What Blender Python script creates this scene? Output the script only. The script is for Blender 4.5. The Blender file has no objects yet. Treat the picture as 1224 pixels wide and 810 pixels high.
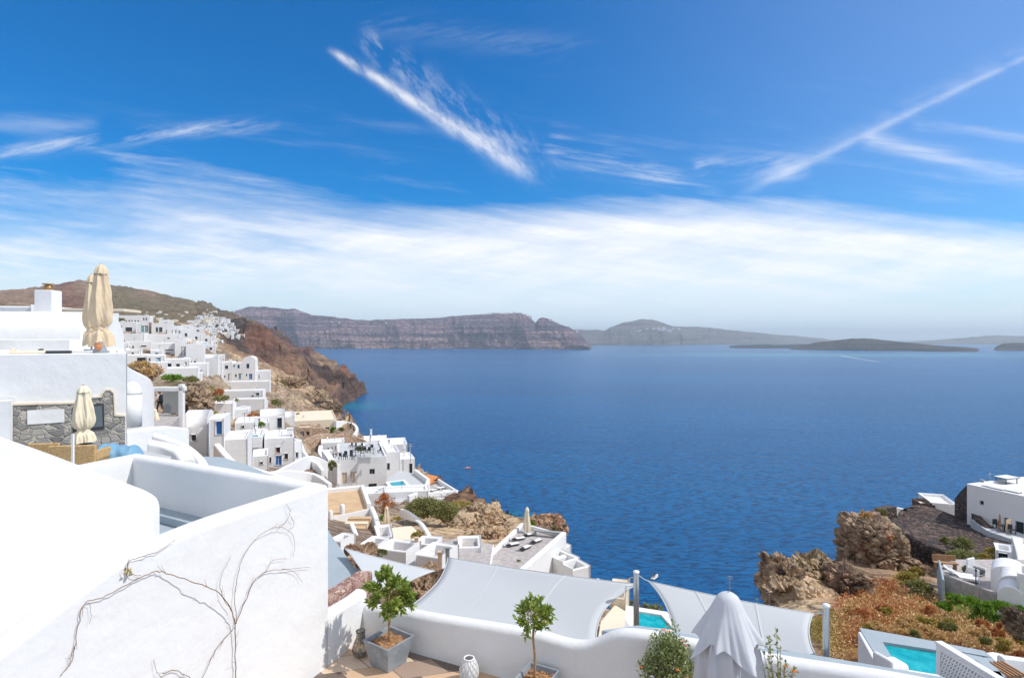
import bpy, bmesh, math, random
import numpy as np
from mathutils import Vector, Matrix
random.seed(7)
SC = bpy.context.scene
COL = SC.collection
F = 700.0            # focal length in photo pixels
SEA = -120.0         # the sea lies 120 m below the eye
PI = math.pi
V = Vector

def P(px, py, d):    # a point seen at a pixel, d metres away
    return V(((px-612)/F*d, d, -(py-405)/F*d))
def G(px, py, z):    # a point seen at a pixel, on the level z
    return P(px, py, -z*F/(py-405))

# ---------------------------------------------------------------- shader graph helper
class NG:
    def __init__(s, nt): s.nt = nt
    def n(s, typ, ins=None, **props):
        nd = s.nt.nodes.new(typ)
        for k, v in props.items(): setattr(nd, k, v)
        for k, v in (ins or {}).items():
            sock = nd.inputs[k]
            if isinstance(v, bpy.types.NodeSocket): s.nt.links.new(v, sock)
            else: sock.default_value = v
        return nd
    def m(s, op, a, b=None, c=None, clamp=False):
        nd = s.nt.nodes.new('ShaderNodeMath'); nd.operation = op; nd.use_clamp = clamp
        for i, v in enumerate((a, b, c)):
            if v is None: continue
            if isinstance(v, bpy.types.NodeSocket): s.nt.links.new(v, nd.inputs[i])
            else: nd.inputs[i].default_value = v
        return nd.outputs[0]
    def add(s, a, b): return s.m('ADD', a, b)
    def sub(s, a, b): return s.m('SUBTRACT', a, b)
    def mul(s, a, b, clamp=False): return s.m('MULTIPLY', a, b, clamp=clamp)
    def rng(s, v, a, b, c=0.0, d=1.0, smooth=True):
        nd = s.n('ShaderNodeMapRange', {'Value': v, 'From Min': a, 'From Max': b, 'To Min': c, 'To Max': d})
        if smooth: nd.interpolation_type = 'SMOOTHSTEP'
        return nd.outputs[0]
    def mix(s, f, a, b, mode='MIX'):
        nd = s.nt.nodes.new('ShaderNodeMix'); nd.data_type = 'RGBA'; nd.blend_type = mode
        for i, v in ((0, f), (6, a), (7, b)):
            if isinstance(v, bpy.types.NodeSocket): s.nt.links.new(v, nd.inputs[i])
            elif i == 0: nd.inputs[0].default_value = v
            else: nd.inputs[i].default_value = (*v[:3], 1)
        return nd.outputs[2]
    def noise(s, vec, scale, detail=4, rough=.55, dist=0.0, out=0):
        return s.n('ShaderNodeTexNoise', {'Vector': vec, 'Scale': scale, 'Detail': detail, 'Roughness': rough, 'Distortion': dist}).outputs[out]
    def xyz(s, x, y, z):
        return s.n('ShaderNodeCombineXYZ', {0: x, 1: y, 2: z}).outputs[0]
    def ramp(s, f, stops, interp='LINEAR'):
        nd = s.n('ShaderNodeValToRGB', {'Fac': f}); r = nd.color_ramp; r.interpolation = interp
        while len(r.elements) < len(stops): r.elements.new(.5)
        for e, (p, c) in zip(r.elements, stops): e.position = p; e.color = (*c, 1)
        return nd.outputs[0]

def new_mat(name):
    m = bpy.data.materials.new(name); m.use_nodes = True
    nt = m.node_tree; g = NG(nt); b = nt.nodes['Principled BSDF']
    return m, g, b
def link(g, a, b): g.nt.links.new(a, b)
MATS = {}
def mottled(name, col, col2=None, scale=2.0, rough=.8, bump=.0, bscale=20., amt=.5, spec=.3, detail=6):
    m, g, b = new_mat(name)
    co = g.n('ShaderNodeTexCoord').outputs['Object']
    col2 = col2 or tuple(c*.85 for c in col)
    f = g.rng(g.noise(co, scale, detail, .6), .35, .65)
    c = g.mix(g.mul(f, amt), col, col2)
    link(g, c, b.inputs['Base Color'])
    b.inputs['Roughness'].default_value = rough
    b.inputs['Specular IOR Level'].default_value = spec
    if bump:
        bp = g.n('ShaderNodeBump', {'Height': g.noise(co, bscale, 5, .6), 'Strength': .6, 'Distance': bump})
        link(g, bp.outputs[0], b.inputs['Normal'])
    MATS[name] = m
    return m
def flat(name, col, rough=.6, metal=0., **kw):
    m, g, b = new_mat(name)
    co = g.n('ShaderNodeTexCoord').outputs['Object']
    f = g.noise(co, 6., 4, .6)
    link(g, g.mix(f, tuple(c*.86 for c in col), tuple(min(1, c*1.1) for c in col)), b.inputs['Base Color'])
    b.inputs['Roughness'].default_value = rough; b.inputs['Metallic'].default_value = metal
    for k, v in kw.items(): b.inputs[k].default_value = v
    MATS[name] = m
    return m

def plaster(name, col, stain, amt):
    m, g, b = new_mat(name)
    co = g.n('ShaderNodeTexCoord').outputs['Object']
    sep = g.n('ShaderNodeSeparateXYZ', {0: co})
    st = g.xyz(g.mul(sep.outputs[0], 1.), g.mul(sep.outputs[1], 1.), g.mul(sep.outputs[2], .22))
    streak = g.rng(g.noise(st, 2.6, 6, .65), .52, .8)
    blot = g.rng(g.noise(co, .55, 6, .6), .45, .75)
    c = g.mix(g.mul(g.add(g.mul(streak, .6), g.mul(blot, .5)), amt), col, stain)
    link(g, c, b.inputs['Base Color'])
    b.inputs['Roughness'].default_value = .82; b.inputs['Specular IOR Level'].default_value = .2
    h = g.add(g.noise(co, 1.6, 3, .5), g.mul(g.noise(co, 14, 4, .6), .12))
    link(g, g.n('ShaderNodeBump', {'Height': h, 'Strength': .6, 'Distance': .06}).outputs[0], b.inputs['Normal'])
    MATS[name] = m
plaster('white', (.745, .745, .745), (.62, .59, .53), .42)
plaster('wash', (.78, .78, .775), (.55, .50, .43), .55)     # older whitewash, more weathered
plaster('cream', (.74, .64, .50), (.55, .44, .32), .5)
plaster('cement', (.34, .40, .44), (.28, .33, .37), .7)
mottled('grey_floor', (.50, .52, .53), (.40, .40, .41), 1.5, .85, .004, 30)
mottled('pale_paving', (.46, .42, .40), (.32, .29, .28), 2.5, .85, .006, 12, .8)
mottled('tan_floor', (.60, .42, .25), (.48, .33, .20), .8, .9, .01, 8, .8)
mottled('sail', (.50, .52, .53), (.47, .49, .50), .8, .75, .002, 60, .5)
mottled('canvas_white', (.56, .57, .60), (.50, .51, .54), 3, .7, .002, 50, .5)
mottled('canvas_tan', (.72, .58, .40), (.60, .47, .32), 3, .8, .004, 40, .6)
mottled('canvas_cream', (.80, .72, .54), (.68, .58, .42), 3, .8, .004, 40, .6)
mottled('pot_grey', (.22, .25, .28), (.32, .35, .38), 5, .55, .003, 12, .8)
mottled('soil', (.26, .13, .06), (.42, .25, .13), 22, .95, .02, 30, 1.)
mottled('bark', (.42, .27, .15), (.28, .17, .09), 14, .9, .004, 30, .9)
mottled('twig', (.20, .12, .075), (.30, .20, .13), 10, .9, .002, 60, .9)
mottled('wicker', (.58, .40, .20), (.36, .22, .09), 26, .8, .01, 30, 1.)
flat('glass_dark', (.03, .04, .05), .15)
flat('glass_grey', (.12, .15, .17), .12)
flat('blue_paint', (.02, .16, .45), .45)
flat('light_blue_paint', (.16, .42, .58), .5)
flat('green_paint', (.10, .32, .28), .5)
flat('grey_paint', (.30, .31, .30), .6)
flat('wood', (.36, .20, .10), .7)
flat('pale_wood', (.62, .46, .30), .7)
flat('steel', (.62, .62, .60), .32, .9)
flat('dark_metal', (.05, .05, .055), .5, .3)
flat('dark_cloth', (.035, .04, .05), .85)
flat('blue_cover', (.16, .33, .48), .6)
flat('cushion', (.76, .76, .76), .8)
flat('skin', (.50, .30, .20), .6)
flat('hair', (.05, .03, .02), .7)
flat('copper', (.45, .26, .10), .4, .7)
flat('terracotta', (.52, .22, .10), .8)
flat('roof_orange', (.60, .22, .06), .85)
flat('white_paint', (.80, .80, .80), .5)
flat('rope', (.7, .7, .68), .7)
flat('red_petal', (.75, .12, .05), .6)
flat('orange_petal', (.85, .25, .05), .6)
flat('pink_petal', (.75, .30, .33), .6)
flat('boat_white', (.8, .8, .8), .3)
flat('boat_orange', (.65, .12, .03), .4)
def glassy(name):
    m, g, b = new_mat(name)
    b.inputs['Base Color'].default_value = (.75, .72, .66, 1)
    b.inputs['Roughness'].default_value = .08
    b.inputs['Transmission Weight'].default_value = .85
    b.inputs['IOR'].default_value = 1.15
    MATS[name] = m
glassy('smoked_glass')

def leafmat(name, c1, c2, c3=None, trans=.25, scale=3.):
    m, g, b = new_mat(name)
    co = g.n('ShaderNodeTexCoord').outputs['Object']
    geo = g.n('ShaderNodeNewGeometry')
    r = geo.outputs['Random Per Island']
    stops = [(0., c1), (.55, c2)] + ([(1., c3)] if c3 else [])
    c = g.ramp(g.m('ADD', g.mul(r, .7), g.mul(g.noise(co, scale, 3), .4)), stops)
    link(g, c, b.inputs['Base Color']); b.inputs['Roughness'].default_value = .5
    tr = g.n('ShaderNodeBsdfTranslucent', {'Color': c})
    out = g.nt.nodes['Material Output']
    mx = g.n('ShaderNodeMixShader', {0: trans, 1: b.outputs[0], 2: tr.outputs[0]})
    link(g, mx.outputs[0], out.inputs[0])
    MATS[name] = m
leafmat('leaf_green', (.07, .15, .025), (.26, .36, .06), (.55, .56, .16), .42, 6)
leafmat('leaf_bush', (.06, .11, .03), (.26, .33, .10), (.60, .60, .36), .38, 5)
leafmat('leaf_olive', (.09, .12, .03), (.25, .26, .08), (.40, .34, .14), .2, 1.5)
leafmat('leaf_dry', (.36, .19, .06), (.64, .41, .16), (.80, .66, .36), .2, 1.)
leafmat('leaf_rust', (.28, .08, .03), (.52, .18, .06), (.60, .34, .12), .2, 1.)
leafmat('leaf_yellow', (.22, .18, .04), (.42, .32, .06), (.5, .42, .12), .2, 1.)
leafmat('leaf_bright', (.06, .15, .01), (.16, .32, .02), (.32, .44, .05), .3, 1.)

def masonry(name, c_a, c_b, c_c, mortar, scale, stretch=(1, 1, 1.6), bump=.05, mw=.06):
    m, g, b = new_mat(name)
    co = g.n('ShaderNodeTexCoord').outputs['Object']
    mp = g.n('ShaderNodeMapping', {'Vector': co, 'Scale': stretch}).outputs[0]
    wob = g.n('ShaderNodeVectorMath', {0: mp, 1: g.n('ShaderNodeVectorMath', {0: g.noise(mp, 3., 3, out=1), 3: .22}, operation='SCALE').outputs[0]}, operation='ADD').outputs[0]
    e = g.n('ShaderNodeTexVoronoi', {'Vector': wob, 'Scale': scale}, feature='DISTANCE_TO_EDGE').outputs['Distance']
    cell = g.n('ShaderNodeTexVoronoi', {'Vector': wob, 'Scale': scale}).outputs['Color']
    r = g.n('ShaderNodeSeparateColor', {0: cell}).outputs[0]
    c = g.ramp(g.add(g.mul(r, .8), g.mul(g.noise(co, 9., 5), .3)), [(.1, c_a), (.5, c_b), (.95, c_c)])
    c = g.mix(g.rng(e, mw*.3, mw), mortar, c)
    link(g, c, b.inputs['Base Color']); b.inputs['Roughness'].default_value = .9
    h = g.add(g.rng(e, 0, mw*2.2), g.mul(g.noise(co, 12., 5, .7), .5))
    link(g, g.n('ShaderNodeBump', {'Height': h, 'Strength': .9, 'Distance': bump}).outputs[0], b.inputs['Normal'])
    MATS[name] = m
masonry('stone_grey', (.13, .13, .13), (.27, .26, .25), (.45, .42, .38), (.50, .46, .38), 3.6)
masonry('stone_pink', (.24, .10, .08), (.42, .22, .18), (.60, .42, .34), (.50, .38, .30), 6.)
masonry('stone_brown', (.05, .03, .025), (.16, .085, .055), (.30, .19, .13), (.05, .04, .035), 2.6, bump=.1, mw=.1)
masonry('lava_bank', (.035, .022, .018), (.10, .055, .04), (.24, .15, .11), (.02, .016, .014), 1.5, bump=.2, mw=.16)
masonry('stone_tan', (.25, .15, .09), (.45, .30, .20), (.65, .50, .38), (.55, .42, .30), 3.)
masonry('dark_lava', (.03, .02, .018), (.10, .06, .045), (.22, .15, .11), (.03, .025, .02), 2.6, bump=.1, mw=.1)

def tiles():
    m, g, b = new_mat('terrace_tiles')
    co = g.n('ShaderNodeTexCoord').outputs['Object']
    mp = g.n('ShaderNodeMapping', {'Vector': co, 'Rotation': (0, 0, math.radians(-26)), 'Scale': (1.1, 2.0, 1)}).outputs[0]
    sp = g.n('ShaderNodeSeparateXYZ', {0: mp})
    row = g.m('FLOOR', sp.outputs[1]); xo = g.add(sp.outputs[0], g.mul(g.m('FRACT', g.mul(row, .37)), 1.))
    cx = g.m('FLOOR', xo)
    rnd = g.n('ShaderNodeTexWhiteNoise', {'Vector': g.xyz(cx, row, 0.)}).outputs[0]
    c = g.ramp(rnd, [(0, (.10, .075, .06)), (.2, (.62, .42, .26)), (.4, (.20, .15, .12)), (.55, (.50, .27, .12)), (.68, (.72, .55, .40)), (.85, (.36, .26, .20))], 'CONSTANT')
    c = g.mix(g.mul(g.noise(co, 14., 6, .7), .5), c, (.30, .22, .17))
    fx = g.m('FRACT', xo); fy = g.m('FRACT', sp.outputs[1])
    ed = g.m('MINIMUM', g.m('MINIMUM', fx, g.sub(1., fx)), g.m('MINIMUM', fy, g.sub(1., fy)))
    c = g.mix(g.rng(ed, .004, .016), (.12, .10, .09), c)
    link(g, c, b.inputs['Base Color']); b.inputs['Roughness'].default_value = .6
    link(g, g.n('ShaderNodeBump', {'Height': g.add(g.rng(ed, 0, .02), g.mul(g.noise(co, 20., 4), .2)), 'Strength': .5, 'Distance': .01}).outputs[0], b.inputs['Normal'])
    MATS['terrace_tiles'] = m
tiles()
def poolmat():
    m, g, b = new_mat('pool_water')
    co = g.n('ShaderNodeTexCoord').outputs['Object']
    n1 = g.noise(co, 2.4, 4, .6)
    link(g, g.mix(g.rng(n1, .35, .7), (.0, .30, .36), (.03, .44, .48)), b.inputs['Base Color'])
    b.inputs['Roughness'].default_value = .06
    b.inputs['IOR'].default_value = 1.33
    link(g, g.n('ShaderNodeBump', {'Height': g.noise(co, 5., 4, .6), 'Strength': .6, 'Distance': .05}).outputs[0], b.inputs['Normal'])
    MATS['pool_water'] = m
poolmat()

# ---------------------------------------------------------------- mesh builder
class MB:
    def __init__(s): s.v = []; s.f = []; s.mi = []; s.cur = 0
    def addv(s, pts):
        i = len(s.v); s.v += [tuple(p) for p in pts]; return i
    def face(s, idx): s.f.append(tuple(idx)); s.mi.append(s.cur)
    def quad(s, a, b, c, d):
        i = s.addv((a, b, c, d)); s.face((i, i+1, i+2, i+3))
    def box(s, c, size, rz=0., M=None):
        hx, hy, hz = size[0]/2, size[1]/2, size[2]/2
        R = Matrix.Rotation(rz, 3, 'Z') if M is None else M
        pts = [V(c) + R @ V((x*hx, y*hy, z*hz)) for x, y, z in ((-1,-1,-1),(1,-1,-1),(1,1,-1),(-1,1,-1),(-1,-1,1),(1,-1,1),(1,1,1),(-1,1,1))]
        i = s.addv(pts)
        for q in ((0,3,2,1),(4,5,6,7),(0,1,5,4),(1,2,6,5),(2,3,7,6),(3,0,4,7)): s.face([i+k for k in q])
        return s
    def bar(s, a, b, w, h=None):
        a = V(a); b = V(b); d = b-a; L = d.length
        q = d.to_track_quat('X', 'Z').to_matrix()
        return s.box((a+b)/2, (L, w, h or w), M=q)
    def prism(s, poly, z0, z1):
        n = len(poly); A = sum(poly[k][0]*poly[(k+1) % n][1]-poly[(k+1) % n][0]*poly[k][1] for k in range(n))
        if A < 0: poly = poly[::-1]
        i = s.addv([(p[0], p[1], z0) for p in poly]+[(p[0], p[1], z1) for p in poly])
        s.face([i+n+k for k in range(n)]); s.face([i+n-1-k for k in range(n)])
        for k in range(n):
            j = (k+1) % n; s.face((i+k, i+j, i+n+j, i+n+k))
        return s
    def tube(s, pts, radii, seg=8, cap=True):
        pts = [V(p) for p in pts]
        if not hasattr(radii, '__len__'): radii = [radii]*len(pts)
        up = V((.31, .17, .93)); rings = []
        for k, p in enumerate(pts):
            t = (pts[min(k+1, len(pts)-1)]-pts[max(k-1, 0)])
            if t.length < 1e-9: t = V((0, 0, 1))
            t.normalize()
            a = t.cross(up)
            if a.length < .05: a = t.cross(V((1, 0, 0)))
            a.normalize(); bb = t.cross(a)
            rings.append(s.addv([p + (a*math.cos(2*PI*j/seg) + bb*math.sin(2*PI*j/seg))*radii[k] for j in range(seg)]))
        for r0, r1 in zip(rings, rings[1:]):
            for j in range(seg): s.face((r0+j, r0+(j+1) % seg, r1+(j+1) % seg, r1+j))
        if cap: s.face([rings[0]+seg-1-j for j in range(seg)]); s.face([rings[-1]+j for j in range(seg)])
        return s
    def lathe(s, prof, seg=24, c=(0, 0, 0), fn=None, cap=True):
        rings = []
        for r, z in prof:
            pts = []
            for j in range(seg):
                a = 2*PI*j/seg; rr, zz = (r, z) if fn is None else fn(a, r, z)
                pts.append((c[0]+rr*math.cos(a), c[1]+rr*math.sin(a), c[2]+zz))
            rings.append(s.addv(pts))
        for r0, r1 in zip(rings, rings[1:]):
            for j in range(seg): s.face((r0+j, r0+(j+1) % seg, r1+(j+1) % seg, r1+j))
        if cap: s.face([rings[0]+seg-1-j for j in range(seg)]); s.face([rings[-1]+j for j in range(seg)])
        return s
    def grid(s, P2):     # P2[i][j] points
        n = len(P2); m = len(P2[0]); i0 = s.addv([p for row in P2 for p in row])
        for i in range(n-1):
            for j in range(m-1): s.face((i0+i*m+j, i0+(i+1)*m+j, i0+(i+1)*m+j+1, i0+i*m+j+1))
        return s
    def build(s, name, mat, parent=None, smooth=False, bevel=0., seg=2, solid=0., origin=None, sub=0):
        me = bpy.data.meshes.new(name)
        vs = s.v
        if origin is not None: vs = [(x-origin[0], y-origin[1], z-origin[2]) for x, y, z in vs]
        me.from_pydata(vs, [], s.f)
        for mm in (mat if isinstance(mat, (list, tuple)) else [mat]): me.materials.append(MATS[mm])
        me.polygons.foreach_set('material_index', s.mi)
        if smooth: me.shade_smooth()
        me.update()
        o = bpy.data.objects.new(name, me); COL.objects.link(o)
        if origin is not None: o.location = origin
        if parent is not None: o.parent = parent
        if solid:
            md = o.modifiers.new('s', 'SOLIDIFY'); md.thickness = solid; md.offset = 0
        if bevel:
            md = o.modifiers.new('b', 'BEVEL'); md.width = bevel; md.segments = seg; md.limit_method = 'ANGLE'; md.angle_limit = math.radians(40); md.harden_normals = False
            me.shade_smooth()
            if hasattr(o.modifiers, 'new'):
                wn = o.modifiers.new('w', 'WEIGHTED_NORMAL'); wn.keep_sharp = False
        if sub:
            md = o.modifiers.new('u', 'SUBSURF'); md.levels = sub; md.render_levels = sub
        return o

def tag(o, label=None, cat=None, group=None, kind=None):
    if label: o['label'] = label
    if cat: o['category'] = cat
    if group: o['group'] = group
    if kind: o['kind'] = kind
    return o
def thing(name, loc, label, cat, rz=0., group=None):
    o = bpy.data.objects.new(name, None); COL.objects.link(o)
    o.empty_display_size = .2
    o.location = loc; o.rotation_euler = (0, 0, rz)
    return tag(o, label, cat, group)
def copy_tree(o, parent=None):
    c = o.copy(); COL.objects.link(c)
    if parent is not None: c.parent = parent
    for ch in o.children: copy_tree(ch, c)
    return c

# wall with a rounded top swept along a path of top points
def smooth_path(pts, n=6):
    if n <= 1: return [V(p) for p in pts]
    pts = [V(p) for p in pts]; out = []
    for i in range(len(pts)-1):
        p0 = pts[max(i-1, 0)]; p1 = pts[i]; p2 = pts[i+1]; p3 = pts[min(i+2, len(pts)-1)]
        for k in range(n):
            t = k/n
            out.append(.5*((2*p1)+(-p0+p2)*t+(2*p0-5*p1+4*p2-p3)*t*t+(-p0+3*p1-3*p2+p3)*t**3))
    out.append(pts[-1]); return out
def sweep_wall(mb, top, zb, t=.3, r=None, side=0., arc=5):
    """side: 0 = path is the centre line, 1 = path is the right edge, -1 = left edge"""
    top = [V(p) for p in top]; r = min(r if r is not None else t*.45, t/2); n = len(top); rings = []
    for k in range(n):
        a = top[max(k-1, 0)]; b = top[min(k+1, n-1)]
        d1 = (top[k]-a).xy; d2 = (b-top[k]).xy
        if d1.length < 1e-6: d1 = d2
        if d2.length < 1e-6: d2 = d1
        d1.normalize(); d2.normalize(); m = (d1+d2); m.normalize()
        nrm = V((m.y, -m.x)); sc = 1/max(.4, m.dot(d1))
        zbk = zb[k] if hasattr(zb, '__len__') else zb
        ctr = top[k].xy + nrm*sc*(-side*t/2)
        ring = [(-t/2, zbk)]
        for q in range(arc+1):
            an = PI-PI/2*q/arc; ring.append((-t/2+r+r*math.cos(an), top[k].z-r+r*math.sin(an)))
        for q in range(arc+1):
            an = PI/2-PI/2*q/arc; ring.append((t/2-r+r*math.cos(an), top[k].z-r+r*math.sin(an)))
        ring.append((t/2, zbk))
        rings.append(mb.addv([(ctr.x+nrm.x*sc*o_, ctr.y+nrm.y*sc*o_, z) for o_, z in ring])); m_ = len(ring)
    for r0, r1 in zip(rings, rings[1:]):
        for j in range(m_-1): mb.face((r0+j, r0+j+1, r1+j+1, r1+j))
    mb.face([rings[0]+j for j in range(m_-1, -1, -1)]); mb.face([rings[-1]+j for j in range(m_)])
    return mb

# ---------------------------------------------------------------- numpy noise
def _hash(ix, iy, iz, seed):
    h = (ix.astype(np.int64)*374761393 + iy.astype(np.int64)*668265263 + iz.astype(np.int64)*2147483647 + seed*974634777) & 0x7fffffff
    h = (h ^ (h >> 13))*1274126177 & 0x7fffffff
    h = (h ^ (h >> 16))*1103515245 & 0x7fffffff
    return (h & 0xffffff)/float(0xffffff)
def vnoise(x, y, z=None, seed=0):
    z = np.zeros_like(x) if z is None else z
    ix, iy, iz = np.floor(x), np.floor(y), np.floor(z)
    fx, fy, fz = x-ix, y-iy, z-iz
    fx = fx*fx*(3-2*fx); fy = fy*fy*(3-2*fy); fz = fz*fz*(3-2*fz)
    r = 0
    for dx in (0, 1):
        for dy in (0, 1):
            for dz in (0, 1):
                w = (fx if dx else 1-fx)*(fy if dy else 1-fy)*(fz if dz else 1-fz)
                r = r + w*_hash(ix+dx, iy+dy, iz+dz, seed)
    return r*2-1
def fbm(x, y, z=None, oct=5, seed=0, ridged=False, gain=.5):
    a = 1.; s = 0; t = 0
    for k in range(oct):
        n = vnoise(x, y, z, seed+k*17)
        if ridged: n = 1-2*np.abs(n)
        s = s+a*n; t += a; a *= gain
        x = x*2.03+5.1; y = y*2.03+1.7
        if z is not None: z = z*2.03+3.3
    return s/t

def vor(x, y, z, seed=0):
    """cell value and distance between the two nearest cell centres: blocky fractured rock"""
    ix, iy, iz = np.floor(x), np.floor(y), np.floor(z); f1 = np.full(x.shape, 9.); f2 = np.full(x.shape, 9.); val = np.zeros(x.shape)
    for dx in (-1, 0, 1):
        for dy in (-1, 0, 1):
            for dz in (-1, 0, 1):
                cx, cy, cz = ix+dx, iy+dy, iz+dz
                px_ = cx+_hash(cx, cy, cz, seed+1); py_ = cy+_hash(cx, cy, cz, seed+2); pz_ = cz+_hash(cx, cy, cz, seed+3)
                d = (x-px_)**2+(y-py_)**2+(z-pz_)**2; nearer = d < f1
                f2 = np.where(nearer, f1, np.minimum(f2, d)); val = np.where(nearer, _hash(cx, cy, cz, seed+4), val); f1 = np.where(nearer, d, f1)
    return val, np.sqrt(f2)-np.sqrt(f1)
# ================================================================ sky, sun, camera
SUN_AZ = math.radians(97)     # from the view direction (+Y) towards +X
SUN_EL = math.radians(50)
w = bpy.data.worlds.new('World'); SC.world = w; w.use_nodes = True
def sky():
    g = NG(w.node_tree); nt = w.node_tree
    bg = nt.nodes['Background']
    sk = g.n('ShaderNodeTexSky', sky_type='NISHITA', sun_disc=False, sun_elevation=SUN_EL, sun_rotation=SUN_AZ,
             altitude=100., air_density=1.0, dust_density=.3, ozone_density=3.)
    d = g.n('ShaderNodeTexCoord').outputs['Generated']
    sp = g.n('ShaderNodeSeparateXYZ', {0: d})
    y = g.m('MAXIMUM', sp.outputs[1], .08)
    u = g.m('DIVIDE', sp.outputs[0], y); v = g.m('DIVIDE', sp.outputs[2], y)
    v = g.m('MAXIMUM', v, -.02)
    uv = g.xyz(u, v, 0.)
    hsv = g.n('ShaderNodeHueSaturation', {'Saturation': 2.0, 'Color': sk.outputs[0], 'Value': SKY_V, 'Hue': .498}).outputs[0]
    hsv = g.mix(1., hsv, (.36, .98, 1.12), 'MULTIPLY')
    # broad cloud sheet
    def U(px): return (px-612)/F
    def W(py): return (405-py)/F
    warp = g.noise(g.xyz(g.mul(u, 1.3), g.mul(v, 3.), 0.), 1.6, 4, .6)
    big = g.noise(g.xyz(g.add(g.mul(u, 1.2), g.mul(v, 1.6)), g.mul(v, 7.), 2.), 1.5, 6, .6)
    fib = g.noise(g.xyz(g.add(g.mul(u, 1.6), g.mul(v, -1.2)), g.add(g.mul(v, 16.), g.mul(u, 2.2)), 5.), 1.6, 8, .66)
    fib2 = g.noise(g.xyz(g.add(g.mul(u, 3.5), g.mul(v, 2.)), g.add(g.mul(v, 22.), g.mul(u, -5.)), 9.), 1.3, 8, .68)
    edge = g.n('ShaderNodeFloatCurve', {'Value': g.rng(u, -1., 1., 0, 1, False)})
    cm = edge.mapping.curves[0]
    pts = [(-1., .285), (-.75, .29), (-.55, .31), (-.40, .285), (-.22, .235), (-.08, .23), (.1, .242), (.35, .245), (.5, .245), (.62, .23), (.8, .21), (1., .20)]
    cm.points[0].location = ((pts[0][0]+1)/2, pts[0][1]); cm.points[1].location = ((pts[-1][0]+1)/2, pts[-1][1])
    for a, b in pts[1:-1]: cm.points.new((a+1)/2, b)
    edge.mapping.update()
    e = edge.outputs[0]
    lft = g.rng(u, -.2, -.45)                       # the left half is thin and fibrous
    soft = g.rng(lft, 0, 1, .06, .19, False)
    dist = g.sub(g.add(e, g.mul(g.sub(fib, .5), g.add(.05, g.mul(lft, .18)))), v)
    body = g.m('DIVIDE', dist, soft, clamp=True)
    body = g.mul(body, g.rng(fib, .30, .66, .76, 1.)); body = g.mul(body, g.rng(fib2, .30, .62, .82, 1.))
    low = g.rng(v, .0, .10, .62, 1.)                # thins towards the horizon
    holes = g.rng(g.noise(g.xyz(g.mul(u, 1.5), g.mul(v, 13.), 7.), 1.5, 6, .6), .48, .72, 1., .55)
    holes = g.mix(g.rng(v, .06, .13), holes, (1, 1, 1))
    body = g.mul(g.mul(body, low), g.n('ShaderNodeSeparateColor', {0: holes}).outputs[0])
    body = g.mul(body, g.rng(lft, 0, 1, .95, .88, False))
    # streaks, each a line from a to b
    def streak(ax, ay, bx, by, wid, wob, amp, thr=(.38, .62), tex=fib2, fan=0., off=0.):
        a = V((U(ax), W(ay))); b = V((U(bx), W(by))); L = (b-a).length; t = (b-a)/L; n = V((-t.y, t.x))
        du = g.sub(u, a.x); dv = g.sub(v, a.y)
        s = g.add(g.mul(du, t.x), g.mul(dv, t.y)); q = g.add(g.mul(du, n.x), g.mul(dv, n.y))
        q = g.add(q, g.mul(g.sub(warp, .5), wob))
        s01 = g.m('DIVIDE', s, L)
        ww = g.add(wid, g.mul(g.m('MAXIMUM', s01, 0.), fan))
        gx = g.m('DIVIDE', g.add(q, off), ww)
        f = g.m('POWER', 2.718, g.mul(g.mul(gx, gx), -1.))
        win = g.mul(g.rng(s01, -.04, .06), g.rng(s01, 1.12, .9))
        loc = g.noise(g.xyz(g.add(g.mul(s, 22.), g.mul(q, 14.)), g.add(g.mul(q, 46.), g.mul(s, 5.)), 1.), 1., 8, .62) if tex is None else tex
        f = g.mul(g.mul(f, win), g.rng(loc, *thr))
        return g.mul(f, amp)
    st = [streak(396, 62, 622, 198, .0065, .022, .70, (.24, .66), None, .010),
          streak(425, 52, 640, 210, .022, .02, .26, (.42, .68), None, .010, -.012),
          streak(1240, 62, 905, 222, .0042, .012, .24, (.2, .6), None, .004),
          streak(1240, 55, 905, 218, .018, .012, .10, (.3, .7), None),
          streak(655, 168, 850, 232, .022, .06, .42, (.40, .64), fib),
          streak(830, 200, 960, 205, .02, .06, .35, (.40, .66), fib2),
          streak(1030, 168, 1250, 214, .014, .04, .42, (.30, .6), fib),
          streak(1090, 150, 1240, 162, .008, .03, .25, (.30, .6), fib),
          streak(-20, 182, 318, 150, .012, .07, .45, (.40, .66), fib2),
          streak(-20, 145, 110, 150, .012, .05, .22, (.30, .6), fib),
          streak(430, 25, 700, 62, .022, .05, .09, (.42, .66), fib2)]
    tot = body
    for s_ in st: tot = g.sub(1., g.mul(g.sub(1., tot), g.sub(1., s_)))
    veil = g.mul(g.rng(fib, .5, .8), g.mul(g.rng(v, .50, .2), .22))
    veil = g.add(veil, g.mul(g.rng(u, -.1, 1.), .13))       # thin high veil on the sun's side
    tot = g.sub(1., g.mul(g.sub(1., tot), g.sub(1., veil)))
    # unseen cloud added overhead and behind the camera to whiten and brighten shade
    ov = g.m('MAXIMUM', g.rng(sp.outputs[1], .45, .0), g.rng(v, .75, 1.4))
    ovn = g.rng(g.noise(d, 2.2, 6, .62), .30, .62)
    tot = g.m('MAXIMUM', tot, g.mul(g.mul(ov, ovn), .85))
    ccol = g.mix(g.rng(v, .0, .17), (CL*.76, CL*.86, CL*.96), (CL*1.0, CL*.985, CL*.985))
    ccol = g.mix(g.mul(g.rng(big, .4, .7), .25), ccol, (CL*.84, CL*.90, CL*.98))
    hz = g.mix(g.rng(v, .16, -.01), hsv, (CL*.62, CL*.77, CL*.93))   # pale air low on the horizon
    col = g.mix(tot, hz, ccol)
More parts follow.
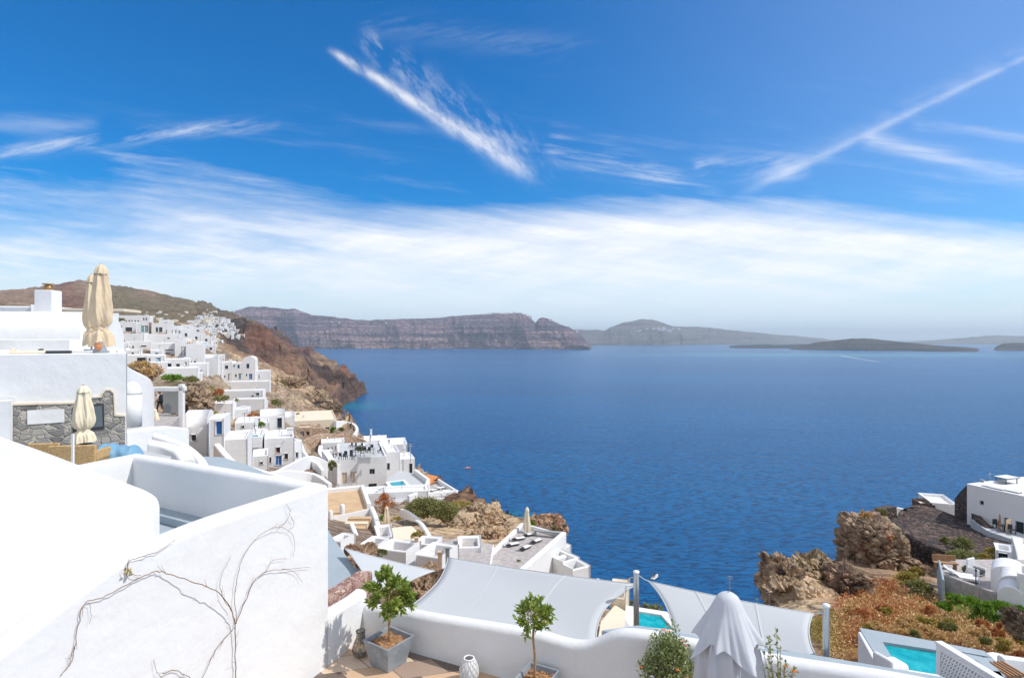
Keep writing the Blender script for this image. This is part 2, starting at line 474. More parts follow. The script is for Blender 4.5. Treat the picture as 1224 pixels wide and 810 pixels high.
    link(g, col, bg.inputs[0]); bg.inputs[1].default_value = SKY_S
SKY_V = .76; SKY_S = .12; CL = 6.7
sky()
sun = bpy.data.lights.new('sun', 'SUN'); sun.energy = 2.65; sun.angle = math.radians(.53); sun.color = (1., .96, .89)
so = bpy.data.objects.new('sun', sun); COL.objects.link(so)
sdir = V((math.sin(SUN_AZ)*math.cos(SUN_EL), math.cos(SUN_AZ)*math.cos(SUN_EL), math.sin(SUN_EL)))
so.rotation_euler = sdir.to_track_quat('Z', 'Y').to_euler(); so.location = sdir*60
cam = bpy.data.cameras.new('camera'); co_ = bpy.data.objects.new('camera', cam); COL.objects.link(co_)
co_.rotation_euler = (PI/2, 0, 0); cam.sensor_width = 36; cam.lens = 36*F/1224; cam.clip_start = .1; cam.clip_end = 200000
SC.camera = co_
SC.view_settings.view_transform = 'Standard'; SC.view_settings.look = 'None'; SC.view_settings.gamma = 1
SC.view_settings.exposure = .54
SC.cycles.max_bounces = 6; SC.cycles.volume_bounces = 0; SC.cycles.transparent_max_bounces = 8

# ================================================================ sea
def sea():
    m, g, b = new_mat('sea_water')
    geo = g.n('ShaderNodeNewGeometry').outputs['Position']
    sp = g.n('ShaderNodeSeparateXYZ', {0: geo})
    x, y = sp.outputs[0], sp.outputs[1]
    big = g.noise(g.xyz(g.mul(x, .0006), g.mul(y, .0016), 0.), 1., 5, .6)
    c = g.mix(g.rng(big, .3, .7), (.0, .094, .265), (.0, .132, .34))
    # shallow water over pale rock by the two coves, and the silty current by the lava island
    def spot(cx, cy, r, col, amt, c, sx=1.):
        dx = g.mul(g.sub(x, cx), 1/sx); dy = g.sub(y, cy)
        dd = g.m('SQRT', g.add(g.mul(dx, dx), g.mul(dy, dy)))
        dd = g.add(dd, g.mul(g.sub(g.noise(g.xyz(g.mul(x, 6/r), g.mul(y, 6/r), 0.), .5, 4), .5), r*1.2))
        return g.mix(g.mul(g.rng(dd, r, r*.15), amt), c, col)
    p = G(592, 628, SEA); c = spot(p.x, p.y, 42, (.01, .30, .34), .85, c)
    p = G(400, 486, SEA); c = spot(p.x+10, p.y, 110, (.01, .26, .34), .6, c)
    p = G(1000, 424, SEA); c = spot(p.x, p.y, 900, (.06, .36, .46), .6, c, 2.6)
    link(g, c, b.inputs['Base Color'])
    b.inputs['Roughness'].default_value = .22; b.inputs['IOR'].default_value = 1.33
    b.inputs['Specular IOR Level'].default_value = .09
    rot = g.n('ShaderNodeMapping', {'Vector': geo, 'Rotation': (0, 0, math.radians(24)), 'Scale': (.55, 1.5, 1)}).outputs[0]
    rot2 = g.n('ShaderNodeMapping', {'Vector': geo, 'Rotation': (0, 0, math.radians(14)), 'Scale': (.5, 1.2, 1)}).outputs[0]
    n1 = g.noise(rot, .25, 5, .62, .5); n2 = g.noise(rot2, .035, 3, .5, .4)
    h = g.add(g.mul(n1, 1.), g.mul(n2, 1.6))
    bp = g.n('ShaderNodeBump', {'Height': h, 'Strength': 1., 'Distance': 2.6})
    link(g, bp.outputs[0], b.inputs['Normal'])
    c = g.mix(g.mul(g.rng(n1, .56, .40), .75), c, (.0, .036, .125))  # wave shading put into the colour: troughs painted darker
    # small whitecaps / sparkle of foam: real pale foam flecks
    fl = g.noise(rot, .9, 3, .7)
    f = g.mul(g.rng(fl, .74, .78), g.rng(n1, .5, .62))
    link(g, g.mix(g.mul(f, .45), c, (.6, .7, .75)), b.inputs['Base Color'])
    MATS['sea_water'] = m
    mb = MB(); R = 60000
    xs = [-R, -8000, -2000, -500, 0, 500, 2000, 8000, R]; ys = [-3000, 0, 400, 1200, 4000, 12000, 30000, R]
    mb.grid([[(a, b_, SEA) for b_ in ys] for a in xs][::1])
    o = mb.build('sea', 'sea_water'); tag(o, kind='structure')
    me = o.data; me.flip_normals() if me.polygons[0].normal.z < 0 else None
sea()

# ================================================================ land
def landmat(name, strata=.5, sc=1., bump=1., speck=.5, zs=None):
    m, g, b = new_mat(name)
    geo = g.n('ShaderNodeNewGeometry'); pos = geo.outputs['Position']
    sp = g.n('ShaderNodeSeparateXYZ', {0: pos})
    col = g.n('ShaderNodeAttribute', attribute_name='tint').outputs['Color']
    wob = g.noise(pos, .02*sc, 4, .6)
    n1 = g.noise(pos, .35*sc, 8, .68); n2 = g.noise(pos, .06*sc, 6, .6)
    zz = g.add(g.mul(sp.outputs[2], zs or .16*sc), g.mul(wob, 5.))
    st = g.noise(g.xyz(g.mul(sp.outputs[0], .012*sc), g.mul(sp.outputs[1], .012*sc), zz), 1., 6, .7)
    c = g.mix(g.mul(g.rng(st, .56, .40), strata), col, g.mix(1., col, (.48, .44, .48), 'MULTIPLY'))
    c = g.mix(g.mul(g.rng(st, .56, .72), strata*.7), c, g.mix(1., col, (1.5, 1.32, 1.2), 'MULTIPLY'))
    c = g.mix(g.rng(n1, .50, .32, 0, .6), c, g.mix(1., c, (.42, .40, .40), 'MULTIPLY'))
    c = g.mix(g.rng(n2, .50, .72, 0, .5), c, g.mix(1., c, (1.45, 1.35, 1.25), 'MULTIPLY'))
    vo = g.n('ShaderNodeTexVoronoi', {'Vector': g.n('ShaderNodeVectorMath', {0: pos, 1: g.n('ShaderNodeVectorMath', {0: g.noise(pos, .5*sc, 3, out=1), 3: 2.2/sc}, operation='SCALE').outputs[0]}, operation='ADD').outputs[0], 'Scale': .34*sc}, feature='DISTANCE_TO_EDGE').outputs['Distance']
    crack = g.rng(vo, .0, .16)
    c = g.mix(g.mul(g.sub(1., crack), .55), c, g.mix(1., c, (.40, .36, .33), 'MULTIPLY'))
    shr = g.noise(pos, .8*sc, 3, .7)
    c = g.mix(g.mul(g.rng(shr, .60, .68), speck), c, (.07, .075, .025))
    link(g, c, b.inputs['Base Color']); b.inputs['Roughness'].default_value = .95
    b.inputs['Specular IOR Level'].default_value = .1
    h = g.add(g.add(g.mul(n1, 1.), g.mul(crack, .5)), g.add(g.mul(st, strata*1.2), g.mul(g.noise(pos, 1.7*sc, 5, .7), .3)))
    link(g, g.n('ShaderNodeBump', {'Height': h, 'Strength': .9, 'Distance': 1.6*bump/sc}).outputs[0], b.inputs['Normal'])
    MATS[name] = m
landmat('near_land', .75, 1., .6, .35)
landmat('far_land', 1., .035, 1.4, .25, .035)
landmat('mid_land', .8, .10, 1.1, .5)
CLS = {'beige': (.60, .45, .29), 'earth': (.31, .19, .12), 'olive': (.21, .17, .10), 'lava': (.10, .08, .075),
       'brush': (.36, .19, .07), 'green': (.12, .17, .04), 'red': (.25, .13, .09), 'brown': (.36, .25, .17),
       'purple': (.20, .13, .15), 'dirt': (.50, .39, .28), 'darkrock': (.10, .065, .05)}
CTRL = []
def ctl(px, py, d, c): CTRL.append((px, py, d, c))

def grid_mesh(name, X, Y, Z, col, mat, smooth=True, flip=False):
    n, m = X.shape
    me = bpy.data.meshes.new(name)
    vs = np.stack([X, Y, Z], -1).reshape(-1, 3)
    idx = np.arange(n*m).reshape(n, m)
    a, b, c, d = idx[:-1, :-1], idx[1:, :-1], idx[1:, 1:], idx[:-1, 1:]
    f = np.stack([a, d, c, b] if flip else [a, b, c, d], -1).reshape(-1, 4)
    me.vertices.add(len(vs)); me.vertices.foreach_set('co', vs.ravel().astype(np.float32))
    me.loops.add(f.size); me.loops.foreach_set('vertex_index', f.ravel().astype(np.int32))
    me.polygons.add(len(f)); me.polygons.foreach_set('loop_start', np.arange(0, f.size, 4, dtype=np.int32))
    me.update(calc_edges=True)
    at = me.color_attributes.new('tint', 'FLOAT_COLOR', 'POINT')
    cc = np.concatenate([col.reshape(-1, 3), np.ones((n*m, 1))], 1)
    at.data.foreach_set('color', cc.ravel().astype(np.float32))
    me.materials.append(MATS[mat])
    if smooth: me.shade_smooth()
    o = bpy.data.objects.new(name, me); COL.objects.link(o); return tag(o, kind='structure')

def far_sheet(name, sky_pts, base_pts, d0fn, run, colfn, nx=500, ny=60, seed=1, ridge=1., plateau=600., gully=.10):
    """a coast: from its shoreline up a steep face to its skyline, then a plateau falling away behind"""
    px = np.linspace(sky_pts[0][0], sky_pts[-1][0], nx)
    sy = np.interp(px, [p[0] for p in sky_pts], [p[1] for p in sky_pts])
    sy = sy+fbm(px/9., px*0+seed, oct=4, seed=seed+40)*.9*np.clip((416-sy)/12, 0, 1)
    d0 = np.array([d0fn(p) for p in px])
    t = np.concatenate([np.linspace(0, 1, ny), 1+np.linspace(.05, 1, 8)])
    PX, T = np.meshgrid(px, t, indexing='ij')
    D0 = d0[:, None]+0*T
    X0 = (PX-612)/F*D0
    gl = fbm(X0/420., T*.7+seed, oct=4, seed=seed, ridged=True)
    D = D0 + run*np.minimum(T, 1)**1.25 + np.maximum(T-1, 0)*plateau*3
    D = D - gl*run*gully*3.4*np.sin(np.clip(T, 0, 1)*PI)**.7 - gl*run*gully
    Dtop = d0+run
    ztop = -(sy-405)/F*(Dtop - fbm(X0[:, 0]/420., X0[:, 0]*0+seed, oct=4, seed=seed, ridged=True)*0)
    zt = ztop[:, None] + 0*T
    prof = np.where(T < 1, np.clip(T, 0, 1)**.85, 1-(T-1)*.4)
    # terraces of hard lava
    band = np.sin(prof*26 + 2*vnoise(X0/900., X0*0, seed=seed+3))*.012
    Z = SEA-2 + (zt-SEA+2)*np.clip(prof+band*(T < .98)*(T > .02), 0, 1)
    Z = Z + (T < 1)*fbm(X0/130., prof*9, oct=4, seed=seed+9)*.02*(zt-SEA)*np.sin(np.clip(T, 0, 1)*PI)
    Z = np.maximum(Z, SEA-6)
    X = (PX-612)/F*D
    col = colfn(PX, prof, X, Z)
    return grid_mesh(name, X, D, Z, col, 'far_land')
def mixc(a, b, f): return np.array(a)*(1-f[..., None])+np.array(b)*f[..., None]
def col_cliff(PX, T, X, Z):
    n = fbm(X/500., Z/40., oct=5, seed=4)*.5+.5
    c = mixc((.15, .12, .19), (.46, .31, .32), np.clip(n*1.5-.35, 0, 1))
    low = np.clip(1-T*2.4, 0, 1)*np.clip(fbm(X/300., X*0+2, oct=3, seed=8)+.6, 0, 1)
    c = c*(1-low[..., None]*.8)+np.array((.55, .36, .28))*low[..., None]*.8
    return c
def col_far(PX, T, X, Z):
    n = fbm(X/900., Z/60., oct=5, seed=14)*.5+.5
    return mixc((.12, .12, .13), (.34, .27, .24), np.clip(n*1.3-.2, 0, 1))
def col_lava(PX, T, X, Z):
    n = fbm(X/300., Z/20., oct=5, seed=24)*.5+.5
    return mixc((.035, .035, .035), (.13, .10, .075), np.clip(n*1.3-.35, 0, 1))
far_sheet('caldera_cliff', [(225, 410), (262, 384), (282, 371), (292, 368), (300, 366.5), (322, 367), (345, 369.5), (352, 369), (372, 376), (400, 379), (430, 382.5), (455, 382), (480, 381), (505, 380.5), (530, 379.5), (548, 377), (575, 376), (600, 375), (622, 374.5), (632, 378), (640, 386), (644, 381), (648, 379), (655, 381), (670, 388), (680, 391), (692, 399), (702, 409), (707, 416.5)],
          None, lambda p: 7300-max(0, p-560)*5+max(0, p-690)*3, 700, col_cliff, nx=760, seed=3)
far_sheet('headland_far', [(672, 402), (680, 395), (690, 393), (700, 394), (716, 394), (722, 395), (730, 391), (745, 385), (758, 383), (768, 381.5), (780, 382), (792, 386), (803, 390), (830, 390.5), (850, 392), (880, 395), (900, 397), (930, 400), (960, 402), (990, 405), (1010, 409)],
          None, lambda p: 11500+max(0, p-780)*22, 1500, col_far, nx=420, seed=5, gully=.06)
far_sheet('island_far', [(1075, 410), (1100, 407.5), (1130, 405.5), (1160, 403), (1190, 400.5), (1215, 401), (1260, 402), (1330, 406)],
          None, lambda p: 13500, 900, col_far, nx=200, seed=6, gully=.05)
far_sheet('lava_islet', [(872, 415.0), (882, 412.6), (905, 411.4), (930, 411.6), (955, 411), (975, 411), (1010, 412), (1030, 416.5)],
          None, lambda p: 7600, 260, col_lava, nx=200, seed=7, gully=.05)
far_sheet('lava_island', [(944, 417.2), (955, 413.5), (972, 409.8), (985, 407.8), (1000, 406.6), (1018, 404.8), (1034, 404.4), (1050, 405.2), (1068, 407.5), (1090, 409.8), (1120, 412.5), (1150, 415.5), (1170, 419.5)],
          None, lambda p: 6500-(p-944)*5., 420, col_lava, nx=360, seed=11, gully=.06)
far_sheet('lava_reef', [(1188, 419), (1192, 413.5), (1198, 410), (1215, 409.5), (1240, 409), (1290, 412), (1320, 418)],
          None, lambda p: 6000, 300, col_lava, nx=120, seed=12, gully=.06)

# --- the caldera slope we stand on
EL = [(9, 1700), (16, 1500), (24, 800), (30, 790), (38, 775), (46, 690), (56, 668), (70, 640), (82, 600), (105, 556), (125, 520), (150, 478), (170, 425), (200, 402), (300, 400), (420, 385), (600, 352), (780, 352), (880, 372), (980, 392), (1080, 408), (1200, 422), (1292, 432), (1420, 424), (1560, 404), (1750, 378), (1900, 360), (2300, 322), (3000, 270), (3600, 200)]
ER = [(9, -700), (16, -500), (24, 900), (30, 940), (40, 935), (48, 921), (54, 935), (58, 1008), (66, 1030), (75, 1050), (86, 1100), (94, 1150), (105, 1290), (125, 1700), (150, 3000), (3600, 3000)]
def edge_px(tab, d):
    return np.interp(np.log(d), [math.log(a) for a, b in tab], [b for a, b in tab])
for a in (-150, 100, 300, 500, 800, 1100, 1400): ctl(a, 900+(.0 if a < 300 else 120), 9.5, 'dirt')
for t_ in [
 (0,760,16,'dirt'),(150,680,17,'dirt'),(420,790,15,'dirt'),(700,900,16,'dirt'),(450,745,25,'dirt'),(520,770,20,'dirt'),(640,780,25,'dirt'),(490,680,35,'beige'),
 (560,700,35,'dirt'),(740,760,34,'dirt'),(760,755,36,'red'),(700,730,42,'dirt'),(640,700,42,'dirt'),
 (100,575,22,'dirt'),(-50,560,25,'dirt'),(175,545,28,'dirt'),(190,520,50,'dirt'),(60,470,60,'dirt'),(0,440,120,'olive'),(-150,430,120,'olive'),(-150,420,400,'olive'),
 (300,600,30,'dirt'),(390,620,50,'dirt'),(350,570,70,'dirt'),
 (455,632,50,'dirt'),(500,650,52,'beige'),(560,655,52,'beige'),(590,650,58,'beige'),(600,640,66,'beige'),(592,622,76,'beige'),(560,606,82,'beige'),(530,622,74,'beige'),
 (500,612,80,'dirt'),(480,625,70,'dirt'),(430,625,58,'dirt'),(660,636,58,'red'),(650,630,62,'brown'),(635,628,66,'brown'),
 (545,594,100,'earth'),(515,580,118,'earth'),(490,585,112,'dirt'),(470,560,128,'dirt'),(430,528,150,'dirt'),(405,508,172,'beige'),
 (380,560,92,'dirt'),(330,560,90,'dirt'),(240,505,90,'beige'),(232,480,100,'beige'),(225,465,110,'beige'),(215,458,125,'olive'),
 (255,470,130,'earth'),(270,482,120,'beige'),(300,510,110,'beige'),(330,500,130,'dirt'),(300,495,135,'brush'),(320,490,150,'brush'),
 (345,497,170,'dirt'),(385,497,200,'beige'),(398,494,230,'lava'),(380,482,300,'beige'),(360,468,380,'beige'),(340,455,460,'beige'),(325,443,560,'beige'),(310,480,200,'brush'),(335,470,260,'beige'),(320,455,330,'beige'),
 (300,430,640,'earth'),(270,430,420,'beige'),(250,424,420,'green'),(245,412,600,'beige'),(262,404,760,'lava'),(280,410,700,'lava'),(300,420,760,'red'),(320,415,900,'red'),(290,396,1000,'lava'),(300,402,1000,'lava'),
 (345,425,1080,'earth'),(360,440,1020,'earth'),(340,450,800,'earth'),(370,462,900,'earth'),(395,478,1000,'earth'),(392,462,1100,'darkrock'),(410,465,1180,'darkrock'),(425,470,1270,'darkrock'),(430,470.5,1292,'darkrock'),
 (415,452,1330,'red'),(400,447,1400,'brown'),(385,437,1520,'brown'),(370,432,1500,'lava'),(360,427,1650,'red'),(340,412,1780,'red'),(320,404,1850,'lava'),(305,398,1850,'lava'),(285,391,1900,'earth'),(265,386,1950,'earth'),
 (250,383,1700,'olive'),(240,400,1000,'beige'),(200,395,900,'olive'),(150,385,800,'olive'),(200,384,1400,'olive'),(150,378,1400,'olive'),(250,378,2100,'olive'),(270,382,2400,'olive'),
 (240,366,2300,'olive'),(225,360,2400,'olive'),(200,355,2500,'olive'),(180,349,2500,'brown'),(150,344,2500,'olive'),(120,341,2500,'olive'),(95,337,2500,'brown'),(70,340,2500,'red'),(40,345,2500,'brown'),(0,348,2500,'brown'),(-100,352,2500,'brown'),
 (70,362,1900,'red'),(30,365,1900,'brown'),(150,368,1900,'olive'),(200,372,1900,'olive'),(0,375,1400,'olive'),(-100,375,1400,'olive'),
 (240,374,3300,'olive'),(150,372,3300,'olive'),(0,378,3300,'olive'),(-140,378,3300,'olive'),
 # right-hand side
 (1224,850,22,'brush'),(1100,800,24,'brush'),(1000,800,25,'brush'),(960,790,26,'beige'),(1000,735,34,'brush'),(960,735,38,'beige'),(930,718,46,'beige'),(955,680,50,'beige'),(975,672,52,'beige'),(1000,695,50,'brown'),(1015,720,44,'brown'),
 (1050,740,36,'brush'),(1100,770,30,'brush'),(1150,770,30,'brush'),(1224,795,28,'brush'),(1100,715,42,'brush'),(1060,705,48,'brush'),(1150,745,36,'green'),(1200,755,35,'green'),(1260,760,35,'green'),
 (1040,690,54,'brown'),(1100,700,50,'brown'),(1130,720,44,'brown'),(1180,722,44,'dirt'),(1240,722,44,'dirt'),(1140,696,54,'dirt'),(1220,696,54,'dirt'),(1050,670,60,'brown'),(1100,672,63,'brown'),(1160,675,66,'dirt'),(1224,670,70,'dirt'),(1290,670,70,'dirt'),
 (1120,650,72,'dirt'),(1150,640,78,'dirt'),(1200,640,80,'dirt'),(1260,640,84,'dirt'),(1120,640,84,'dirt'),(1200,625,92,'dirt'),
 ]: ctl(*t_)

def build_terrain():
    c = np.array([(p[0]/170., math.log(p[2])*1.25) for p in CTRL]); val = np.array([p[1] for p in CTRL], float)
    cc = np.array([CLS[p[3]] for p in CTRL])
    n = len(c)
    dm = np.sqrt(((c[:, None]-c[None])**2).sum(-1)+1e-5)
    A = np.zeros((n+3, n+3)); A[:n, :n] = -dm; A[:n, :n] += np.eye(n)*.03
    Q = np.concatenate([np.ones((n, 1)), c], 1); A[:n, n:] = Q; A[n:, :n] = Q.T
    sol = np.linalg.solve(A, np.concatenate([val, [0, 0, 0]]))
    def ev(PX, D):
        sh = PX.shape; q = np.stack([PX.ravel()/170., np.log(D.ravel())*1.25], -1)
        out = np.empty(len(q))
        for i in range(0, len(q), 20000):
            qq = q[i:i+20000]; dd = np.sqrt(((qq[:, None]-c[None])**2).sum(-1)+1e-5)
            out[i:i+20000] = -dd@sol[:n]+sol[n]+qq@sol[n+1:]
        return out.reshape(sh)
    def evc(PX, D):
        sh = PX.shape; q = np.stack([PX.ravel()/170., np.log(D.ravel())*1.25], -1)
        out = np.empty((len(q), 3))
        q = q+np.stack([fbm(q[:, 0]*9, q[:, 1]*14, oct=3, seed=61), fbm(q[:, 0]*9, q[:, 1]*14, oct=3, seed=62)], -1)*.09
        for i in range(0, len(q), 20000):
            qq = q[i:i+20000]; dd = ((qq[:, None]-c[None])**2).sum(-1)+1e-4
            w_ = dd**-2.2; out[i:i+20000] = (w_@cc)/w_.sum(1)[:, None]
        return out.reshape(*sh, 3)
    px = np.linspace(-200, 1420, 720); ld = np.linspace(math.log(9.2), math.log(3500), 560)
    PX, LD = np.meshgrid(px, ld, indexing='ij'); D = np.exp(LD)
    el = edge_px(EL, D) ; er = edge_px(ER, D)
    # ragged edges
    rag = fbm(LD*14, LD*0+3, oct=4, seed=33)*9*np.where(D > 700, .35, 1)+fbm(LD*60, LD*0+3, oct=3, seed=34)*3*np.where(D > 700, .4, 1)
    el2 = el+rag*(D > 30)*(D < 1250); er2 = er+rag*(D > 30)*.7
    X = (PX-612)/F*D
    py = ev(PX, D)
    Z = -(py-405)/F*D
    steep = np.zeros_like(Z)
    both = er2 > el2
    # the drops
    row = np.arange(D.shape[1])
    pyl = ev(el2[0:1, :], D[0:1, :]); zl = -(pyl-405)/F*D[0:1, :]
    pyr = ev(np.clip(er2[0:1, :], -200, 1420), D[0:1, :]); zr = -(pyr-405)/F*D[0:1, :]
    xl = (el2-612)/F*D; xr = (er2-612)/F*D
    kl = 1.5+.0*D; kr = 2.6+0*D
    dl = np.maximum(X-xl, 0); dr = np.maximum(xr-X, 0)
    Zl = zl-kl*dl - np.minimum(dl*2., 10*np.clip(D/100, .3, 3)); Zr = zr-kr*dr-np.minimum(dr*3, 8)
    inL = X <= xl; inR = X >= xr
    drop = np.maximum(np.where(inL, Z, Zl), np.where(inR, Z, Zr))
    mid = both & ~inL & ~inR
    Z = np.where(mid, np.maximum(Zl, Zr), Z)
    edgy = mid*1.
    # relief
    amp = np.clip(.010*D, .15, 16)
    built = np.clip((D-40)/60, .25, 1)*np.where((D < 420) & (PX > 120) & (PX < 330), .35, 1.)*np.where((D < 130) & (PX > 900), 1.2, 1.)
    head = np.clip((D-560)/200, 0, 1)*(PX > 235)
    r1_ = fbm(X/9., D/9., oct=3, seed=77); Zr_ = Z.copy(); rel = 0*Z; wsum = 0
    for s_ in (.9, 2.4, 6.5, 18., 50., 140.):
        w_ = np.exp(-(np.log(s_/(.05*D))/1.25)**2)
        nn = fbm(X/s_, D/s_, Zr_/s_, oct=3, seed=int(s_*10), ridged=True, gain=.55)*.6+fbm(X/s_+9, D/s_, Zr_/s_, oct=3, seed=int(s_*10)+3)*.5
        rel = rel+s_*.16*nn*w_
    near_ = (D < 520)*1.
    v1, e1 = vor(X/5.5+r1_*.5, D/5.5, Zr_/5.5+r1_*.5, 11); v2, e2 = vor(X/22., D/22.+r1_*.4, Zr_/22., 12)
    w1 = np.clip((D-55)/60, 0, 1)*np.clip((560-D)/200, 0, 1); w2 = np.clip((D-180)/150, 0, 1)
    rel = rel+w1*((v1-.5)*1.7-.9*np.clip(1-e1*4, 0, 1))+w2*((v2-.5)*5.5-3.*np.clip(1-e2*4, 0, 1))
    Z = Z + rel*built*(1+head*1.1) + edgy*rel*np.where(D > 600, .5, 1.5)
    Xo = X + edgy*amp*1.2*fbm(D/6, Z/6, oct=5, seed=15)
    col = evc(PX, D)
    lv = np.clip(fbm(X/38., Z/9., oct=5, seed=91)*2.2+.1, 0, 1)*head*.65
    col = col*(1-lv[..., None])+np.array((.075, .06, .06))*lv[..., None]
    dk = edgy[..., None]*.5
    col = col*(1-dk)+np.array((.20, .13, .10))*dk
    Z = np.maximum(Z, SEA-8)
    o = grid_mesh('hillside', Xo, D, Z, col, 'near_land')
    PYF = 405-Z/D*F
    def pyf(PXq, Dq):
        fi = (PXq-px[0])/(px[1]-px[0]); fj = (np.log(Dq)-ld[0])/(ld[1]-ld[0])
        i = np.clip(fi.astype(int), 0, len(px)-2); j = np.clip(fj.astype(int), 0, len(ld)-2)
        return np.minimum(PYF[i, j], PYF[i+1, j+1])
    return pyf

# ================================================================ haze: pale even air round the whole scene
def haze():
    mb = MB(); mb.box((0, 12000, 150), (52000, 32000, 560))
    m = bpy.data.materials.new('haze'); m.use_nodes = True; nt = m.node_tree
    nt.nodes.remove(nt.nodes['Principled BSDF'])
    pv = nt.nodes.new('ShaderNodeVolumePrincipled'); pv.inputs['Color'].default_value = (.76, .89, 1., 1)
    pv.inputs['Density'].default_value = HAZE; pv.inputs['Anisotropy'].default_value = .2
    nt.links.new(pv.outputs[0], nt.nodes['Material Output'].inputs['Volume'])
    MATS['haze'] = m
    o = mb.build('haze', 'haze'); tag(o, kind='stuff')
HAZE = .000058
# ================================================================ houses
def house(label, px0, px1, yt, yb, d, yaw=30, depth=6., ops=(), roof='flat', mat='white', group=None, para=.4,
          sink=3., ground='dirt', rise=None, deck='wash', name='house', cat='house', chim=(), bevel=.09, ctlpt=True, solid_parapet=True, rimt=.28):
    a = math.radians(yaw); L = P(px0, yb, d); ca, sa = math.cos(a), math.sin(a)
    def hit(px):
        k = (px-612)/F; return (k*L.y-L.x)/(ca-k*sa)
    W = hit(px1); H = (yb-yt)/F*d
    if ctlpt:
        for q in (0., 1.): 
            pt = L+V((ca, sa, 0))*W*q; ctl(612+F*pt.x/pt.y, 405-F*(pt.z-.3)/pt.y, pt.y, ground)
    t = thing(name, L, label, cat, a, group)
    rects = []
    for o in ops:
        kind, x0, x1, y0, y1, colr = o[:6]
        u0, u1 = hit(x0), hit(x1); dd = L.y+sa*(u0+u1)/2
        z1 = -(y0-405)/F*dd-L.z; z0 = -(y1-405)/F*dd-L.z
        u0 = max(.12, u0); u1 = min(W-.12, u1); z0 = max(.02, z0); z1 = min(z1, H-.12)
        if u1-u0 > .1 and z1-z0 > .1: rects.append((u0, u1, z0, z1, kind, colr))
    mb = MB(); xs = sorted({0., W}|{r[0] for r in rects}|{r[1] for r in rects}); zs = sorted({-sink, H}|{r[2] for r in rects}|{r[3] for r in rects})
    idx = {}
    def vid(x, y, z):
        k = (round(x, 3), round(y, 3), round(z, 3))
        if k not in idx: idx[k] = mb.addv([(x, y, z)])
        return idx[k]
    def inr(xm, zm):
        return any(r[0] < xm < r[1] and r[2] < zm < r[3] for r in rects)
    for i in range(len(xs)-1):
        for j in range(len(zs)-1):
            if inr((xs[i]+xs[i+1])/2, (zs[j]+zs[j+1])/2): continue
            mb.face((vid(xs[i], 0, zs[j]), vid(xs[i+1], 0, zs[j]), vid(xs[i+1], 0, zs[j+1]), vid(xs[i], 0, zs[j+1])))
    rv = .22
    for r in rects:
        xx = [x for x in xs if r[0] <= x <= r[1]]; zz = [z for z in zs if r[2] <= z <= r[3]]
        for q in range(len(xx)-1):
            mb.face((vid(xx[q], 0, r[2]), vid(xx[q], rv, r[2]), vid(xx[q+1], rv, r[2]), vid(xx[q+1], 0, r[2])))
            mb.face((vid(xx[q], 0, r[3]), vid(xx[q+1], 0, r[3]), vid(xx[q+1], rv, r[3]), vid(xx[q], rv, r[3])))
        for q in range(len(zz)-1):
            mb.face((vid(r[0], 0, zz[q]), vid(r[0], 0, zz[q+1]), vid(r[0], rv, zz[q+1]), vid(r[0], rv, zz[q])))
            mb.face((vid(r[1], 0, zz[q]), vid(r[1], rv, zz[q]), vid(r[1], rv, zz[q+1]), vid(r[1], 0, zz[q+1])))
    mb.face([vid(0, 0, z) for z in zs[::-1]]+[vid(0, depth, -sink), vid(0, depth, H)][0:0]+[vid(0, depth, -sink), vid(0, depth, H)])
    mb.face([vid(W, 0, z) for z in zs]+[vid(W, depth, H), vid(W, depth, -sink)])
    mb.face((vid(0, depth, -sink), vid(W, depth, -sink), vid(W, depth, H), vid(0, depth, H)))
    if roof == 'flat':
        ir = min(rimt, W*.2, depth*.2); pz = H-para
        O = [(0, 0), (W, 0), (W, depth), (0, depth)]; I = [(ir, ir), (W-ir, ir), (W-ir, depth-ir), (ir, depth-ir)]
        front = [vid(x, 0, H) for x in xs]
        mb.face(front+[vid(I[1][0], I[1][1], H), vid(I[0][0], I[0][1], H)])
        for q in (1, 2, 3):
            n = (q+1) % 4
            mb.face((vid(*O[q], H), vid(*O[n], H), vid(*I[n], H), vid(*I[q], H)))
        for q in range(4):
            n = (q+1) % 4; mb.face((vid(*I[q], H), vid(*I[n], H), vid(*I[n], pz), vid(*I[q], pz)))
        mb.cur = 1; mb.face([vid(*I[q], pz) for q in range(4)]); mb.cur = 0
    else:
        mb.face([vid(x, 0, H) for x in xs]+[vid(W, depth, H), vid(0, depth, H)])
    mb.build('wall', [mat, deck], t, bevel=min(bevel, .3*W), seg=2)
    if roof in ('vault', 'vaultx', 'dome'):
        rb = MB(); rr = rise or W/2
        if roof == 'vault':
            n = 16; A = [(W/2-(W/2-.01)*math.cos(PI*k/n), H-.02+rr*math.sin(PI*k/n)) for k in range(n+1)]
            i = rb.addv([(x, .0, z) for x, z in A]+[(x, depth, z) for x, z in A])
            for k in range(n): rb.face((i+k, i+k+1, i+n+2+k, i+n+1+k)[::-1])
            rb.face([i+k for k in range(n+1)][::-1]); rb.face([i+n+1+k for k in range(n+1)])
        elif roof == 'vaultx':
            n = 16; rr = rise or depth/2; A = [(depth/2-(depth/2-.01)*math.cos(PI*k/n), H-.02+rr*math.sin(PI*k/n)) for k in range(n+1)]
            i = rb.addv([(.0, x, z) for x, z in A]+[(W, x, z) for x, z in A])
            for k in range(n): rb.face((i+k, i+k+1, i+n+2+k, i+n+1+k))
            rb.face([i+k for k in range(n+1)]); rb.face([i+n+1+k for k in range(n+1)][::-1])
        else:
            R = min(W, depth)/2*.92; prof = [(R*math.cos(PI/2*k/8)+.001, H-.05+(rise or R)*math.sin(PI/2*k/8)) for k in range(9)]
            rb.lathe(prof, 24, (W/2, depth/2, 0))
        ro = rb.build('roof', mat, t, smooth=True, bevel=0)
        if roof != 'dome': crease(ro)
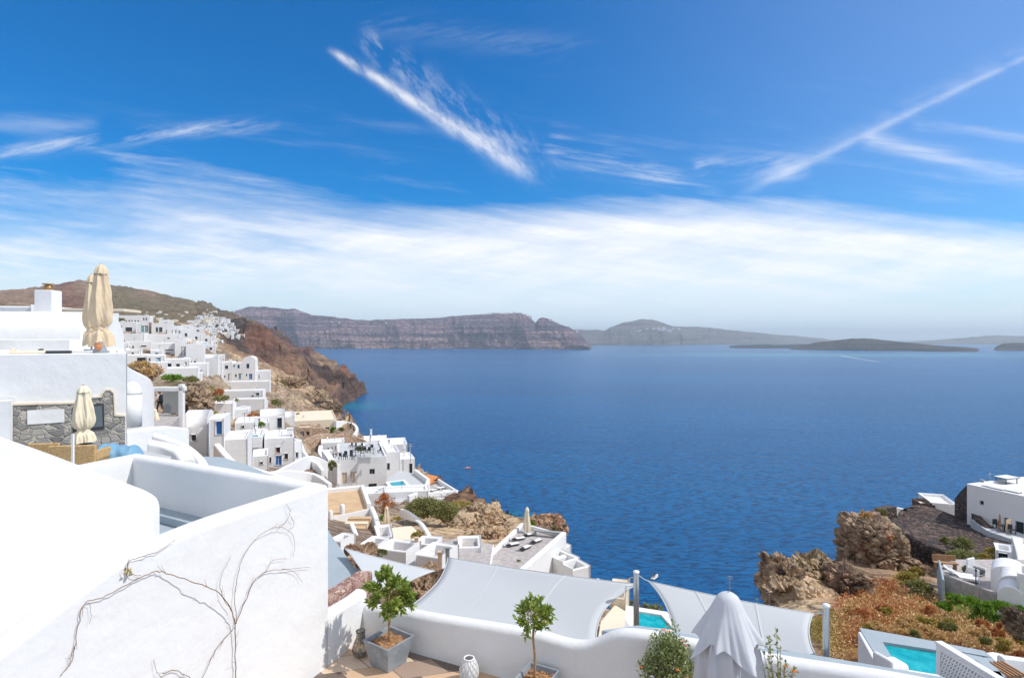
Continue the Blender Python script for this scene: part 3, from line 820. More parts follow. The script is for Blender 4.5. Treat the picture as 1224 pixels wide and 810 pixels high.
    for u0, u1, z0, z1, kind, colr in rects:
        w_ = u1-u0; h_ = z1-z0; fr = min(.07, w_*.16); yp = rv-.02
        fb = MB(); fb.box(((u0+u1)/2, yp-.03, z1-fr/2), (w_, .06, fr)); fb.box((u0+fr/2, yp-.03, (z0+z1-fr)/2), (fr, .06, h_-fr)); fb.box((u1-fr/2, yp-.03, (z0+z1-fr)/2), (fr, .06, h_-fr))
        if w_ > .7: fb.box(((u0+u1)/2, yp-.03, (z0+z1-fr)/2), (fr*.8, .05, h_-fr))
        pane = MB(); pane.box(((u0+u1)/2, yp+.005, (z0+z1)/2), (w_, .03, h_))
        if kind == 'win':
            fb.box(((u0+u1)/2, yp-.04, z0+fr/2), (w_, .08, fr))
            fo = fb.build('window', colr, t); pane.build('pane', 'glass_dark', fo)
        elif kind == 'glass':
            fo = fb.build('door', 'white_paint', t); pane.build('pane', colr, fo)
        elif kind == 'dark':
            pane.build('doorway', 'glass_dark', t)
        else:
            pane2 = MB(); pane2.box(((u0+u1)/2, yp, (z0+z1-fr)/2), (w_-2*fr, .05, h_-fr))
            do = pane2.build('door', colr, t); fb.build('frame', 'white_paint', do)
    for o in ops:
        if o[0] != 'arch': continue
    hr = random.Random(int(px0*31+yt*17))
    if depth > 3 and W > 2.5 and roof == 'flat' and d > 50:
        for q in range(hr.randint(1, 2)):
            x_ = hr.uniform(.2, .8)*W; y_ = hr.uniform(.35, .7)*depth; z_ = H-para
            vb = MB(); k_ = hr.random()
            if k_ < .4: vb.box((x_, y_, z_+.35), (.5, .5, .7)); vb.box((x_, y_, z_+.74), (.62, .62, .08)); vb.build('roof_vent', mat, t, bevel=.03)
            elif k_ < .7: vb.lathe([(.06, z_), (.06, z_+.9), (.12, z_+.92), (.03, z_+1.05)], 8, (x_, y_, 0)); vb.build('vent_pipe', 'steel', t)
            else: vb.tube([(x_, y_, z_), (x_, y_, z_+1.7)], .03, 5); vb.box((x_, y_, z_+1.6), (.8, .03, .03)); vb.box((x_, y_, z_+1.4), (.6, .03, .03)); vb.build('aerial', 'dark_metal', t)
        vb = MB(); vb.box((W*hr.uniform(.1, .9), -.12, H-para+.02), (.1, .3, .08)); vb.build('rain_spout', mat, t)
        for r in rects:
            if r[4] in ('door', 'glass') and hr.random() < .7:
                vb = MB(); vb.box((min(W-.2, r[1]+.25), -.06, r[3]-.1), (.12, .12, .22)); vb.build('wall_lamp', 'dark_metal', t)
    for (cpx, cw, ch) in chim:
        cb = MB(); cb.box((hit(cpx), depth*.5, H+ch/2-.1), (cw, cw, ch+.2)); cb.box((hit(cpx), depth*.5, H+ch+.06), (cw*1.25, cw*1.25, .12))
        cb.build('chimney', mat, t, bevel=.04)
    return t, L, W, H, a

def crease(o):
    me = o.data
    for p in me.polygons:
        if len(p.vertices) > 6: p.use_smooth = False
def lp(t, x, y, z=0):   # local point of a thing in the world
    return V(t.location) + Matrix.Rotation(t.rotation_euler.z, 3, 'Z') @ V((x, y, z))
B = 'blue_paint'; GD = 'glass_dark'; GG = 'glass_grey'; WP = 'white_paint'; GR = 'grey_paint'; LB = 'light_blue_paint'
# ---- upper village, seen between the parasols and the hotel
house('long white upper house with a row of small arches under its roof', 136, 179, 376.5, 388, 300, 20, 8, [('dark', 150+3.6*k, 151.6+3.6*k, 382.6, 384.4, GD) for k in range(5)]+[('win', 171, 172.6, 379.5, 383, GR), ('win', 174, 175.6, 379.5, 383, GR)])
house('white house with a wide grey window, left of the green door', 138, 162, 384.5, 397, 262, 20, 7, [('win', 140, 146, 389, 394, GR), ('dark', 150, 158, 391, 396, GR)])
house('white house with a big green glass door in the upper village', 163, 177.5, 386.5, 397.5, 258, 24, 7, [('glass', 168.5, 172, 389, 397, 'green_paint'), ('glass', 173, 177, 389, 397, 'green_paint')])
house('white house with a dark double window right of the dull red wall', 181, 205, 386.5, 399, 252, 24, 7, [('win', 186, 189, 391, 397, GR), ('win', 190, 194, 391, 397, GR), ('door', 198, 199.6, 394, 398.5, GR)])
t_ = thing('wall', P(177.6, 397.5, 254), 'narrow dull red wall between two white houses of the upper village', 'wall', math.radians(20))
mb = MB(); mb.box((.65, .4, 1.2), (1.25, .8, 6.4)); mb.build('panel', 'stone_pink', t_)
house('low white house with three narrow doors above the terraces', 200, 218, 389, 401, 240, 26, 7, [('door', 205, 206.6, 394, 399, GR), ('door', 209, 211, 394, 400, GR), ('win', 213.5, 215, 395, 397.5, GR)])
house('small white house behind the long terraces, with a green bush at its corner', 216, 232, 393, 404, 236, 26, 7, [('win', 221, 224, 398, 402, 'green_paint')])
house('broad white house with two blue grey windows under the upper village', 131, 172, 398.5, 411, 205, 22, 9, [('win', 136, 139.5, 405, 410, LB), ('win', 141, 144, 404.5, 410.5, LB), ('win', 146.5, 149, 405, 408, GR)])
house('long plain white house wall in the middle of the village', 171, 214, 399, 413, 212, 26, 9, [('win', 200, 203, 403, 405, WP)])
house('vaulted white house with an arched pale blue door', 128, 153, 409.5, 421, 186, 26, 7, [('door', 146.3, 151.5, 414.5, 421, LB), ('win', 138, 141, 417, 420, GR)], 'flat')
house('white house with a row of small dark doors above a terrace', 152, 182, 408, 419.5, 190, 26, 7, [('dark', 154, 155.4, 414, 417, GD), ('dark', 158, 160, 413, 416, GD), ('win', 168, 175, 412.6, 414.2, GR)])
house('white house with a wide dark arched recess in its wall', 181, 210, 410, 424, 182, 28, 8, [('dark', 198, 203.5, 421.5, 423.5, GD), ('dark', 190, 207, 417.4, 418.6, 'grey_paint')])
house('white house with two tall grey shuttered slits beside the big blank wall', 209, 223, 406, 426, 180, 28, 7, [('door', 216.6, 218, 414, 425, GR), ('door', 220, 221.6, 414, 425, GR)])
house('big blank white block with two tiny windows near its foot', 222.5, 243, 411, 436.5, 176, 24, 9, [('dark', 227.4, 229, 431, 433.6, GD), ('dark', 232, 234, 431, 433.6, GD)])
house('white house with a turquoise door over the brown rock bank', 151, 178, 424, 440, 158, 28, 7, [('dark', 164, 174, 427, 432, 'grey_paint')])
house('white house front with a wide turquoise glass door', 176, 196, 424.5, 437, 156, 28, 7, [('glass', 186, 192, 427, 433, 'light_blue_paint'), ('win', 178, 180, 428, 431, GR)])
house('white house with a single small dark window at the edge of the rock bank', 179, 200, 433, 450, 142, 30, 7, [('dark', 192, 193.4, 437, 439, GD), ('glass', 186, 189, 442, 447, 'light_blue_paint'), ('glass', 191.5, 194, 442, 447, 'light_blue_paint')])
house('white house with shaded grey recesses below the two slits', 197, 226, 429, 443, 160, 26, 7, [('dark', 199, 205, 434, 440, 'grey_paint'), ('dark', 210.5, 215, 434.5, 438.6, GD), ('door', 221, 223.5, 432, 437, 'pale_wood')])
house('broad low white terrace house above the green shrubs', 196, 236, 440, 452, 146, 24, 8, [])
# hotel
hd = 212
house('leftmost white block of the hillside hotel, with two blue doors', 236, 254, 437, 457, hd-6, 16, 8, [('win', 244.5, 246, 438.5+0, 440.6, B), ('win', 244.4, 246, 449, 452, B), ('door', 248, 250, 447.8, 454, B)])
house('white hotel block with a small dark square window over three doors', 253.6, 265.5, 433.5, 456, hd-2, 16, 8, [('win', 256, 258.6, 437.6, 441, GR), ('win', 254.5, 256, 448, 450.6, B), ('door', 258, 261, 447.8, 453.4, B), ('win', 262.4, 264, 447.6, 450, B)], chim=((262, .7, .5),))
house('white hotel block with a tall blue balcony door over two small doors', 265.3, 277, 432.5, 456, hd, 16, 8, [('win', 269, 272.8, 436.4, 440.5, B), ('win', 268, 269.6, 448.2, 451, B), ('door', 272.4, 274.4, 446.4, 453.6, GR)], chim=((273, .8, .8),))
house('white hotel block with two upper blue windows and a wide green glass door', 276.8, 290, 433.6, 456, hd+1, 16, 8, [('win', 279, 280.8, 436, 438.4, B), ('win', 283.8, 286.5, 435.8, 440, B), ('win', 281, 283, 447, 450.6, GR), ('glass', 285, 288, 446, 453, 'green_paint')])
house('white hotel block with a round gabled top over one tall blue window', 289.8, 304.5, 431, 456, hd+2, 16, 8, [('win', 294.6, 298, 434.4, 440, B), ('win', 294, 295.6, 446.6, 449.4, B), ('door', 297.4, 301.6, 446.4, 453, B)], 'vault', rise=1.6)
house('low white end wing of the hotel beside the rocks', 304, 322, 443, 455, hd+8, 18, 6, [('win', 304.8, 306.4, 446.4, 448.6, B), ('door', 309, 310.4, 447.6, 452, B)])
house('lower white hotel block with a dark door between two windows', 246, 277, 456.5, 467, hd-24, 16, 3, [('win', 255.4, 257.4, 458.6, 461.4, GR), ('door', 259.4, 262.4, 457.8, 464.6, GD), ('win', 264, 266, 458, 461.2, GR)], rimt=.5)
house('grey white blank terrace wall under the middle of the hotel', 276, 322, 456, 467, hd-26, 14, 3, [], rimt=.5)
house('wide white lower terrace block at the foot of the hotel', 266, 314, 467, 478, hd-52, 12, 4, [('dark', 300.5, 303.5, 472, 473.6, GD), ('win', 306, 310, 469, 472.4, LB)])
house('low white wall block at the base of the hotel terraces', 279, 316, 477, 486, hd-66, 12, 3, [])
for k, (x, y) in enumerate(((269, 464.5), (271.5, 463.8), (274, 463.6))):
    pass
# arched walls left of the hotel
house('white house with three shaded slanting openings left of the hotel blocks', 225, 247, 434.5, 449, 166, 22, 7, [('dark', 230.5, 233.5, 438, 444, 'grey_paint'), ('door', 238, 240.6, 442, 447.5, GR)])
house('small white vaulted house between the big blank block and the hotel', 241, 260, 428, 442, 190, 20, 7, [], 'vaultx', rise=1.2)
house('white terrace house with a row of brown pots along its wall', 245, 278, 482.5, 500, 112, 18, 5, [('dark', 248, 250, 483.6, 486, GD)], ground='beige')
house('low white wall block with a thin red line beside the shrubs', 277, 296, 489, 500, 116, 16, 4, [], ground='beige')
# middle distance: around the blue door
house('white domed house left of the tall blue door', 219, 247, 511, 545, 62, 20, 6, [('win', 228.6, 234.6, 519, 527, GR)], 'vaultx', rise=1.5, ground='dirt')
house('white gable house with a tall bright blue door', 250, 267.5, 500.5, 548, 60, 18, 4.5, [('door', 257.5, 265.8, 503, 519, B)], ground='dirt', para=.15)
house('white house with a tiny turquoise plunge pool on its flat roof', 287, 313, 523, 556, 84, 20, 8, [('dark', 300, 301.6, 544, 545.4, GD)])
house('low plain white wall house right of the blue door staircase', 281, 305, 505, 527, 96, 20, 7, [('dark', 289, 292, 508.5, 511, 'grey_paint')])
house('small white house block with an arched niche at its foot', 302, 321, 545, 560, 76, 22, 5, [('dark', 311, 314.4, 551.4, 554.4, 'grey_paint')])
tA = house('white two storey house with a blue door and brown framed windows', 316, 352, 524, 557, 86, 22, 8,
      [('win', 330, 335, 534, 541, 'terracotta'), ('win', 319.5, 324.5, 546, 553, 'terracotta'), ('door', 329, 337, 543.6, 555.6, B), ('win', 339.6, 344.4, 541.6, 548.6, 'terracotta')], chim=((347, .8, .7),))
house('narrow white side wing with one blue window, joined to the two storey house', 351.5, 361, 527, 551, 88, 50, 6, [('win', 353.4, 356.4, 540, 546.6, B)])
house('plain white house with a flat roof behind the two storey blue door house', 290, 322, 506, 521, 112, 22, 8, [])
house('small white cube house with a dark hooded arch above the blue door house', 311, 341, 497.6, 513, 118, 24, 6, [('dark', 331.6, 337, 499, 511, GD)], 'vaultx', rise=1.1)
house('long beige flat roofed house on the cliff edge', 352, 402.5, 503, 521, 162, 20, 22, [('win', 389.6, 393.6, 510, 515, LB)], mat='cream', deck='cream', para=.25)
house('low brown stone house with dark blue doors, left of the beige roof', 354.5, 372, 511, 528.5, 140, 14, 5, [('door', 358, 364, 515.6, 527.6, GG), ('win', 366.4, 370, 515.4, 520, GG)], mat='stone_tan', deck='cream')
house('rough brown stone retaining block under the beige house', 371.5, 386, 512, 530, 142, 22, 5, [], mat='stone_tan', deck='stone_tan', para=.05)
tB = house('large white two storey house with a furnished roof terrace', 404, 462, 548, 597, 112, 17, 17,
      [('glass', 408.6, 415, 564.4, 577, 'pale_wood'), ('glass', 418.6, 424.4, 563.4, 576.4, 'pale_wood'), ('win', 441.6, 448, 560, 566.4, GR), ('dark', 440.6, 450.4, 577.6, 581.8, GR)], deck='grey_floor', para=.35)
house('small white bar building with four narrow dark windows on the roof terrace', 384, 412, 529, 548, 128, 17, 5,
      [('dark', 391.4, 393, 534.4, 542.5, GD), ('dark', 396.6, 398, 533.6, 539, GD), ('dark', 400.4, 401.8, 532.6, 536.6, GD), ('dark', 404, 405.4, 532, 535.6, GD), ('dark', 408, 409.2, 531.4, 534.6, GD)])
house('white house end wall left of the two pale wooden doors', 392, 405, 549, 597, 110, 24, 10, [])
house('white house with a dark shaded porch behind the turquoise pool', 462, 478, 540, 575, 122, 18, 9, [('dark', 462.8, 466, 553, 561, GD)])
house('white house with a slate awning strip on its sloping roof by the sea', 455, 487, 531.5, 556, 140, 14, 9, [('dark', 466, 474, 542.6, 546, 'grey_paint')], para=.2)
house('white cliff edge house with an overhanging flat canopy', 478, 496, 548.6, 572, 124, 18, 7, [('dark', 489.4, 493, 553.4, 566, GG)], chim=((486, .4, 3.2),), para=.15)
house('white block with a chimney behind the roof terrace', 434, 462, 527, 541, 148, 12, 8, [('win', 445, 452, 529.4, 532.5, 'pale_wood')], chim=((443, .5, 2.2),), para=.15)
house('broad white retaining house wall under the pool deck', 440, 512, 589, 606, 97, 10, 4, [('dark', 470, 473, 594, 599, 'grey_paint')], rimt=.5)
house('stepped white wall block between the big seaside house and the brown shrub', 433, 462, 590, 607, 90, 14, 4, [])
house('white house end rising behind the row of pots', 205, 227, 478, 500, 96, 26, 5, [('dark', 210, 213, 486, 491, 'grey_paint')])
house('low white terrace wall with a grey door under the upper green shrubs', 218, 246, 500, 516, 74, 24, 5, [('door', 232, 235, 505, 513, 'grey_paint')])
house('small white vaulted roof above the round terrace wall of the beige house', 336, 352, 499, 512, 135, 20, 6, [], 'vaultx', rise=1.)
house('white block with two pale niches right of the plunge pool house', 302, 318, 520, 545, 92, 20, 6, [('dark', 305, 308, 528, 534, 'white_paint')])
house('white cube with a grey door between the hotel and the dry rocks', 305, 319, 481, 492, 150, 20, 5, [('door', 309, 311, 485, 490.5, 'grey_paint')])
house('white house with two small blue windows left of the hotel blocks', 214, 240, 446, 459, 150, 24, 6, [('win', 222, 224, 449, 453, B), ('win', 229, 231, 449, 453, B)])
MORE = ((228, 240, 399, 409, 250, 'small white house with a square grey window on the shoulder above the blank block', 'win'), (240, 252, 402, 411, 262, 'white cube house right of the green corner bush', 'dark'), (232, 246, 408, 416, 232, 'white house with a grey door behind the big blank block', 'door'),
 (205, 219, 399, 407, 238, 'white house with a tiny dark opening above the dark arched recess', 'dark'), (246, 257, 412, 421, 246, 'white cube at the end of the houses before the cliff', 'dark'), (217, 229, 388, 395, 300, 'small white house behind the three narrow doors', 'win'),
 (190, 206, 382, 389, 305, 'white house behind the dark double window', 'win'), (229, 243, 391, 399, 290, 'white house at the lower edge of the dense far village', 'dark'), (180, 193, 418, 427, 168, 'white house with a grey door under the wide dark recess', 'door'),
 (133, 150, 416, 427, 170, 'white wall house below the pale blue arched door', 'dark'), (150, 166, 418, 427, 172, 'white house with a small dark slot above the rock bank', 'dark'), (255, 268, 424, 434, 224, 'white roof terrace house behind the left hotel blocks', 'dark'))
for x0, x1, yt_, yb_, d_, lb_, kd in MORE:
    m_ = (x0*.45+x1*.55); house(lb_, x0, x1, yt_, yb_, d_, 24, 6, [(kd, m_-1.4, m_+1.4, yt_+3, yb_-(.6 if kd == 'door' else 3.2), GR)])
# far village: rows of tiny houses on the slope and scattered farms
rnd = random.Random(5)
TINY = []
def tiny(label, group, px, py, d, wpx, hpx, mat='white'): TINY.append((label, group, px, py, d, wpx, hpx, mat))
def place_tiny(ev, label, group, px, py, d, wpx, hpx, mat):
    ds = np.exp(np.linspace(math.log(max(180, d*.35)), math.log(3000), 160)); q = ev(np.full((1, 160), float(px)), ds[None])[0]
    i = int(np.argmax(q <= py)); d = float(ds[i]) if q[i] <= py else d
    hpx = max(hpx, min(hpx*1.3, 3.2/d*F))
    W = wpx/F*d; H = hpx/F*d; t = thing('house', P(px, py, d)-V((0, 0, .4)), label, 'house', math.radians(rnd.uniform(5, 50)), group)
    D_ = W*rnd.uniform(.6, 1.1)
    mb = MB(); mb.box((0, D_/2, (H-3-W*.3)/2), (W, D_, H+3+W*.3)); mb.build('wall', mat, t)
    mb = MB(); mb.box((0, D_/2, H+.2), (W*.98, D_*.98, .4)); mb.build('roof', mat, t)
    if wpx > 2.6:
        for q in range(rnd.randint(1, 3)):
            b = MB(); b.box((W*(-.32+.3*q), -.03, H*.45), (W*.13, .1, H*.42)); b.build('window', 'glass_dark', t)
    return t
FARV = [((232, 405), (300, 396), (236, 382), (300, 388))]
lab = 'tiny white house in the dense far part of the village on the slope'
for row in range(15):
    f = row/14.; y = 418-f*38; d = 215*math.exp(f*1.65)
    x0 = 206+f*30 if row > 1 else 222; x1 = 246+min(1, f*2)*36-max(0, f-.55)*50
    if y < 402: x1 += 10
    x0 -= 5
    n = int((x1-x0)/4.6)+1
    for k in range(n):
        x = x0+(x1-x0)*(k+rnd.uniform(-.1, .9))/n
        if rnd.random() < .14: continue
        tiny(lab, 'tiny white houses of the far village', x, y+rnd.uniform(-1.3, 1.3)+.05*(x-240), d*rnd.uniform(.97, 1.03), rnd.uniform(3.2, 7), rnd.uniform(2.2, 4.2), 'white' if rnd.random() < .85 else 'cream')
for k in range(45):
    x = rnd.uniform(134, 262); y = 384.5-rnd.random()**1.6*13-(x-200)*.02
    if y > 383 and x < 185: y -= 4
    d = 900*math.exp((384-y)/13.*.75)
    tiny('tiny pale farmhouse scattered on the dry slope under the hill', 'tiny farmhouses under the hill', x, y, d, rnd.uniform(1.6, 5.), rnd.uniform(1., 2.2), 'cream' if rnd.random() < .5 else 'white')
tiny('lone little white chapel high on the brow of the dry hill', None, 242, 364.6, 2200, 3., 1.8)
# Far town on the rim of the caldera cliff, and the two towns beyond
RT = MB()
def rimtown(n, x0, x1, skyl, d, lab, grp, dy=(0, 3), s=(1.2, 2.8)):
    for k in range(n):
        x = rnd.uniform(x0, x1); y = np.interp(x, [a for a, b in skyl], [b for a, b in skyl])+rnd.uniform(*dy)
        W = rnd.uniform(*s)/F*d; H = rnd.uniform(.9, 1.7)/F*d
        RT.box(P(x, y, d+rnd.uniform(0, 40)), (W, W*.8, H*1.4), rnd.uniform(-.5, .5))
rimtown(64, 583, 634, [(583, 376.5), (600, 375.2), (622, 374.8), (634, 379)], 7950, 'speck of a white house in the town on top of the far caldera cliff', 'white houses on the far cliff top', (-1.6, 1.2), (1.8, 4.2))
rimtown(12, 655, 692, [(655, 381), (668, 387), (680, 392), (692, 396)], 7450, 'speck of a white house stepping down the cliff behind the square rock', 'white houses beyond the square rock', (-.4, 1.))
rimtown(22, 752, 812, [(752, 394), (780, 393), (812, 394.5)], 12000, 'speck of a white house on the lower flank of the farthest mountain', 'white houses under the farthest mountain', (-2.5, 3.), (1.2, 3.2))
rimtown(3, 383, 470, [(383, 384), (470, 384)], 7500, 'lone white speck of a building on the dark caldera cliff face', 'lone buildings on the caldera cliff', (0, 3), (1.5, 3))

o = RT.build('far_town', 'white'); tag(o, 'white specks of houses along the top and face of the far caldera cliffs', None, None, 'stuff')
# ================================================================ the terrace below the camera
def WL(px, k=0.):          # depth of the big wall's face at a pixel column
    return (7.764-k)/(.384+(612-px)/F)
def PL(px, k=0.):          # depth of the parapet line at a pixel column
    return (10.63+k)/(1+.487*(px-612)/F)
FZ = -6.2
t = thing('terrace', (0, 9, FZ), 'tiled terrace floor of brown and peach stone squares below the white walls', 'terrace')
mb = MB(); poly = [(-6, 3), (12, 3), (12, 4.7), (-3.0, 12.2), (-3.35, 11.9), (-6.4, 3.6)]
mb.prism([(x, y-9) for x, y in poly], -.3, 0); mb.build('floor', 'terrace_tiles', t)
mb = MB(); mb.prism([(x, y-9) for x, y in poly], -5, -.3); mb.build('foundation', 'wash', t)
# big wall with its corner, back wall and left wall of the sunken roof terrace
top = [P(-90, 858, WL(-90)), P(-40, 812, WL(-40)), P(0, 777, WL(0)), P(50, 738, WL(50)), P(100, 700, WL(100)), P(150, 666, WL(150)), P(200, 643, WL(200)), P(250, 623, WL(250)), P(300, 606, WL(300)), P(392, 577, WL(392))]
sm = smooth_path(top, 4)
Cc = sm[-1]; Bc = V((-9.07, 14.2, -2.74)); Ac = V((-9.75, 12.2, -2.74))
t = thing('wall', (Cc.x, Cc.y, FZ), 'large smooth white wall with a rounded sloping top and a bare vine on it', 'wall')
mb = MB(); sweep_wall(mb, [p-V(t.location) for p in sm+[Cc+V((-.02, .02, 0))]+[Cc.lerp(Bc, .33), Cc.lerp(Bc, .66), Bc, Ac]], -1.9, .34, .13, side=1, arc=6)
mb.build('parapet', 'white', t, bevel=.05)
mb = MB(); fl = [(Cc.x-.3, Cc.y-.2), (Bc.x+.2, Bc.y-.2), (-10.5, 11.3), (-6.9, 11.3), (-5.2, 7.4)]
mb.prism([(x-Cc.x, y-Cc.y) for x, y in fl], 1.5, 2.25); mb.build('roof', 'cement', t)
mb = MB(); fl = [sm[0], sm[6], sm[12], sm[20], V((-4.75, 7.9, 0)), V((-6.75, 11.0, 0)), V((-8.2, 7.2, 0)), V((-8., 4.5, 0))]
mb.prism([(q.x-Cc.x-(.2 if k < 4 else 0), q.y-Cc.y) for k, q in enumerate(fl)], 1.5, 2.82); mb.build('landing', 'white', t)
mb = MB()
b0 = Bc+V((.3, -.35, 0)); b1 = Cc+V((-.3, -.15, 0)); d_ = (b1-b0).normalized(); n_ = V((d_.y, -d_.x, 0))
mb.prism([((q.x-Cc.x), (q.y-Cc.y)) for q in (b0, b1, b1+n_*.5, b0+n_*.5)], 2.25, 2.42); mb.build('step', 'cement', t, bevel=.02)
mb = MB(); pts = [q-V((0, 0, 0)) for q in sm]
ring = []
for k, q in enumerate(sm[:-1]):
    a, b = sm[k], sm[k+1]
    i = mb.addv([(a.x-.004-Cc.x, a.y-Cc.y, -.9), (b.x-.004-Cc.x, b.y-Cc.y, -.9), (b.x-.004-Cc.x, b.y-Cc.y, b.z-FZ-.3), (a.x-.004-Cc.x, a.y-Cc.y, a.z-FZ-.3)])
    mb.face((i, i+1, i+2, i+3))
mb.cur = 0
base = [(p.x-Cc.x, p.y-Cc.y) for p in sm]+[(Cc.x-.34-Cc.x, .1), (sm[0].x-Cc.x-.34, sm[0].y-Cc.y)]
mb.prism([(x-.012, y) for x, y in base], -.9, .2)
mb.v = mb.v; mb.build('face', 'white', t)
# stair parapet, upper left
WU = lambda px: 10.82/(.384+(612-px)/F)
top = [P(x, y, WU(x)) for x, y in ((-120, 478), (-60, 499), (0, 520), (60, 541), (120, 564), (160, 579), (180, 587))]+[P(191, 594, WU(191))]
sm2 = smooth_path(top, 4); sm2[-1].z -= .05
t = thing('wall', (sm2[0].x, sm2[0].y, FZ), 'plain white stair parapet sloping down to the right, above the big wall', 'wall')
mb = MB(); sweep_wall(mb, [p-V(t.location) for p in sm2], 0, .36, .15, side=1, arc=6); mb.build('parapet', 'white', t, bevel=.12, seg=3)
# low wall right of the big corner, and the parapet in front of the sea
t = thing('wall', P(392, 735, WL(392)), 'short low white wall continuing past the corner of the big wall', 'wall')
tp = [P(388, 737, WL(388)), P(410, 724, WL(410)), P(425, 715, WL(425)), P(438, 705, WL(438))]
mb = MB(); sweep_wall(mb, [p-V(t.location)-V((.0, 0, 0)) for p in tp], -3, .3, .1, side=1); mb.build('coping', 'white', t)
top = [P(x, y+3, PL(x)) for x, y in ((432, 722), (470, 726), (520, 735), (590, 746), (640, 755), (672, 764), (692, 767), (710, 764), (728, 756), (745, 753), (775, 756), (810, 763), (870, 774), (935, 787), (1000, 797), (1060, 806), (1130, 820), (1220, 845))]
sm3 = smooth_path(top, 4)
t = thing('wall', (0, 10.6, FZ), 'long white parapet with a softly dipping rounded top along the terrace edge', 'wall')
mb = MB(); sweep_wall(mb, [p-V(t.location) for p in sm3], -1, .30, .13, side=1, arc=6); mb.build('parapet', 'white', t, smooth=True)
# ledge outside the parapet
def slab(name, label, cat, pxpoly, z, th, mat, group=None, rim=None, top=None):
    w_ = [G(x, y, z) for x, y in pxpoly]; c = sum(w_, V())/len(w_)
    t = thing(name, c, label, cat, 0, group)
    mb = MB(); mb.prism([(p.x-c.x, p.y-c.y) for p in w_], -th, 0); mb.build('base', mat, t, bevel=.03)
    if top:
        cc = V((0, 0)); mb = MB(); mb.prism([((p.x-c.x)*.985, (p.y-c.y)*.985) for p in w_], -.01, .012); mb.build('floor', top, t)
    if rim:
        for (i, j, h, th_) in rim:
            a, b = w_[i]-c, w_[j % len(w_)]-c; a.z = b.z = h
            mb = MB(); sweep_wall(mb, [a, a.lerp(b, .5), b], -th*.98, th_, min(.09, th_*.4), side=0); mb.build('parapet', mat if mat != 'grey_floor' else 'white', t, bevel=min(.04, th_*.2))
    return t, w_
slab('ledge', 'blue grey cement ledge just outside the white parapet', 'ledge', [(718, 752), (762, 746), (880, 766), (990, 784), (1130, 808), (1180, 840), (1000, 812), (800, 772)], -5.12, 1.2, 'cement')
# stone wall below
t = thing('wall', P(400, 720, 12.8), 'rough pink and brown stone wall beyond the low white wall', 'wall')
tp = [P(372, 728, 12.1), P(400, 712, 13.), P(424, 697, 14.), P(445, 682, 15.2)]
mb = MB(); sweep_wall(mb, [p-V(t.location) for p in tp], -5, .4, .05, side=1); mb.build('masonry', 'stone_pink', t)
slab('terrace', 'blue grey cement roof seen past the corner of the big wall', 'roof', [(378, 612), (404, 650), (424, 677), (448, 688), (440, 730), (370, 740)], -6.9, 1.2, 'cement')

# ---------------------------------------------------------------- shade sails and their poles
def sail(label, c, inset, sag=.12, n=22, mat='sail', seams=2):
    """c: four corners in order; inset: how far each edge curves inwards (0-1)"""
    c = [V(p) for p in c]; ctr = sum(c, V())/4
    t = thing('shade_sail', ctr, label, 'shade sail', 0, 'shade sails')
    def edge(a, b, ins, s):
        m = a.lerp(b, s); k = 4*s*(1-s); return m+(ctr-(a+b)/2)*ins*k
    rows = []
    for i in range(n+1):
        u = i/n; row = []
        for j in range(n+1):
            v = j/n
            e = edge(c[0], c[1], inset[0], u)*(1-v)+edge(c[3], c[2], inset[2], u)*v \
              + edge(c[0], c[3], inset[3], v)*(1-u)+edge(c[1], c[2], inset[1], v)*u \
              - (c[0]*(1-u)*(1-v)+c[1]*u*(1-v)+c[2]*u*v+c[3]*(1-u)*v)
            e = e-V((0, 0, sag*16*u*(1-u)*v*(1-v)))
            e.z += .012*math.sin(u*9+v*5)*math.sin(v*11)
            row.append(e-ctr)
        rows.append(row)
    mb = MB(); mb.grid(rows); mb.build('fabric', mat, t, smooth=True, solid=.006)
    for e0 in (rows[0], rows[-1], [r[0] for r in rows], [r[-1] for r in rows]):
        hm = MB(); hm.tube(e0, .014, 6); hm.build('hem', mat, t, smooth=True)
    for k in range(1, seams+1):
        i = round(n*k/(seams+1)); sb = MB(); sb.grid([[p+V((-.02, 0, .008)) for p in rows[i]], [p+V((.02, .0, .008)) for p in rows[i]]]); sb.build('seam', mat, t)
    return t
sail('large pale grey shade sail left of the tall steel pole', [P(535, 666, 16.2), P(762, 698, 12.6), P(724, 800, 10.5), P(466, 738, 12.7)], (.04, .19, .05, .14), .05)
sail('pale grey shade sail between the two steel poles, behind the white parasol', [P(775, 694, 12.6), P(972, 733, 10.9), P(986, 800, 9.2), P(796, 800, 10.3)], (.05, .10, .05, .22), .04)
sail('small pale grey shade sail with a curved edge, beyond the stone wall', [P(412, 655, 18.5), P(520, 682, 18.5), P(470, 718, 15.5), P(438, 694, 16.)], (.06, .22, .1, .10), .08, seams=1)
def pole(px, y0, d, zb, label, r=.055):
    p = P(px, y0, d); t = thing('pole', (p.x, p.y, zb), label, 'pole', 0, 'steel poles of the shade sails'); H = p.z-zb
    mb = MB(); mb.lathe([(r, 0), (r, H-.01), (r*.9, H)], 16); mb.build('tube', 'steel', t, smooth=True, bevel=0)
    mb = MB(); mb.lathe([(r*1.12, H-.03), (r*1.12, H+.015), (r*.3, H+.03)], 16); mb.build('cap', 'white_paint', t, smooth=True)
    mb = MB(); mb.box((-.07, 0, H-.12), (.05, .03, .03)); mb.tube([(-.08, 0, H-.12), (-.12, 0, H-.13), (-.14, .02, H-.14)], .012, 6); mb.build('hook', 'steel', t)
    mb = MB(); mb.lathe([(r*2, 0), (r*2, .02)], 16); mb.build('base_plate', 'steel', t)
    return t
pole(760.5, 683, 12.2, -6.6, 'tall round steel pole between the two large shade sails', .057)
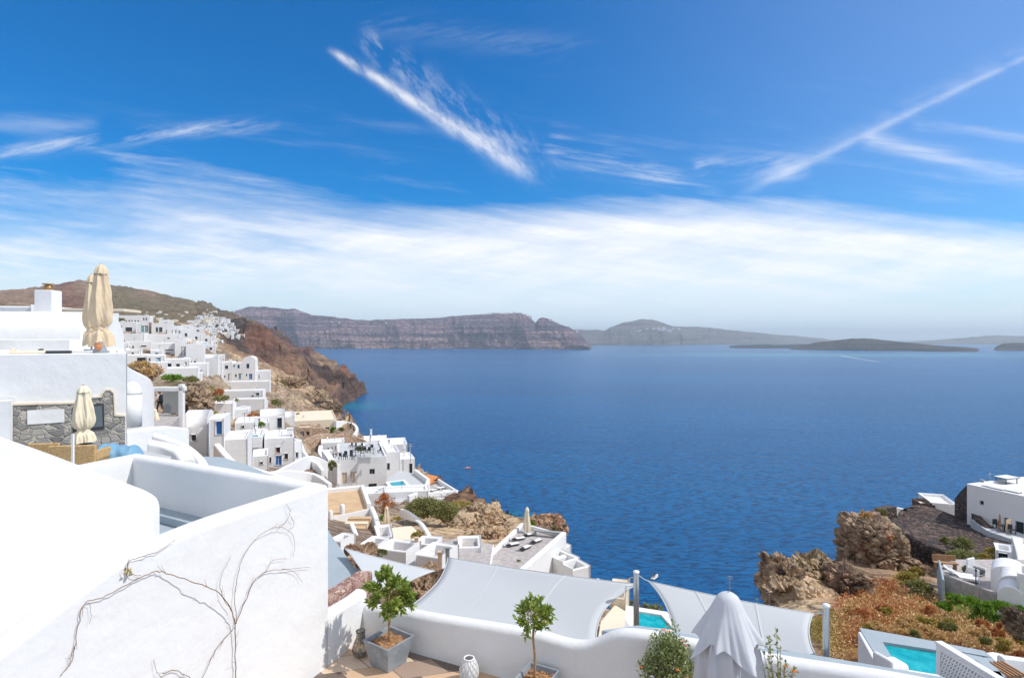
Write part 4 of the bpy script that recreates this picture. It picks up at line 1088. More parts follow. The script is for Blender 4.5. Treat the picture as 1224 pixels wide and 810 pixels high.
pole(987.5, 723, 9.6, -6.0, 'round steel pole at the right end of the shade sail behind the parasol', .052)
def rope(label, a, b, r=.008):
    a, b = V(a), V(b); mb = MB(); mb.tube([a-a, (b-a)*.5-V((0, 0, .02)), b-a], r, 6); o = mb.build('rope', 'rope'); o.location = a
    tag(o, label, 'rope')
rope('thin pale rope tying the left sail corner to the steel pole', P(748, 700, 12.65), P(760, 698, 12.2))
rope('thin pale rope from the steel pole to the red corner of the right sail', P(762, 686, 12.2), P(777, 695, 12.6))

# ---------------------------------------------------------------- potted trees
def leaf(mb, p, d, n, L, w):
    d = d.normalized(); s = d.cross(n)
    if s.length < .1: s = d.cross(V((0, 0, 1)))
    s.normalize(); nn = s.cross(d)
    a = p; b = p+d*L*.35+s*w/2+nn*w*.18; c = p+d*L; e = p+d*L*.35-s*w/2+nn*w*.18; m = p+d*L*.5-nn*w*.1
    b2 = p+d*L*.7+s*w*.38+nn*w*.12; e2 = p+d*L*.7-s*w*.38+nn*w*.12
    i = mb.addv((a, b, b2, c, e2, e, m))
    mb.face((i, i+1, i+6)); mb.face((i+1, i+2, i+6)); mb.face((i+2, i+3, i+6)); mb.face((i+3, i+4, i+6)); mb.face((i+4, i+5, i+6)); mb.face((i+5, i, i+6))
def rv3(r): 
    while True:
        v = V((r.uniform(-1, 1), r.uniform(-1, 1), r.uniform(-1, 1)))
        if .05 < v.length < 1: return v.normalized()
def potted_tree(loc, rz, rim, bot, h, crown_c, crown_r, trunk_pts, seed, lt, lp_, nl=520, L=.085):
    r = random.Random(seed)
    t = thing('planter', loc, lp_, 'planter', rz)
    def sq(s, z): return [(-s/2, -s/2, z), (s/2, -s/2, z), (s/2, s/2, z), (-s/2, s/2, z)]
    mb = MB(); i = mb.addv(sq(bot, 0)+sq(rim, h)+sq(rim-.07, h)+sq(rim-.12, h-.10))
    mb.face((i+3, i+2, i+1, i))
    for k in range(4):
        n = (k+1) % 4
        mb.face((i+k, i+n, i+4+n, i+4+k)); mb.face((i+4+k, i+4+n, i+8+n, i+8+k)); mb.face((i+8+k, i+8+n, i+12+n, i+12+k))
    mb.build('pot', 'pot_grey', t, bevel=.008)
    mb = MB(); N = 22; s = rim-.1
    mb.grid([[(-s/2+s*a/N, -s/2+s*b/N, h-.085+r.uniform(-.012, .012)+.02*math.sin(a*.7)*math.cos(b*.6)) for b in range(N+1)] for a in range(N+1)])
    for k in range(60):
        x, y = r.uniform(-s/2, s/2)*.9, r.uniform(-s/2, s/2)*.9; q = r.uniform(.008, .02); mb.box((x, y, h-.075), (q, q*1.4, q), M=Matrix.Rotation(r.uniform(0, 3), 3, V((r.random(), r.random(), r.random())).normalized()))
    mb.build('soil', 'soil', t)
    t2 = thing('potted_tree', V(loc)+V((0, 0, h-.09)), lt, 'tree'); o = V(t2.location)
    tp = [V(p)-o for p in trunk_pts]
    mb = MB(); mb.tube(smooth_path(tp, 4), list(np.linspace(.026, .017, (len(tp)-1)*4+1)), 8)
    cc = V(crown_c)-o; cr = V(crown_r); top = tp[-1]; lm = MB()
    tips = []
    for k in range(34):
        dd = rv3(r); e = cc+V((dd.x*cr.x, dd.y*cr.y, dd.z*cr.z))*r.uniform(.55, .98)
        st = top.lerp(tp[-2], r.uniform(0, .5)); mid = st.lerp(e, .5)+V((0, 0, .05))
        mb.tube([st, mid, e], [.009, .006, .003], 5); tips.append((mid, e))
    for k in range(nl):
        m_, e = r.choice(tips); q = r.random()**.6; p = m_.lerp(e, q)+rv3(r)*r.uniform(0, .085)
        out = (p-cc).normalized()*.8+rv3(r)*.8+V((0, 0, .25))
        leaf(lm, p, out, rv3(r)+V((0, 0, .8)), L*r.uniform(.7, 1.25), L*.42*r.uniform(.8, 1.2))
    mb.build('trunk', 'bark', t2, smooth=True); lm.build('crown', 'leaf_green', t2)
pc = (-2.36, 11.2, FZ)
potted_tree(pc, math.radians(-35), .69, .47, .5, (-2.34, 11.2, -4.86), (.50, .46, .56), [(-2.33, 11.2, -5.8), (-2.35, 11.2, -5.45), (-2.31, 11.2, -5.1), (-2.34, 11.2, -4.8)], 3,
            'small round leafy green tree growing in the left square planter', 'tapered square grey planter, fully visible in the terrace corner', 1700, .115)
potted_tree((.43, 9.98, FZ), math.radians(-28), .58, .44, .5, (.37, 10., -4.72), (.32, .32, .36), [(.38, 10., -5.8), (.39, 10., -5.4), (.36, 10., -5.1), (.38, 10., -4.75)], 9,
            'thin young tree with a small crown in the planter at the bottom edge', 'square grey planter cut by the bottom edge, under the thin tree', 700, .10)
# lanterns
t = thing('lantern', G(431, 783, FZ), 'drop shaped smoked glass lantern beside the left planter', 'lantern')
prof = [(.06, 0), (.13, .04), (.155, .12), (.145, .2), (.105, .29), (.075, .37), (.07, .44), (.08, .49)]
mb = MB(); mb.lathe(prof, 24, cap=False); mb.build('glass', 'smoked_glass', t, smooth=True, solid=.005)
mb = MB()
for k in range(12):
    a = 2*PI*k/12; mb.tube([((r_+.006)*math.cos(a+z_*.8), (r_+.006)*math.sin(a+z_*.8), z_) for r_, z_ in prof], .003, 4)
for r_, z_ in (prof[2], prof[4], prof[-1], prof[0]): mb.tube([((r_+.007)*math.cos(q*PI/12), (r_+.007)*math.sin(q*PI/12), z_) for q in range(25)], .005, 4)
mb.build('wire_frame', 'dark_metal', t)
mb = MB(); mb.lathe([(.035, .02), (.035, .13), (.005, .135)], 12); mb.build('candle', 'cushion', t)
t = thing('lantern', (-.78, 10.62, FZ), 'round white woven basket lantern on the tiles between the two planters', 'lantern')
prof = [(.10, .0), (.145, .07), (.16, .16), (.155, .25), (.125, .34), (.09, .40), (.085, .42)]
mb = MB(); mb.lathe(prof, 28, cap=False); mb.build('liner', 'wash', t, smooth=True, solid=.006)
mb = MB()
for k in range(26):
    a = 2*PI*k/26; mb.tube([((r_+.012)*math.cos(a+.05*math.sin(z_*40+k)), (r_+.012)*math.sin(a+.05*math.sin(z_*40+k)), z_) for r_, z_ in smooth_path([V((p[0], p[1], 0)) for p in prof], 3) for _ in [0]] if False else [((q.x+.012)*math.cos(a+.07*math.sin(q.y*45+k*PI)), (q.x+.012)*math.sin(a+.07*math.sin(q.y*45+k*PI)), q.y) for q in smooth_path([V((p[0], p[1], 0)) for p in prof], 3)], .0065, 5)
mb.build('weave', 'cushion', t, smooth=True)
mb = MB(); mb.tube([(.09*math.cos(q*PI/12), .09*math.sin(q*PI/12), .42) for q in range(25)], .014, 8); mb.build('rim', 'cushion', t, smooth=True)

# ---------------------------------------------------------------- bare vine on the big wall
def vine():
    S = 2.6125
    def wp(zx, zy, off=.03):
        px = zx/S; py = 500+zy/S; return P(px, py, WL(px, off))+V((0, 0, 0))
    t = thing('vine', wp(735, 800), 'bare brown climbing vine spread over the large white wall', 'vine'); o = V(t.location)
    r = random.Random(3)
    def br(pts, offs, r0, r1, twig=3):
        w_ = [wp(x, y, f) - o for (x, y), f in zip(pts, offs)]
        s = smooth_path(w_, 4)
        for q in s[1:-1]: q += rv3(r)*.010
        mb.tube(s, list(np.linspace(r0, r1, len(s))), 6)
        for k in range(twig):
            q = r.randrange(2, len(s)-1); d = rv3(r); d.x = abs(d.x)*.4; L = r.uniform(.06, .2); a = s[q]
            tn = (s[q]-s[q-1]).normalized(); dd = (tn*.8+d*.7).normalized()
            mb.tube([a, a+dd*L*.5+V((0, 0, .01)), a+dd*L+V((0, 0, .03))], [r1*.8, r1*.6, r1*.3], 5)
    mb = MB()
    A = [(733, 850), (735, 808), (735, 740), (733, 640), (722, 600), (700, 560), (660, 530), (610, 512), (560, 495), (510, 480), (485, 478), (440, 497), (380, 525), (320, 560), (265, 575), (248, 630), (235, 700), (225, 755), (190, 803)]
    br(A, [.05, .05, .05, .07, .12, .16, .18, .16, .10, .06, .05, .05, .05, .05, .04, .03, .03, .03, .03], .008, .004, 14)
    br([(738, 640), (733, 560), (740, 500), (755, 440), (790, 385), (830, 350), (870, 338), (900, 350), (920, 380), (915, 430)], [.05]*4+[.08]*3+[.05]*3, .005, .0025, 9)
    br([(735, 640), (770, 560), (800, 500), (830, 480), (880, 470), (970, 465)], [.05]*6, .007, .003, 6)
    br([(830, 480), (850, 445), (895, 435)], [.05]*3, .004, .002, 3); br([(880, 470), (920, 478), (943, 510)], [.05]*3, .004, .002, 2)
    br([(735, 650), (690, 700), (660, 750), (625, 830)], [.05]*4, .006, .004, 3)
    br([(395, 500), (400, 470), (405, 445), (450, 430), (500, 410), (548, 380)], [.04]*6, .006, .003, 4)
    br([(440, 490), (415, 484), (400, 478)], [.05]*3, .004, .003, 1)
    br([(722, 600), (690, 540), (690, 490), (722, 432)], [.06]*4, .005, .002, 3)
    br([(870, 338), (895, 320), (905, 290), (895, 265)], [.05]*4, .004, .002, 4); br([(900, 350), (918, 330), (905, 300)], [.05]*3, .003, .002, 3)
    br([(508, 795), (545, 785), (590, 808), (610, 840)], [.04]*4, .006, .004, 3); br([(482, 750), (485, 785), (500, 803), (520, 830)], [.04]*4, .003, .002, 2)
    br([(270, 575), (285, 590), (280, 640)], [.04]*3, .003, .0015, 1); br([(240, 700), (222, 740), (215, 770)], [.04]*3, .004, .002, 2)
    mb.build('stem', 'twig', t, smooth=True)
    lm = MB()
    for k in range(16):
        p = wp(400+r.uniform(-9, 9), 480+r.uniform(-16, 14), .07)-o; leaf(lm, p, rv3(r), rv3(r), .04, .026)
    lm.build('leaves', 'leaf_yellow', t)
vine()

# ---------------------------------------------------------------- folded white parasol in the foreground
def parasol_big():
    top = P(870, 709, 8.1); zb = FZ; t = thing('parasol', (top.x, top.y, zb), 'large folded white parasol with a draped top flap, in the foreground', 'parasol', math.radians(20)); H = top.z-zb
    n = 8
    def tri(x): return 1-2*abs(math.sin(x/2))**.75
    def body(a, r, z):
        q = max(0, min(1, (H-.15-z)/1.2)); aa = a+.10*math.sin(a*2+1)+.03*math.sin(z*4+a*3)
        return r*(.96+.26*q*tri(aa*9)+.05*q*tri(aa*23+z*2)+.04*math.sin(a*3+z*2)), z
    prof = [(.05, H-.06), (.20, H-.22), (.32, H-.5), (.40, H-.85), (.42, H-1.2), (.42, H-1.6), (.40, H-2.0), (.34, H-2.25)]
    sp = smooth_path([V((a, b, 0)) for a, b in prof], 4)
    mb = MB(); mb.lathe([(p.x, p.y) for p in sp], 160, fn=body, cap=False); mb.build('canopy', 'canvas_white', t, smooth=True)
    def flap(a, r, z):
        q = max(0, min(1, (H-z)/.62)); aa = a+.12*math.sin(a*2+.4)
        k = abs(math.cos(aa*2+.35)); fold = tri(aa*8+.8)
        rr = r*(1-.05*q+.17*q*fold+.16*q*(k**2-.5)+.02*q*math.sin(a*21+z*9)); zz = z-.20*q**2*(k**3-.35)-.04*q*fold
        return rr, zz
    prof = [(.015, H+.02), (.075, H), (.13, H-.04), (.175, H-.11), (.23, H-.22), (.31, H-.36), (.39, H-.5), (.46, H-.62), (.49, H-.68)]
    sp = smooth_path([V((a, b, 0)) for a, b in prof], 4)
    mb = MB(); mb.lathe([(p.x, p.y) for p in sp], 160, fn=flap, cap=False); mb.build('top_flap', 'canvas_white', t, smooth=True, solid=.008)
    mb = MB(); mb.lathe([(.025, 0), (.025, H-.05)], 10); mb.build('pole', 'white_paint', t, smooth=True)
    mb = MB(); mb.box((0, 0, .05), (.6, .6, .1)); mb.build('base', 'pot_grey', t, bevel=.02)
parasol_big()
def parasol(label, foot, H, R, mat, seed=0, tie=.22, group=None, top=.35, name='parasol'):
    """folded parasol: slim valance on top, pleated body tied near the foot and spreading below the tie"""
    t = thing(name, foot, label, 'parasol', random.Random(seed).uniform(0, 3), group); n = 7; r = random.Random(seed); ph = r.uniform(0, 6)
    zt = H*tie; zl = H*.07
    def body(a, rr, z):
        k = 1-2*abs(math.sin((a*n+ph+.6*math.sin(a*2+ph)+z*.5)/2))**.8; return rr*(1+.20*k+.07*math.sin(a*3+z*3+ph)+.035*math.sin(a*17+z*11+ph)+.02*math.sin(a*29-z*17)), z+.03*H*.3*math.sin(a*3+ph)*(z < zl*1.3)
    prof = [(R*.25, H*.97), (R*.50, H*.90), (R*.62, H*.78), (R*.85, H*.60), (R*.95, H*.42), (R*.80, zt+H*.06), (R*.48, zt), (R*.85, zt-H*.06), (R*1.05, zl)]
    sp = smooth_path([V((a, b, 0)) for a, b in prof], 4)
    mb = MB(); mb.lathe([(p.x, p.y) for p in sp], 120, fn=body, cap=False); mb.build('canopy', mat, t, smooth=True)
    mb = MB(); mb.lathe([(R*.05, H), (R*.30, H*.985), (R*.52, H*.94), (R*.62, H*.895)], 56, fn=lambda a, rr, z: (rr*(1+.10*math.cos(a*n+ph)), z-.012*H*abs(math.cos(a*n/2+ph))*(z < H*.93)), cap=False); mb.build('valance', mat, t, smooth=True)
    mb = MB(); mb.lathe([(R*.56, zt-.02*H), (R*.58, zt), (R*.56, zt+.02*H)], 24, cap=False); mb.build('strap', mat, t, smooth=True)
    mb = MB(); mb.lathe([(.028, 0), (.028, H+.04)], 8); mb.build('pole', 'pale_wood', t)
    mb = MB(); mb.box((0, 0, .03), (.5, .5, .06)); mb.build('base', 'pot_grey', t)
    return t
zt_ = -.62
parasol('tall folded tan parasol with a scalloped top on the upper white terrace', P(121, 421, 22.5), 3.38, .375, 'canvas_tan', 4, .27)
parasol('slimmer folded tan parasol half hidden behind the taller one', P(109.5, 419, 23.4), 3.05, .27, 'canvas_tan', 8, .27)
parasol('folded cream parasol in front of the grey stone wall', P(100, 533, 17.), 1.76, .27, 'canvas_cream', 2, .26)
parasol('small folded pale parasol beside the person at the doorway', P(183, 512, 42.), 1.45, .36, 'canvas_cream', 5, .3)
parasol('folded beige parasol on the small terrace beside the dry brown shrub', P(462, 634, 49.), 2.05, .26, 'canvas_tan', 6, .18)
parasol('folded white parasol standing among the loungers on the sea terrace', P(630, 646, 46.), 2.65, .26, 'canvas_cream', 7, .12)
# ================================================================ left: the house with the stone wall, the vaulted house
tS, Ls, Ws, Hs, aS = house('long white terrace house with a rough grey stone wall set in its front', -130, 152, 425, 545, 16., 34, 9., [], para=.06, sink=3, deck='wash', bevel=.12, ctlpt=False)
def plane_map(L, a):
    ca, sa = math.cos(a), math.sin(a)
    def f(px, py):
        k = (px-612)/F; u = (k*L.y-L.x)/(ca-k*sa); d = L.y+sa*u
        return u, -(py-405)/F*d-L.z
    return f
fS = plane_map(Ls, aS)
def plate(parent, name, mat, poly, f, y0, y1, holes=None):
    pts = [f(*p) for p in poly]; n = len(pts); mb = MB()
    i = mb.addv([(x, y0, z) for x, z in pts]+[(x, y1, z) for x, z in pts])
    A = sum(pts[k][0]*pts[(k+1) % n][1]-pts[(k+1) % n][0]*pts[k][1] for k in range(n))
    fr = [i+k for k in range(n)]; bk = [i+n+k for k in range(n)]
    mb.face(fr if A > 0 else fr[::-1]); mb.face(bk[::-1] if A > 0 else bk)
    for k in range(n):
        j = (k+1) % n; q = (i+k, i+n+k, i+n+j, i+j); mb.face(q if A > 0 else q[::-1])
    return mb.build(name, mat, parent, bevel=0)
st = [(13, 560), (14, 483), (50, 482.5), (97, 481.5), (110, 475), (121, 474), (122, 470), (126, 466), (132, 466), (136, 470), (137, 496), (149.5, 497), (149.5, 560)]
plate(tS, 'stone_wall', 'stone_grey', st, fS, -.05, .02)
plate(tS, 'coping', 'cream', [(14, 484), (14, 481.6), (97, 480), (110, 473.6), (121, 472.6), (122.4, 468.6), (126, 464.6), (132, 464.6), (136.8, 468.6), (138.4, 494.6), (150, 495.6), (150, 497.4), (136.6, 496.6), (135.4, 470), (131.8, 466.6), (126.4, 466.6), (123, 470.4), (121.6, 474.6), (110.5, 475.4), (97.4, 482)], fS, -.08, .0)
w1 = plate(tS, 'niche', 'white', [(33, 490), (77, 488.5), (77, 504), (33, 507)], fS, -.075, -.03)
w2 = plate(tS, 'window', 'dark_metal', [(87, 486), (124, 481.5), (125, 512), (87, 516)], fS, -.08, -.03)
plate(w2, 'pane', 'glass_grey', [(89, 488), (122, 484), (123, 509), (89, 513)], fS, -.10, -.05)
# mats on the terrace edge
for nm, lab, x0, x1, m_ in (('mat', 'flat pink mattress lying on the white terrace edge', 15, 46, 'terracotta'), ('mat', 'flat dark blue mattress lying on the white terrace edge', 48, 80, 'dark_cloth')):
    a_, b_ = P(x0, 423.0, 17.6+.027*x0), P(x1, 423.0, 17.6+.027*x1)
    t = thing(nm, (a_+b_)/2, lab, 'mattress', math.radians(34)); mb = MB(); L_ = (b_-a_).length
    mb.box((0, .5, .05), (L_, .7, .1)); mb.build('pad', 'cream' if m_ == 'terracotta' else m_, t, bevel=.03)
    mb = MB(); mb.box((-L_*.42, .5, .13), (L_*.12, .6, .08)); mb.build('cushion', 'cream' if m_ == 'terracotta' else m_, t, bevel=.03)
# vaulted house
t = thing('house', P(-60, 419, 24.5), 'white barrel vaulted house with a chimney at the far left', 'house', math.radians(8))
mb = MB(); Wv = 5.05; Dv = 3.6; n = 20; zh = .45
prof = [(0, -1.5)]+[(Dv/2-Dv/2*math.cos(PI*k/n), zh+1.28*math.sin(PI*k/n)) for k in range(n+1)]+[(Dv, -1.5)]
i = mb.addv([(-3, y, z) for y, z in prof]+[(Wv, y, z) for y, z in prof]); m_ = len(prof)
for k in range(m_-1): mb.face((i+k, i+k+1, i+m_+k+1, i+m_+k)[::-1])
mb.face([i+k for k in range(m_)]); mb.face([i+m_+k for k in range(m_)][::-1])
o = mb.build('vault', 'white', t, bevel=.1, seg=3)
mb = MB(); mb.box((1.0, -.35, -.2), (8.0, .72, 1.35)); mb.build('bench', 'white', t, bevel=.05)
mb = MB(); mb.lathe([(.001, 0), (.22, 0), (.24, .03)], 20); o = mb.build('window', 'wash', t); o.rotation_euler = (0, PI/2, 0); o.location = (Wv-.0, 1.2, .72)
cx = P(30.5, 370, 26).x-t.location.x+.3
mb = MB(); mb.box((cx, 2.6, 1.95), (.76, .76, 1.6)); ch = mb.build('chimney', 'white', t, bevel=.04)
mb = MB(); mb.lathe([(.17, 2.74), (.17, 3.0)], 18, (cx, 2.6, 0)); mb.build('flue', 'copper', ch, smooth=True)
mb = MB(); mb.lathe([(.24, 3.03), (.24, 3.07)], 18, (cx, 2.6, 0)); mb.build('cowl', 'copper', ch)
# roofs behind the vault
house('low white flat roof block behind the vaulted house', -60, 38, 365, 400, 31, 10, 5, [], ctlpt=False, sink=1)
house('white flat roofed house with an overhanging roof slab behind the folded parasols', 40, 104, 369, 420, 33, 12, 4, [('dark', 86, 99, 377, 385, 'grey_paint'), ('glass', 98, 103.6, 397, 410, 'green_paint')], ctlpt=False, sink=1, para=.1)
t = thing('roof_slab', P(40, 371, 32.4), 'thin cream roof slab edge standing out behind the vault', 'roof', math.radians(12)); mb = MB(); mb.box((2.1, .9, .05), (5., 2.4, .16)); mb.build('slab', 'cream', t, bevel=.02)
house('white block with a low dry planted bed left of the twin parasols', 88, 119, 402, 440, 28, 30, 5, [('glass', 99, 105, 397, 408, LB)], ctlpt=False, sink=1)
t = thing('planter_box', P(112, 424, 21.6), 'grey cone shaped parasol weight on the terrace edge', 'parasol weight'); mb = MB(); mb.lathe([(.26, 0), (.2, .22), (.1, .42), (.07, .5)], 20, (.25, 0, 0)); mb.build('body', 'pot_grey', t, smooth=True)
# small wall at the left edge and the terrace with the sofas
DZ = -3.62
slab('terrace', 'sunny white deck with wicker sofas under the stone wall', 'terrace', [(-60, 542), (150, 533), (205, 545), (160, 585), (-20, 640)], DZ, 1.2, 'grey_floor')
house('white wall end at the far left in front of the stone wall', -60, 12.5, 482, 545, 16.3, 34, .4, [], ctlpt=False, para=.01, name='wall', cat='wall')
def sofa(label, px, py, d, w, rz, cover=False):
    t = thing('sofa', P(px, py, d)-V((0, 0, .75)), label, 'sofa', rz, None if cover else 'wicker sofas')
    if cover:
        mb = MB(); n = 28; rows = []
        for i_ in range(n+1):
            u = i_/n; row = []
            for j in range(15):
                v = j/14; a = PI*v
                x = (u-.5)*w; e = min(1, 4.5*min(u, 1-u)+.15)**.5
                y = -.42*math.cos(a)*e; z = .34+(.36+.05*math.sin(u*7))*math.sin(a)**.6*e-.3*(1-e)
                row.append((x, y+.02*math.sin(u*23+v*9), z+.015*math.sin(u*31+v*5)))
            rows.append(row)
        mb.grid(rows); mb.build('cover', 'blue_cover', t, smooth=True)
        mb = MB(); mb.box((0, 0, .18), (w*.9, .7, .3)); mb.build('frame', 'wicker', t, bevel=.02); return t
    mb = MB(); mb.box((0, 0, .2), (w, .8, .38)); mb.build('seat', 'wicker', t, bevel=.02)
    mb = MB(); mb.box((0, -.36, .42), (w, .12, .7)); mb.build('backrest', 'wicker', t, bevel=.03)
    for s in (-1, 1): mb = MB(); mb.box((s*(w/2-.06), .02, .32), (.12, .78, .55)); mb.build('armrest', 'wicker', t, bevel=.03)
    for s in range(2): mb = MB(); mb.box((-w/4+s*w/2+0, .06, .45), (w/2-.16, .6, .13)); mb.build('cushion', 'cushion', t, bevel=.04)
    return t
sofa('wicker sofa nearest the folded cream parasol', 96, 530, 15.8, 1.15, math.radians(8))
sofa('wicker sofa half hidden at the left of the cream parasol', 62, 527.5, 16.2, .75, math.radians(10))
sofa('bench wrapped in a bright blue dust cover', 142, 529, 16.6, 1.25, math.radians(12), True)
t = thing('post', P(87, 530, 15.), 'thin white post standing before the wicker sofas', 'post'); mb = MB(); mb.box((0, 0, -.15), (.05, .05, .8)); mb.build('shaft', 'white_paint', t)
# curved whitewashed walls right of the stone wall house
def cwall(label, pts, zb, th, mat='white', smooth=5, side=1, name='wall', r=None):
    w_ = smooth_path([P(*p) for p in pts], smooth); t = thing(name, w_[0], label, 'wall'); o = V(w_[0])
    mb = MB(); sweep_wall(mb, [p-o for p in w_], zb-o.z, th, r if r is not None else min(.14, th*.4), side=side); mb.build('coping', mat, t, bevel=.03); return t
cwall('tall curving white wall falling to the right behind the stone wall house', [(150, 434, 26.), (160, 441, 27), (172, 447, 28), (181, 453, 29), (184.5, 463, 30)], -7, 2.2, side=1)
t = thing('dome', P(158, 480, 23.5), 'small smooth white dome against the curving wall', 'dome'); mb = MB(); mb.lathe([(.34*math.cos(PI/2*k/10)+.001, .3+.52*math.sin(PI/2*k/10)) for k in range(11)], 24, (0, 0, 0)); mb.build('shell', 'white', t, smooth=True)
mb = MB(); mb.lathe([(.34, -1), (.34, .3)], 24); mb.build('drum', 'white', t, smooth=True)
cwall('low white parapet behind the blue covered bench', [(143, 516, 21.5), (170, 512, 22.5), (200, 509, 24.), (226, 511.5, 25.5)], -7, .3)
cwall('white wall curling downhill beside the domed house', [(181, 518, 22.), (196, 523, 22.), (214, 530, 22.), (228, 541, 21.8), (236, 552, 21.5), (240, 566, 21.)], -7.5, .35)
cwall('second white garden wall stepping down left of the domed house', [(176, 527, 19.5), (192, 531, 19.6), (206, 538, 19.5), (214, 550, 19.)], -7.5, .5)
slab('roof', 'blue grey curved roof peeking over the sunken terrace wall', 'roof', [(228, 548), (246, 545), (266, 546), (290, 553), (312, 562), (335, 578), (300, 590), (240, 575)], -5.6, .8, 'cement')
house('low white building end behind the blue grey roof', 268, 296, 525, 560, 52, 20, 5, [], ctlpt=False)
cwall('smooth white ramp wall sweeping down toward the big corner', [(255, 530, 44), (275, 552, 42), (300, 560, 40), (330, 569, 38), (352, 576, 36)], -14, .5)
cwall('long white wall rising to the curved stone tower', [(318, 569, 62), (345, 556, 74), (365, 546, 84), (378, 545, 90), (392, 552, 92)], -24, .4)
cwall('white wall curving below the two storey blue door house', [(300, 566, 56), (330, 563, 60), (352, 562, 64), (374, 566, 66), (392, 578, 64)], -19, .5)
cwall('curved white stair wall right of the two storey house', [(358, 530, 96), (362, 540, 92), (370, 549, 88), (378, 554, 86), (384, 562, 84)], -22, .5)
cwall('brown stone wall with a curved top leading to the terrace bar', [(358, 531, 128), (368, 524, 130), (380, 519.5, 132), (392, 518, 136), (410, 518.5, 140), (425, 521, 142), (437, 527, 142)], -26.5, .7, 'stone_tan', r=.1)
cwall('curved white parapet below the roof terrace bar', [(381, 532, 122), (380, 540, 118), (386, 548, 114), (394, 553, 111), (403, 555, 109)], -27, .8)
cwall('white rounded tower wall with a stone foot at the cliff edge', [(402, 503, 165), (412, 503, 172), (422, 507, 172), (425, 513, 166), (421, 519, 158)], -30, .8)
t = thing('door_frame', P(184, 512, 44), 'white portal framing a tan walled doorway beside the person', 'doorway', math.radians(12))
mb = MB(); mb.box((1.9, 0, 1.5), (.35, .5, 3.6)); mb.box((.9, 0, 2.95), (2.6, .5, .35)); mb.build('frame', 'white', t, bevel=.05)
mb = MB(); mb.box((1., .5, .0), (2.1, .3, 1.9)); mb.build('wall', 'cream', t)
mb = MB(); mb.box((1.05, .7, 1.9), (1.3, .1, 1.7)); mb.build('panel', 'grey_paint', t)
mb = MB(); mb.box((1.55, .3, .5), (.14, .1, 1.)); mb.build('door', 'terracotta', t)
cwall('white post wall behind the portal', [(211, 486, 48), (214, 492, 47), (217, 512, 45)], -10, .4)

# ================================================================ the steps and terraces in the middle
T1, w_ = slab('terrace', 'tan paved roof terrace with white parapets, right of the big wall', 'terrace', [(380, 590), (433, 585), (441, 608), (380, 621)], -15.5, 3, 'wash', rim=[(0, 1, .45, .45), (1, 2, .5, .4)], top='tan_floor')
cwall('white wall running down beside the tan steps', [(441, 605, 54), (446, 618, 50), (449, 632, 46), (451, 645, 43)], -18, .45)
cwall('low white wall between the tan terrace and the steps', [(408, 615, 52), (418, 611, 53), (430, 607, 54), (440, 604, 55)], -18, .5)
t = thing('post', P(409, 604, 52), 'stubby white rounded post at the corner of the tan terrace', 'post'); mb = MB(); mb.lathe([(.22, -2), (.22, .0), (.15, .12), (.01, .16)], 14); mb.build('shaft', 'white', t, smooth=True)
t = thing('post', P(395, 611, 50), 'short white post left of the stubby rounded post', 'post'); mb = MB(); mb.lathe([(.18, -2), (.18, .0), (.12, .1), (.01, .14)], 14); mb.build('shaft', 'white', t, smooth=True)
t = thing('staircase', P(430, 618, 50), 'flight of tan stone steps between white walls', 'stairs', 0)
for k in range(8):
    mb = MB(); mb.box((-.1*k, -.62*k, -.22*k-.8), (1.9, .64, 1.6)); mb.build('step', 'cream' if k % 2 else 'tan_floor', t, bevel=.03)
cwall('sloping white wall left of the tan steps', [(417, 625, 47), (422, 638, 44), (426, 650, 41), (438, 655, 39)], -17.5, .4)
def block(label, px0, px1, yt, yb, d, yaw, depth, **kw):
    return house(label, px0, px1, yt, yb, d, yaw, depth, [], name='wall_block', cat='white block', ctlpt=False, para=kw.pop('para', .55), deck='pale_paving', rimt=.22, **kw)
block('bright white sloping slab beside the grey cement roof', 394, 408, 645, 660, 32, -20, 1.2, bevel=.15, sink=1.5)
block('square white terrace block in the middle of the small walls', 451, 470, 642, 660, 38, 16, 2.4)
block('white block with a flat top left of the blue pot', 452, 486, 655, 676, 33, -18, 1.6)
block('low white block below the beige parasol terrace', 432, 452, 650, 664, 36, -15, 1.5)
block('white block ending at the wooden gate posts', 497, 527, 662, 690, 32, -22, 2.0)
block('white rubble edged wall block left of the sea terrace', 548, 575, 654, 672, 40, 5, 2.2, mat='wash')
block('small white wall block under the orange flower bed', 496, 520, 649, 664, 42, -12, 1.6)
slab('terrace', 'small cream terrace with the beige parasol and round furniture', 'terrace', [(449, 640), (470, 630), (492, 628), (505, 640), (480, 652), (455, 652)], -15.6, 1.5, 'cream')
slab('path', 'grey paved landing with a blue pot on it', 'path', [(475, 676), (488, 660), (500, 655), (512, 682), (495, 692)], -13.2, 1.5, 'pale_paving')
slab('terrace', 'white washed bank of rubble between the shrubs and the sea terrace', 'terrace', [(515, 650), (545, 643), (590, 650), (585, 680), (535, 690), (522, 668)], -14.6, 2, 'wash', top='pale_paving')
cwall('white garden wall descending from the shrub to the gate posts', [(478, 617, 62), (490, 620, 60), (500, 624, 57), (508, 636, 52), (514, 648, 46), (522, 662, 41)], -18, .45)
for k, (x, y0, d_, m_, lb) in enumerate(((526, 660, 30, 'pale_wood', 'weathered pale wooden gate post, the left one'), (535, 655, 30, 'grey_paint', 'grey wooden gate post beside the shade sail corner'), (498, 643, 34, 'pale_wood', 'tan wooden post behind the blue pot'))):
    t = thing('gate_post', P(x, y0, d_)-V((0, 0, 1.2)), lb, 'post'); mb = MB(); mb.box((0, 0, .1), (.2, .2, 2.2)); mb.build('shaft', m_, t, bevel=.02); mb = MB(); mb.box((0, 0, 1.23), (.26, .26, .06)); mb.build('cap', m_, t)
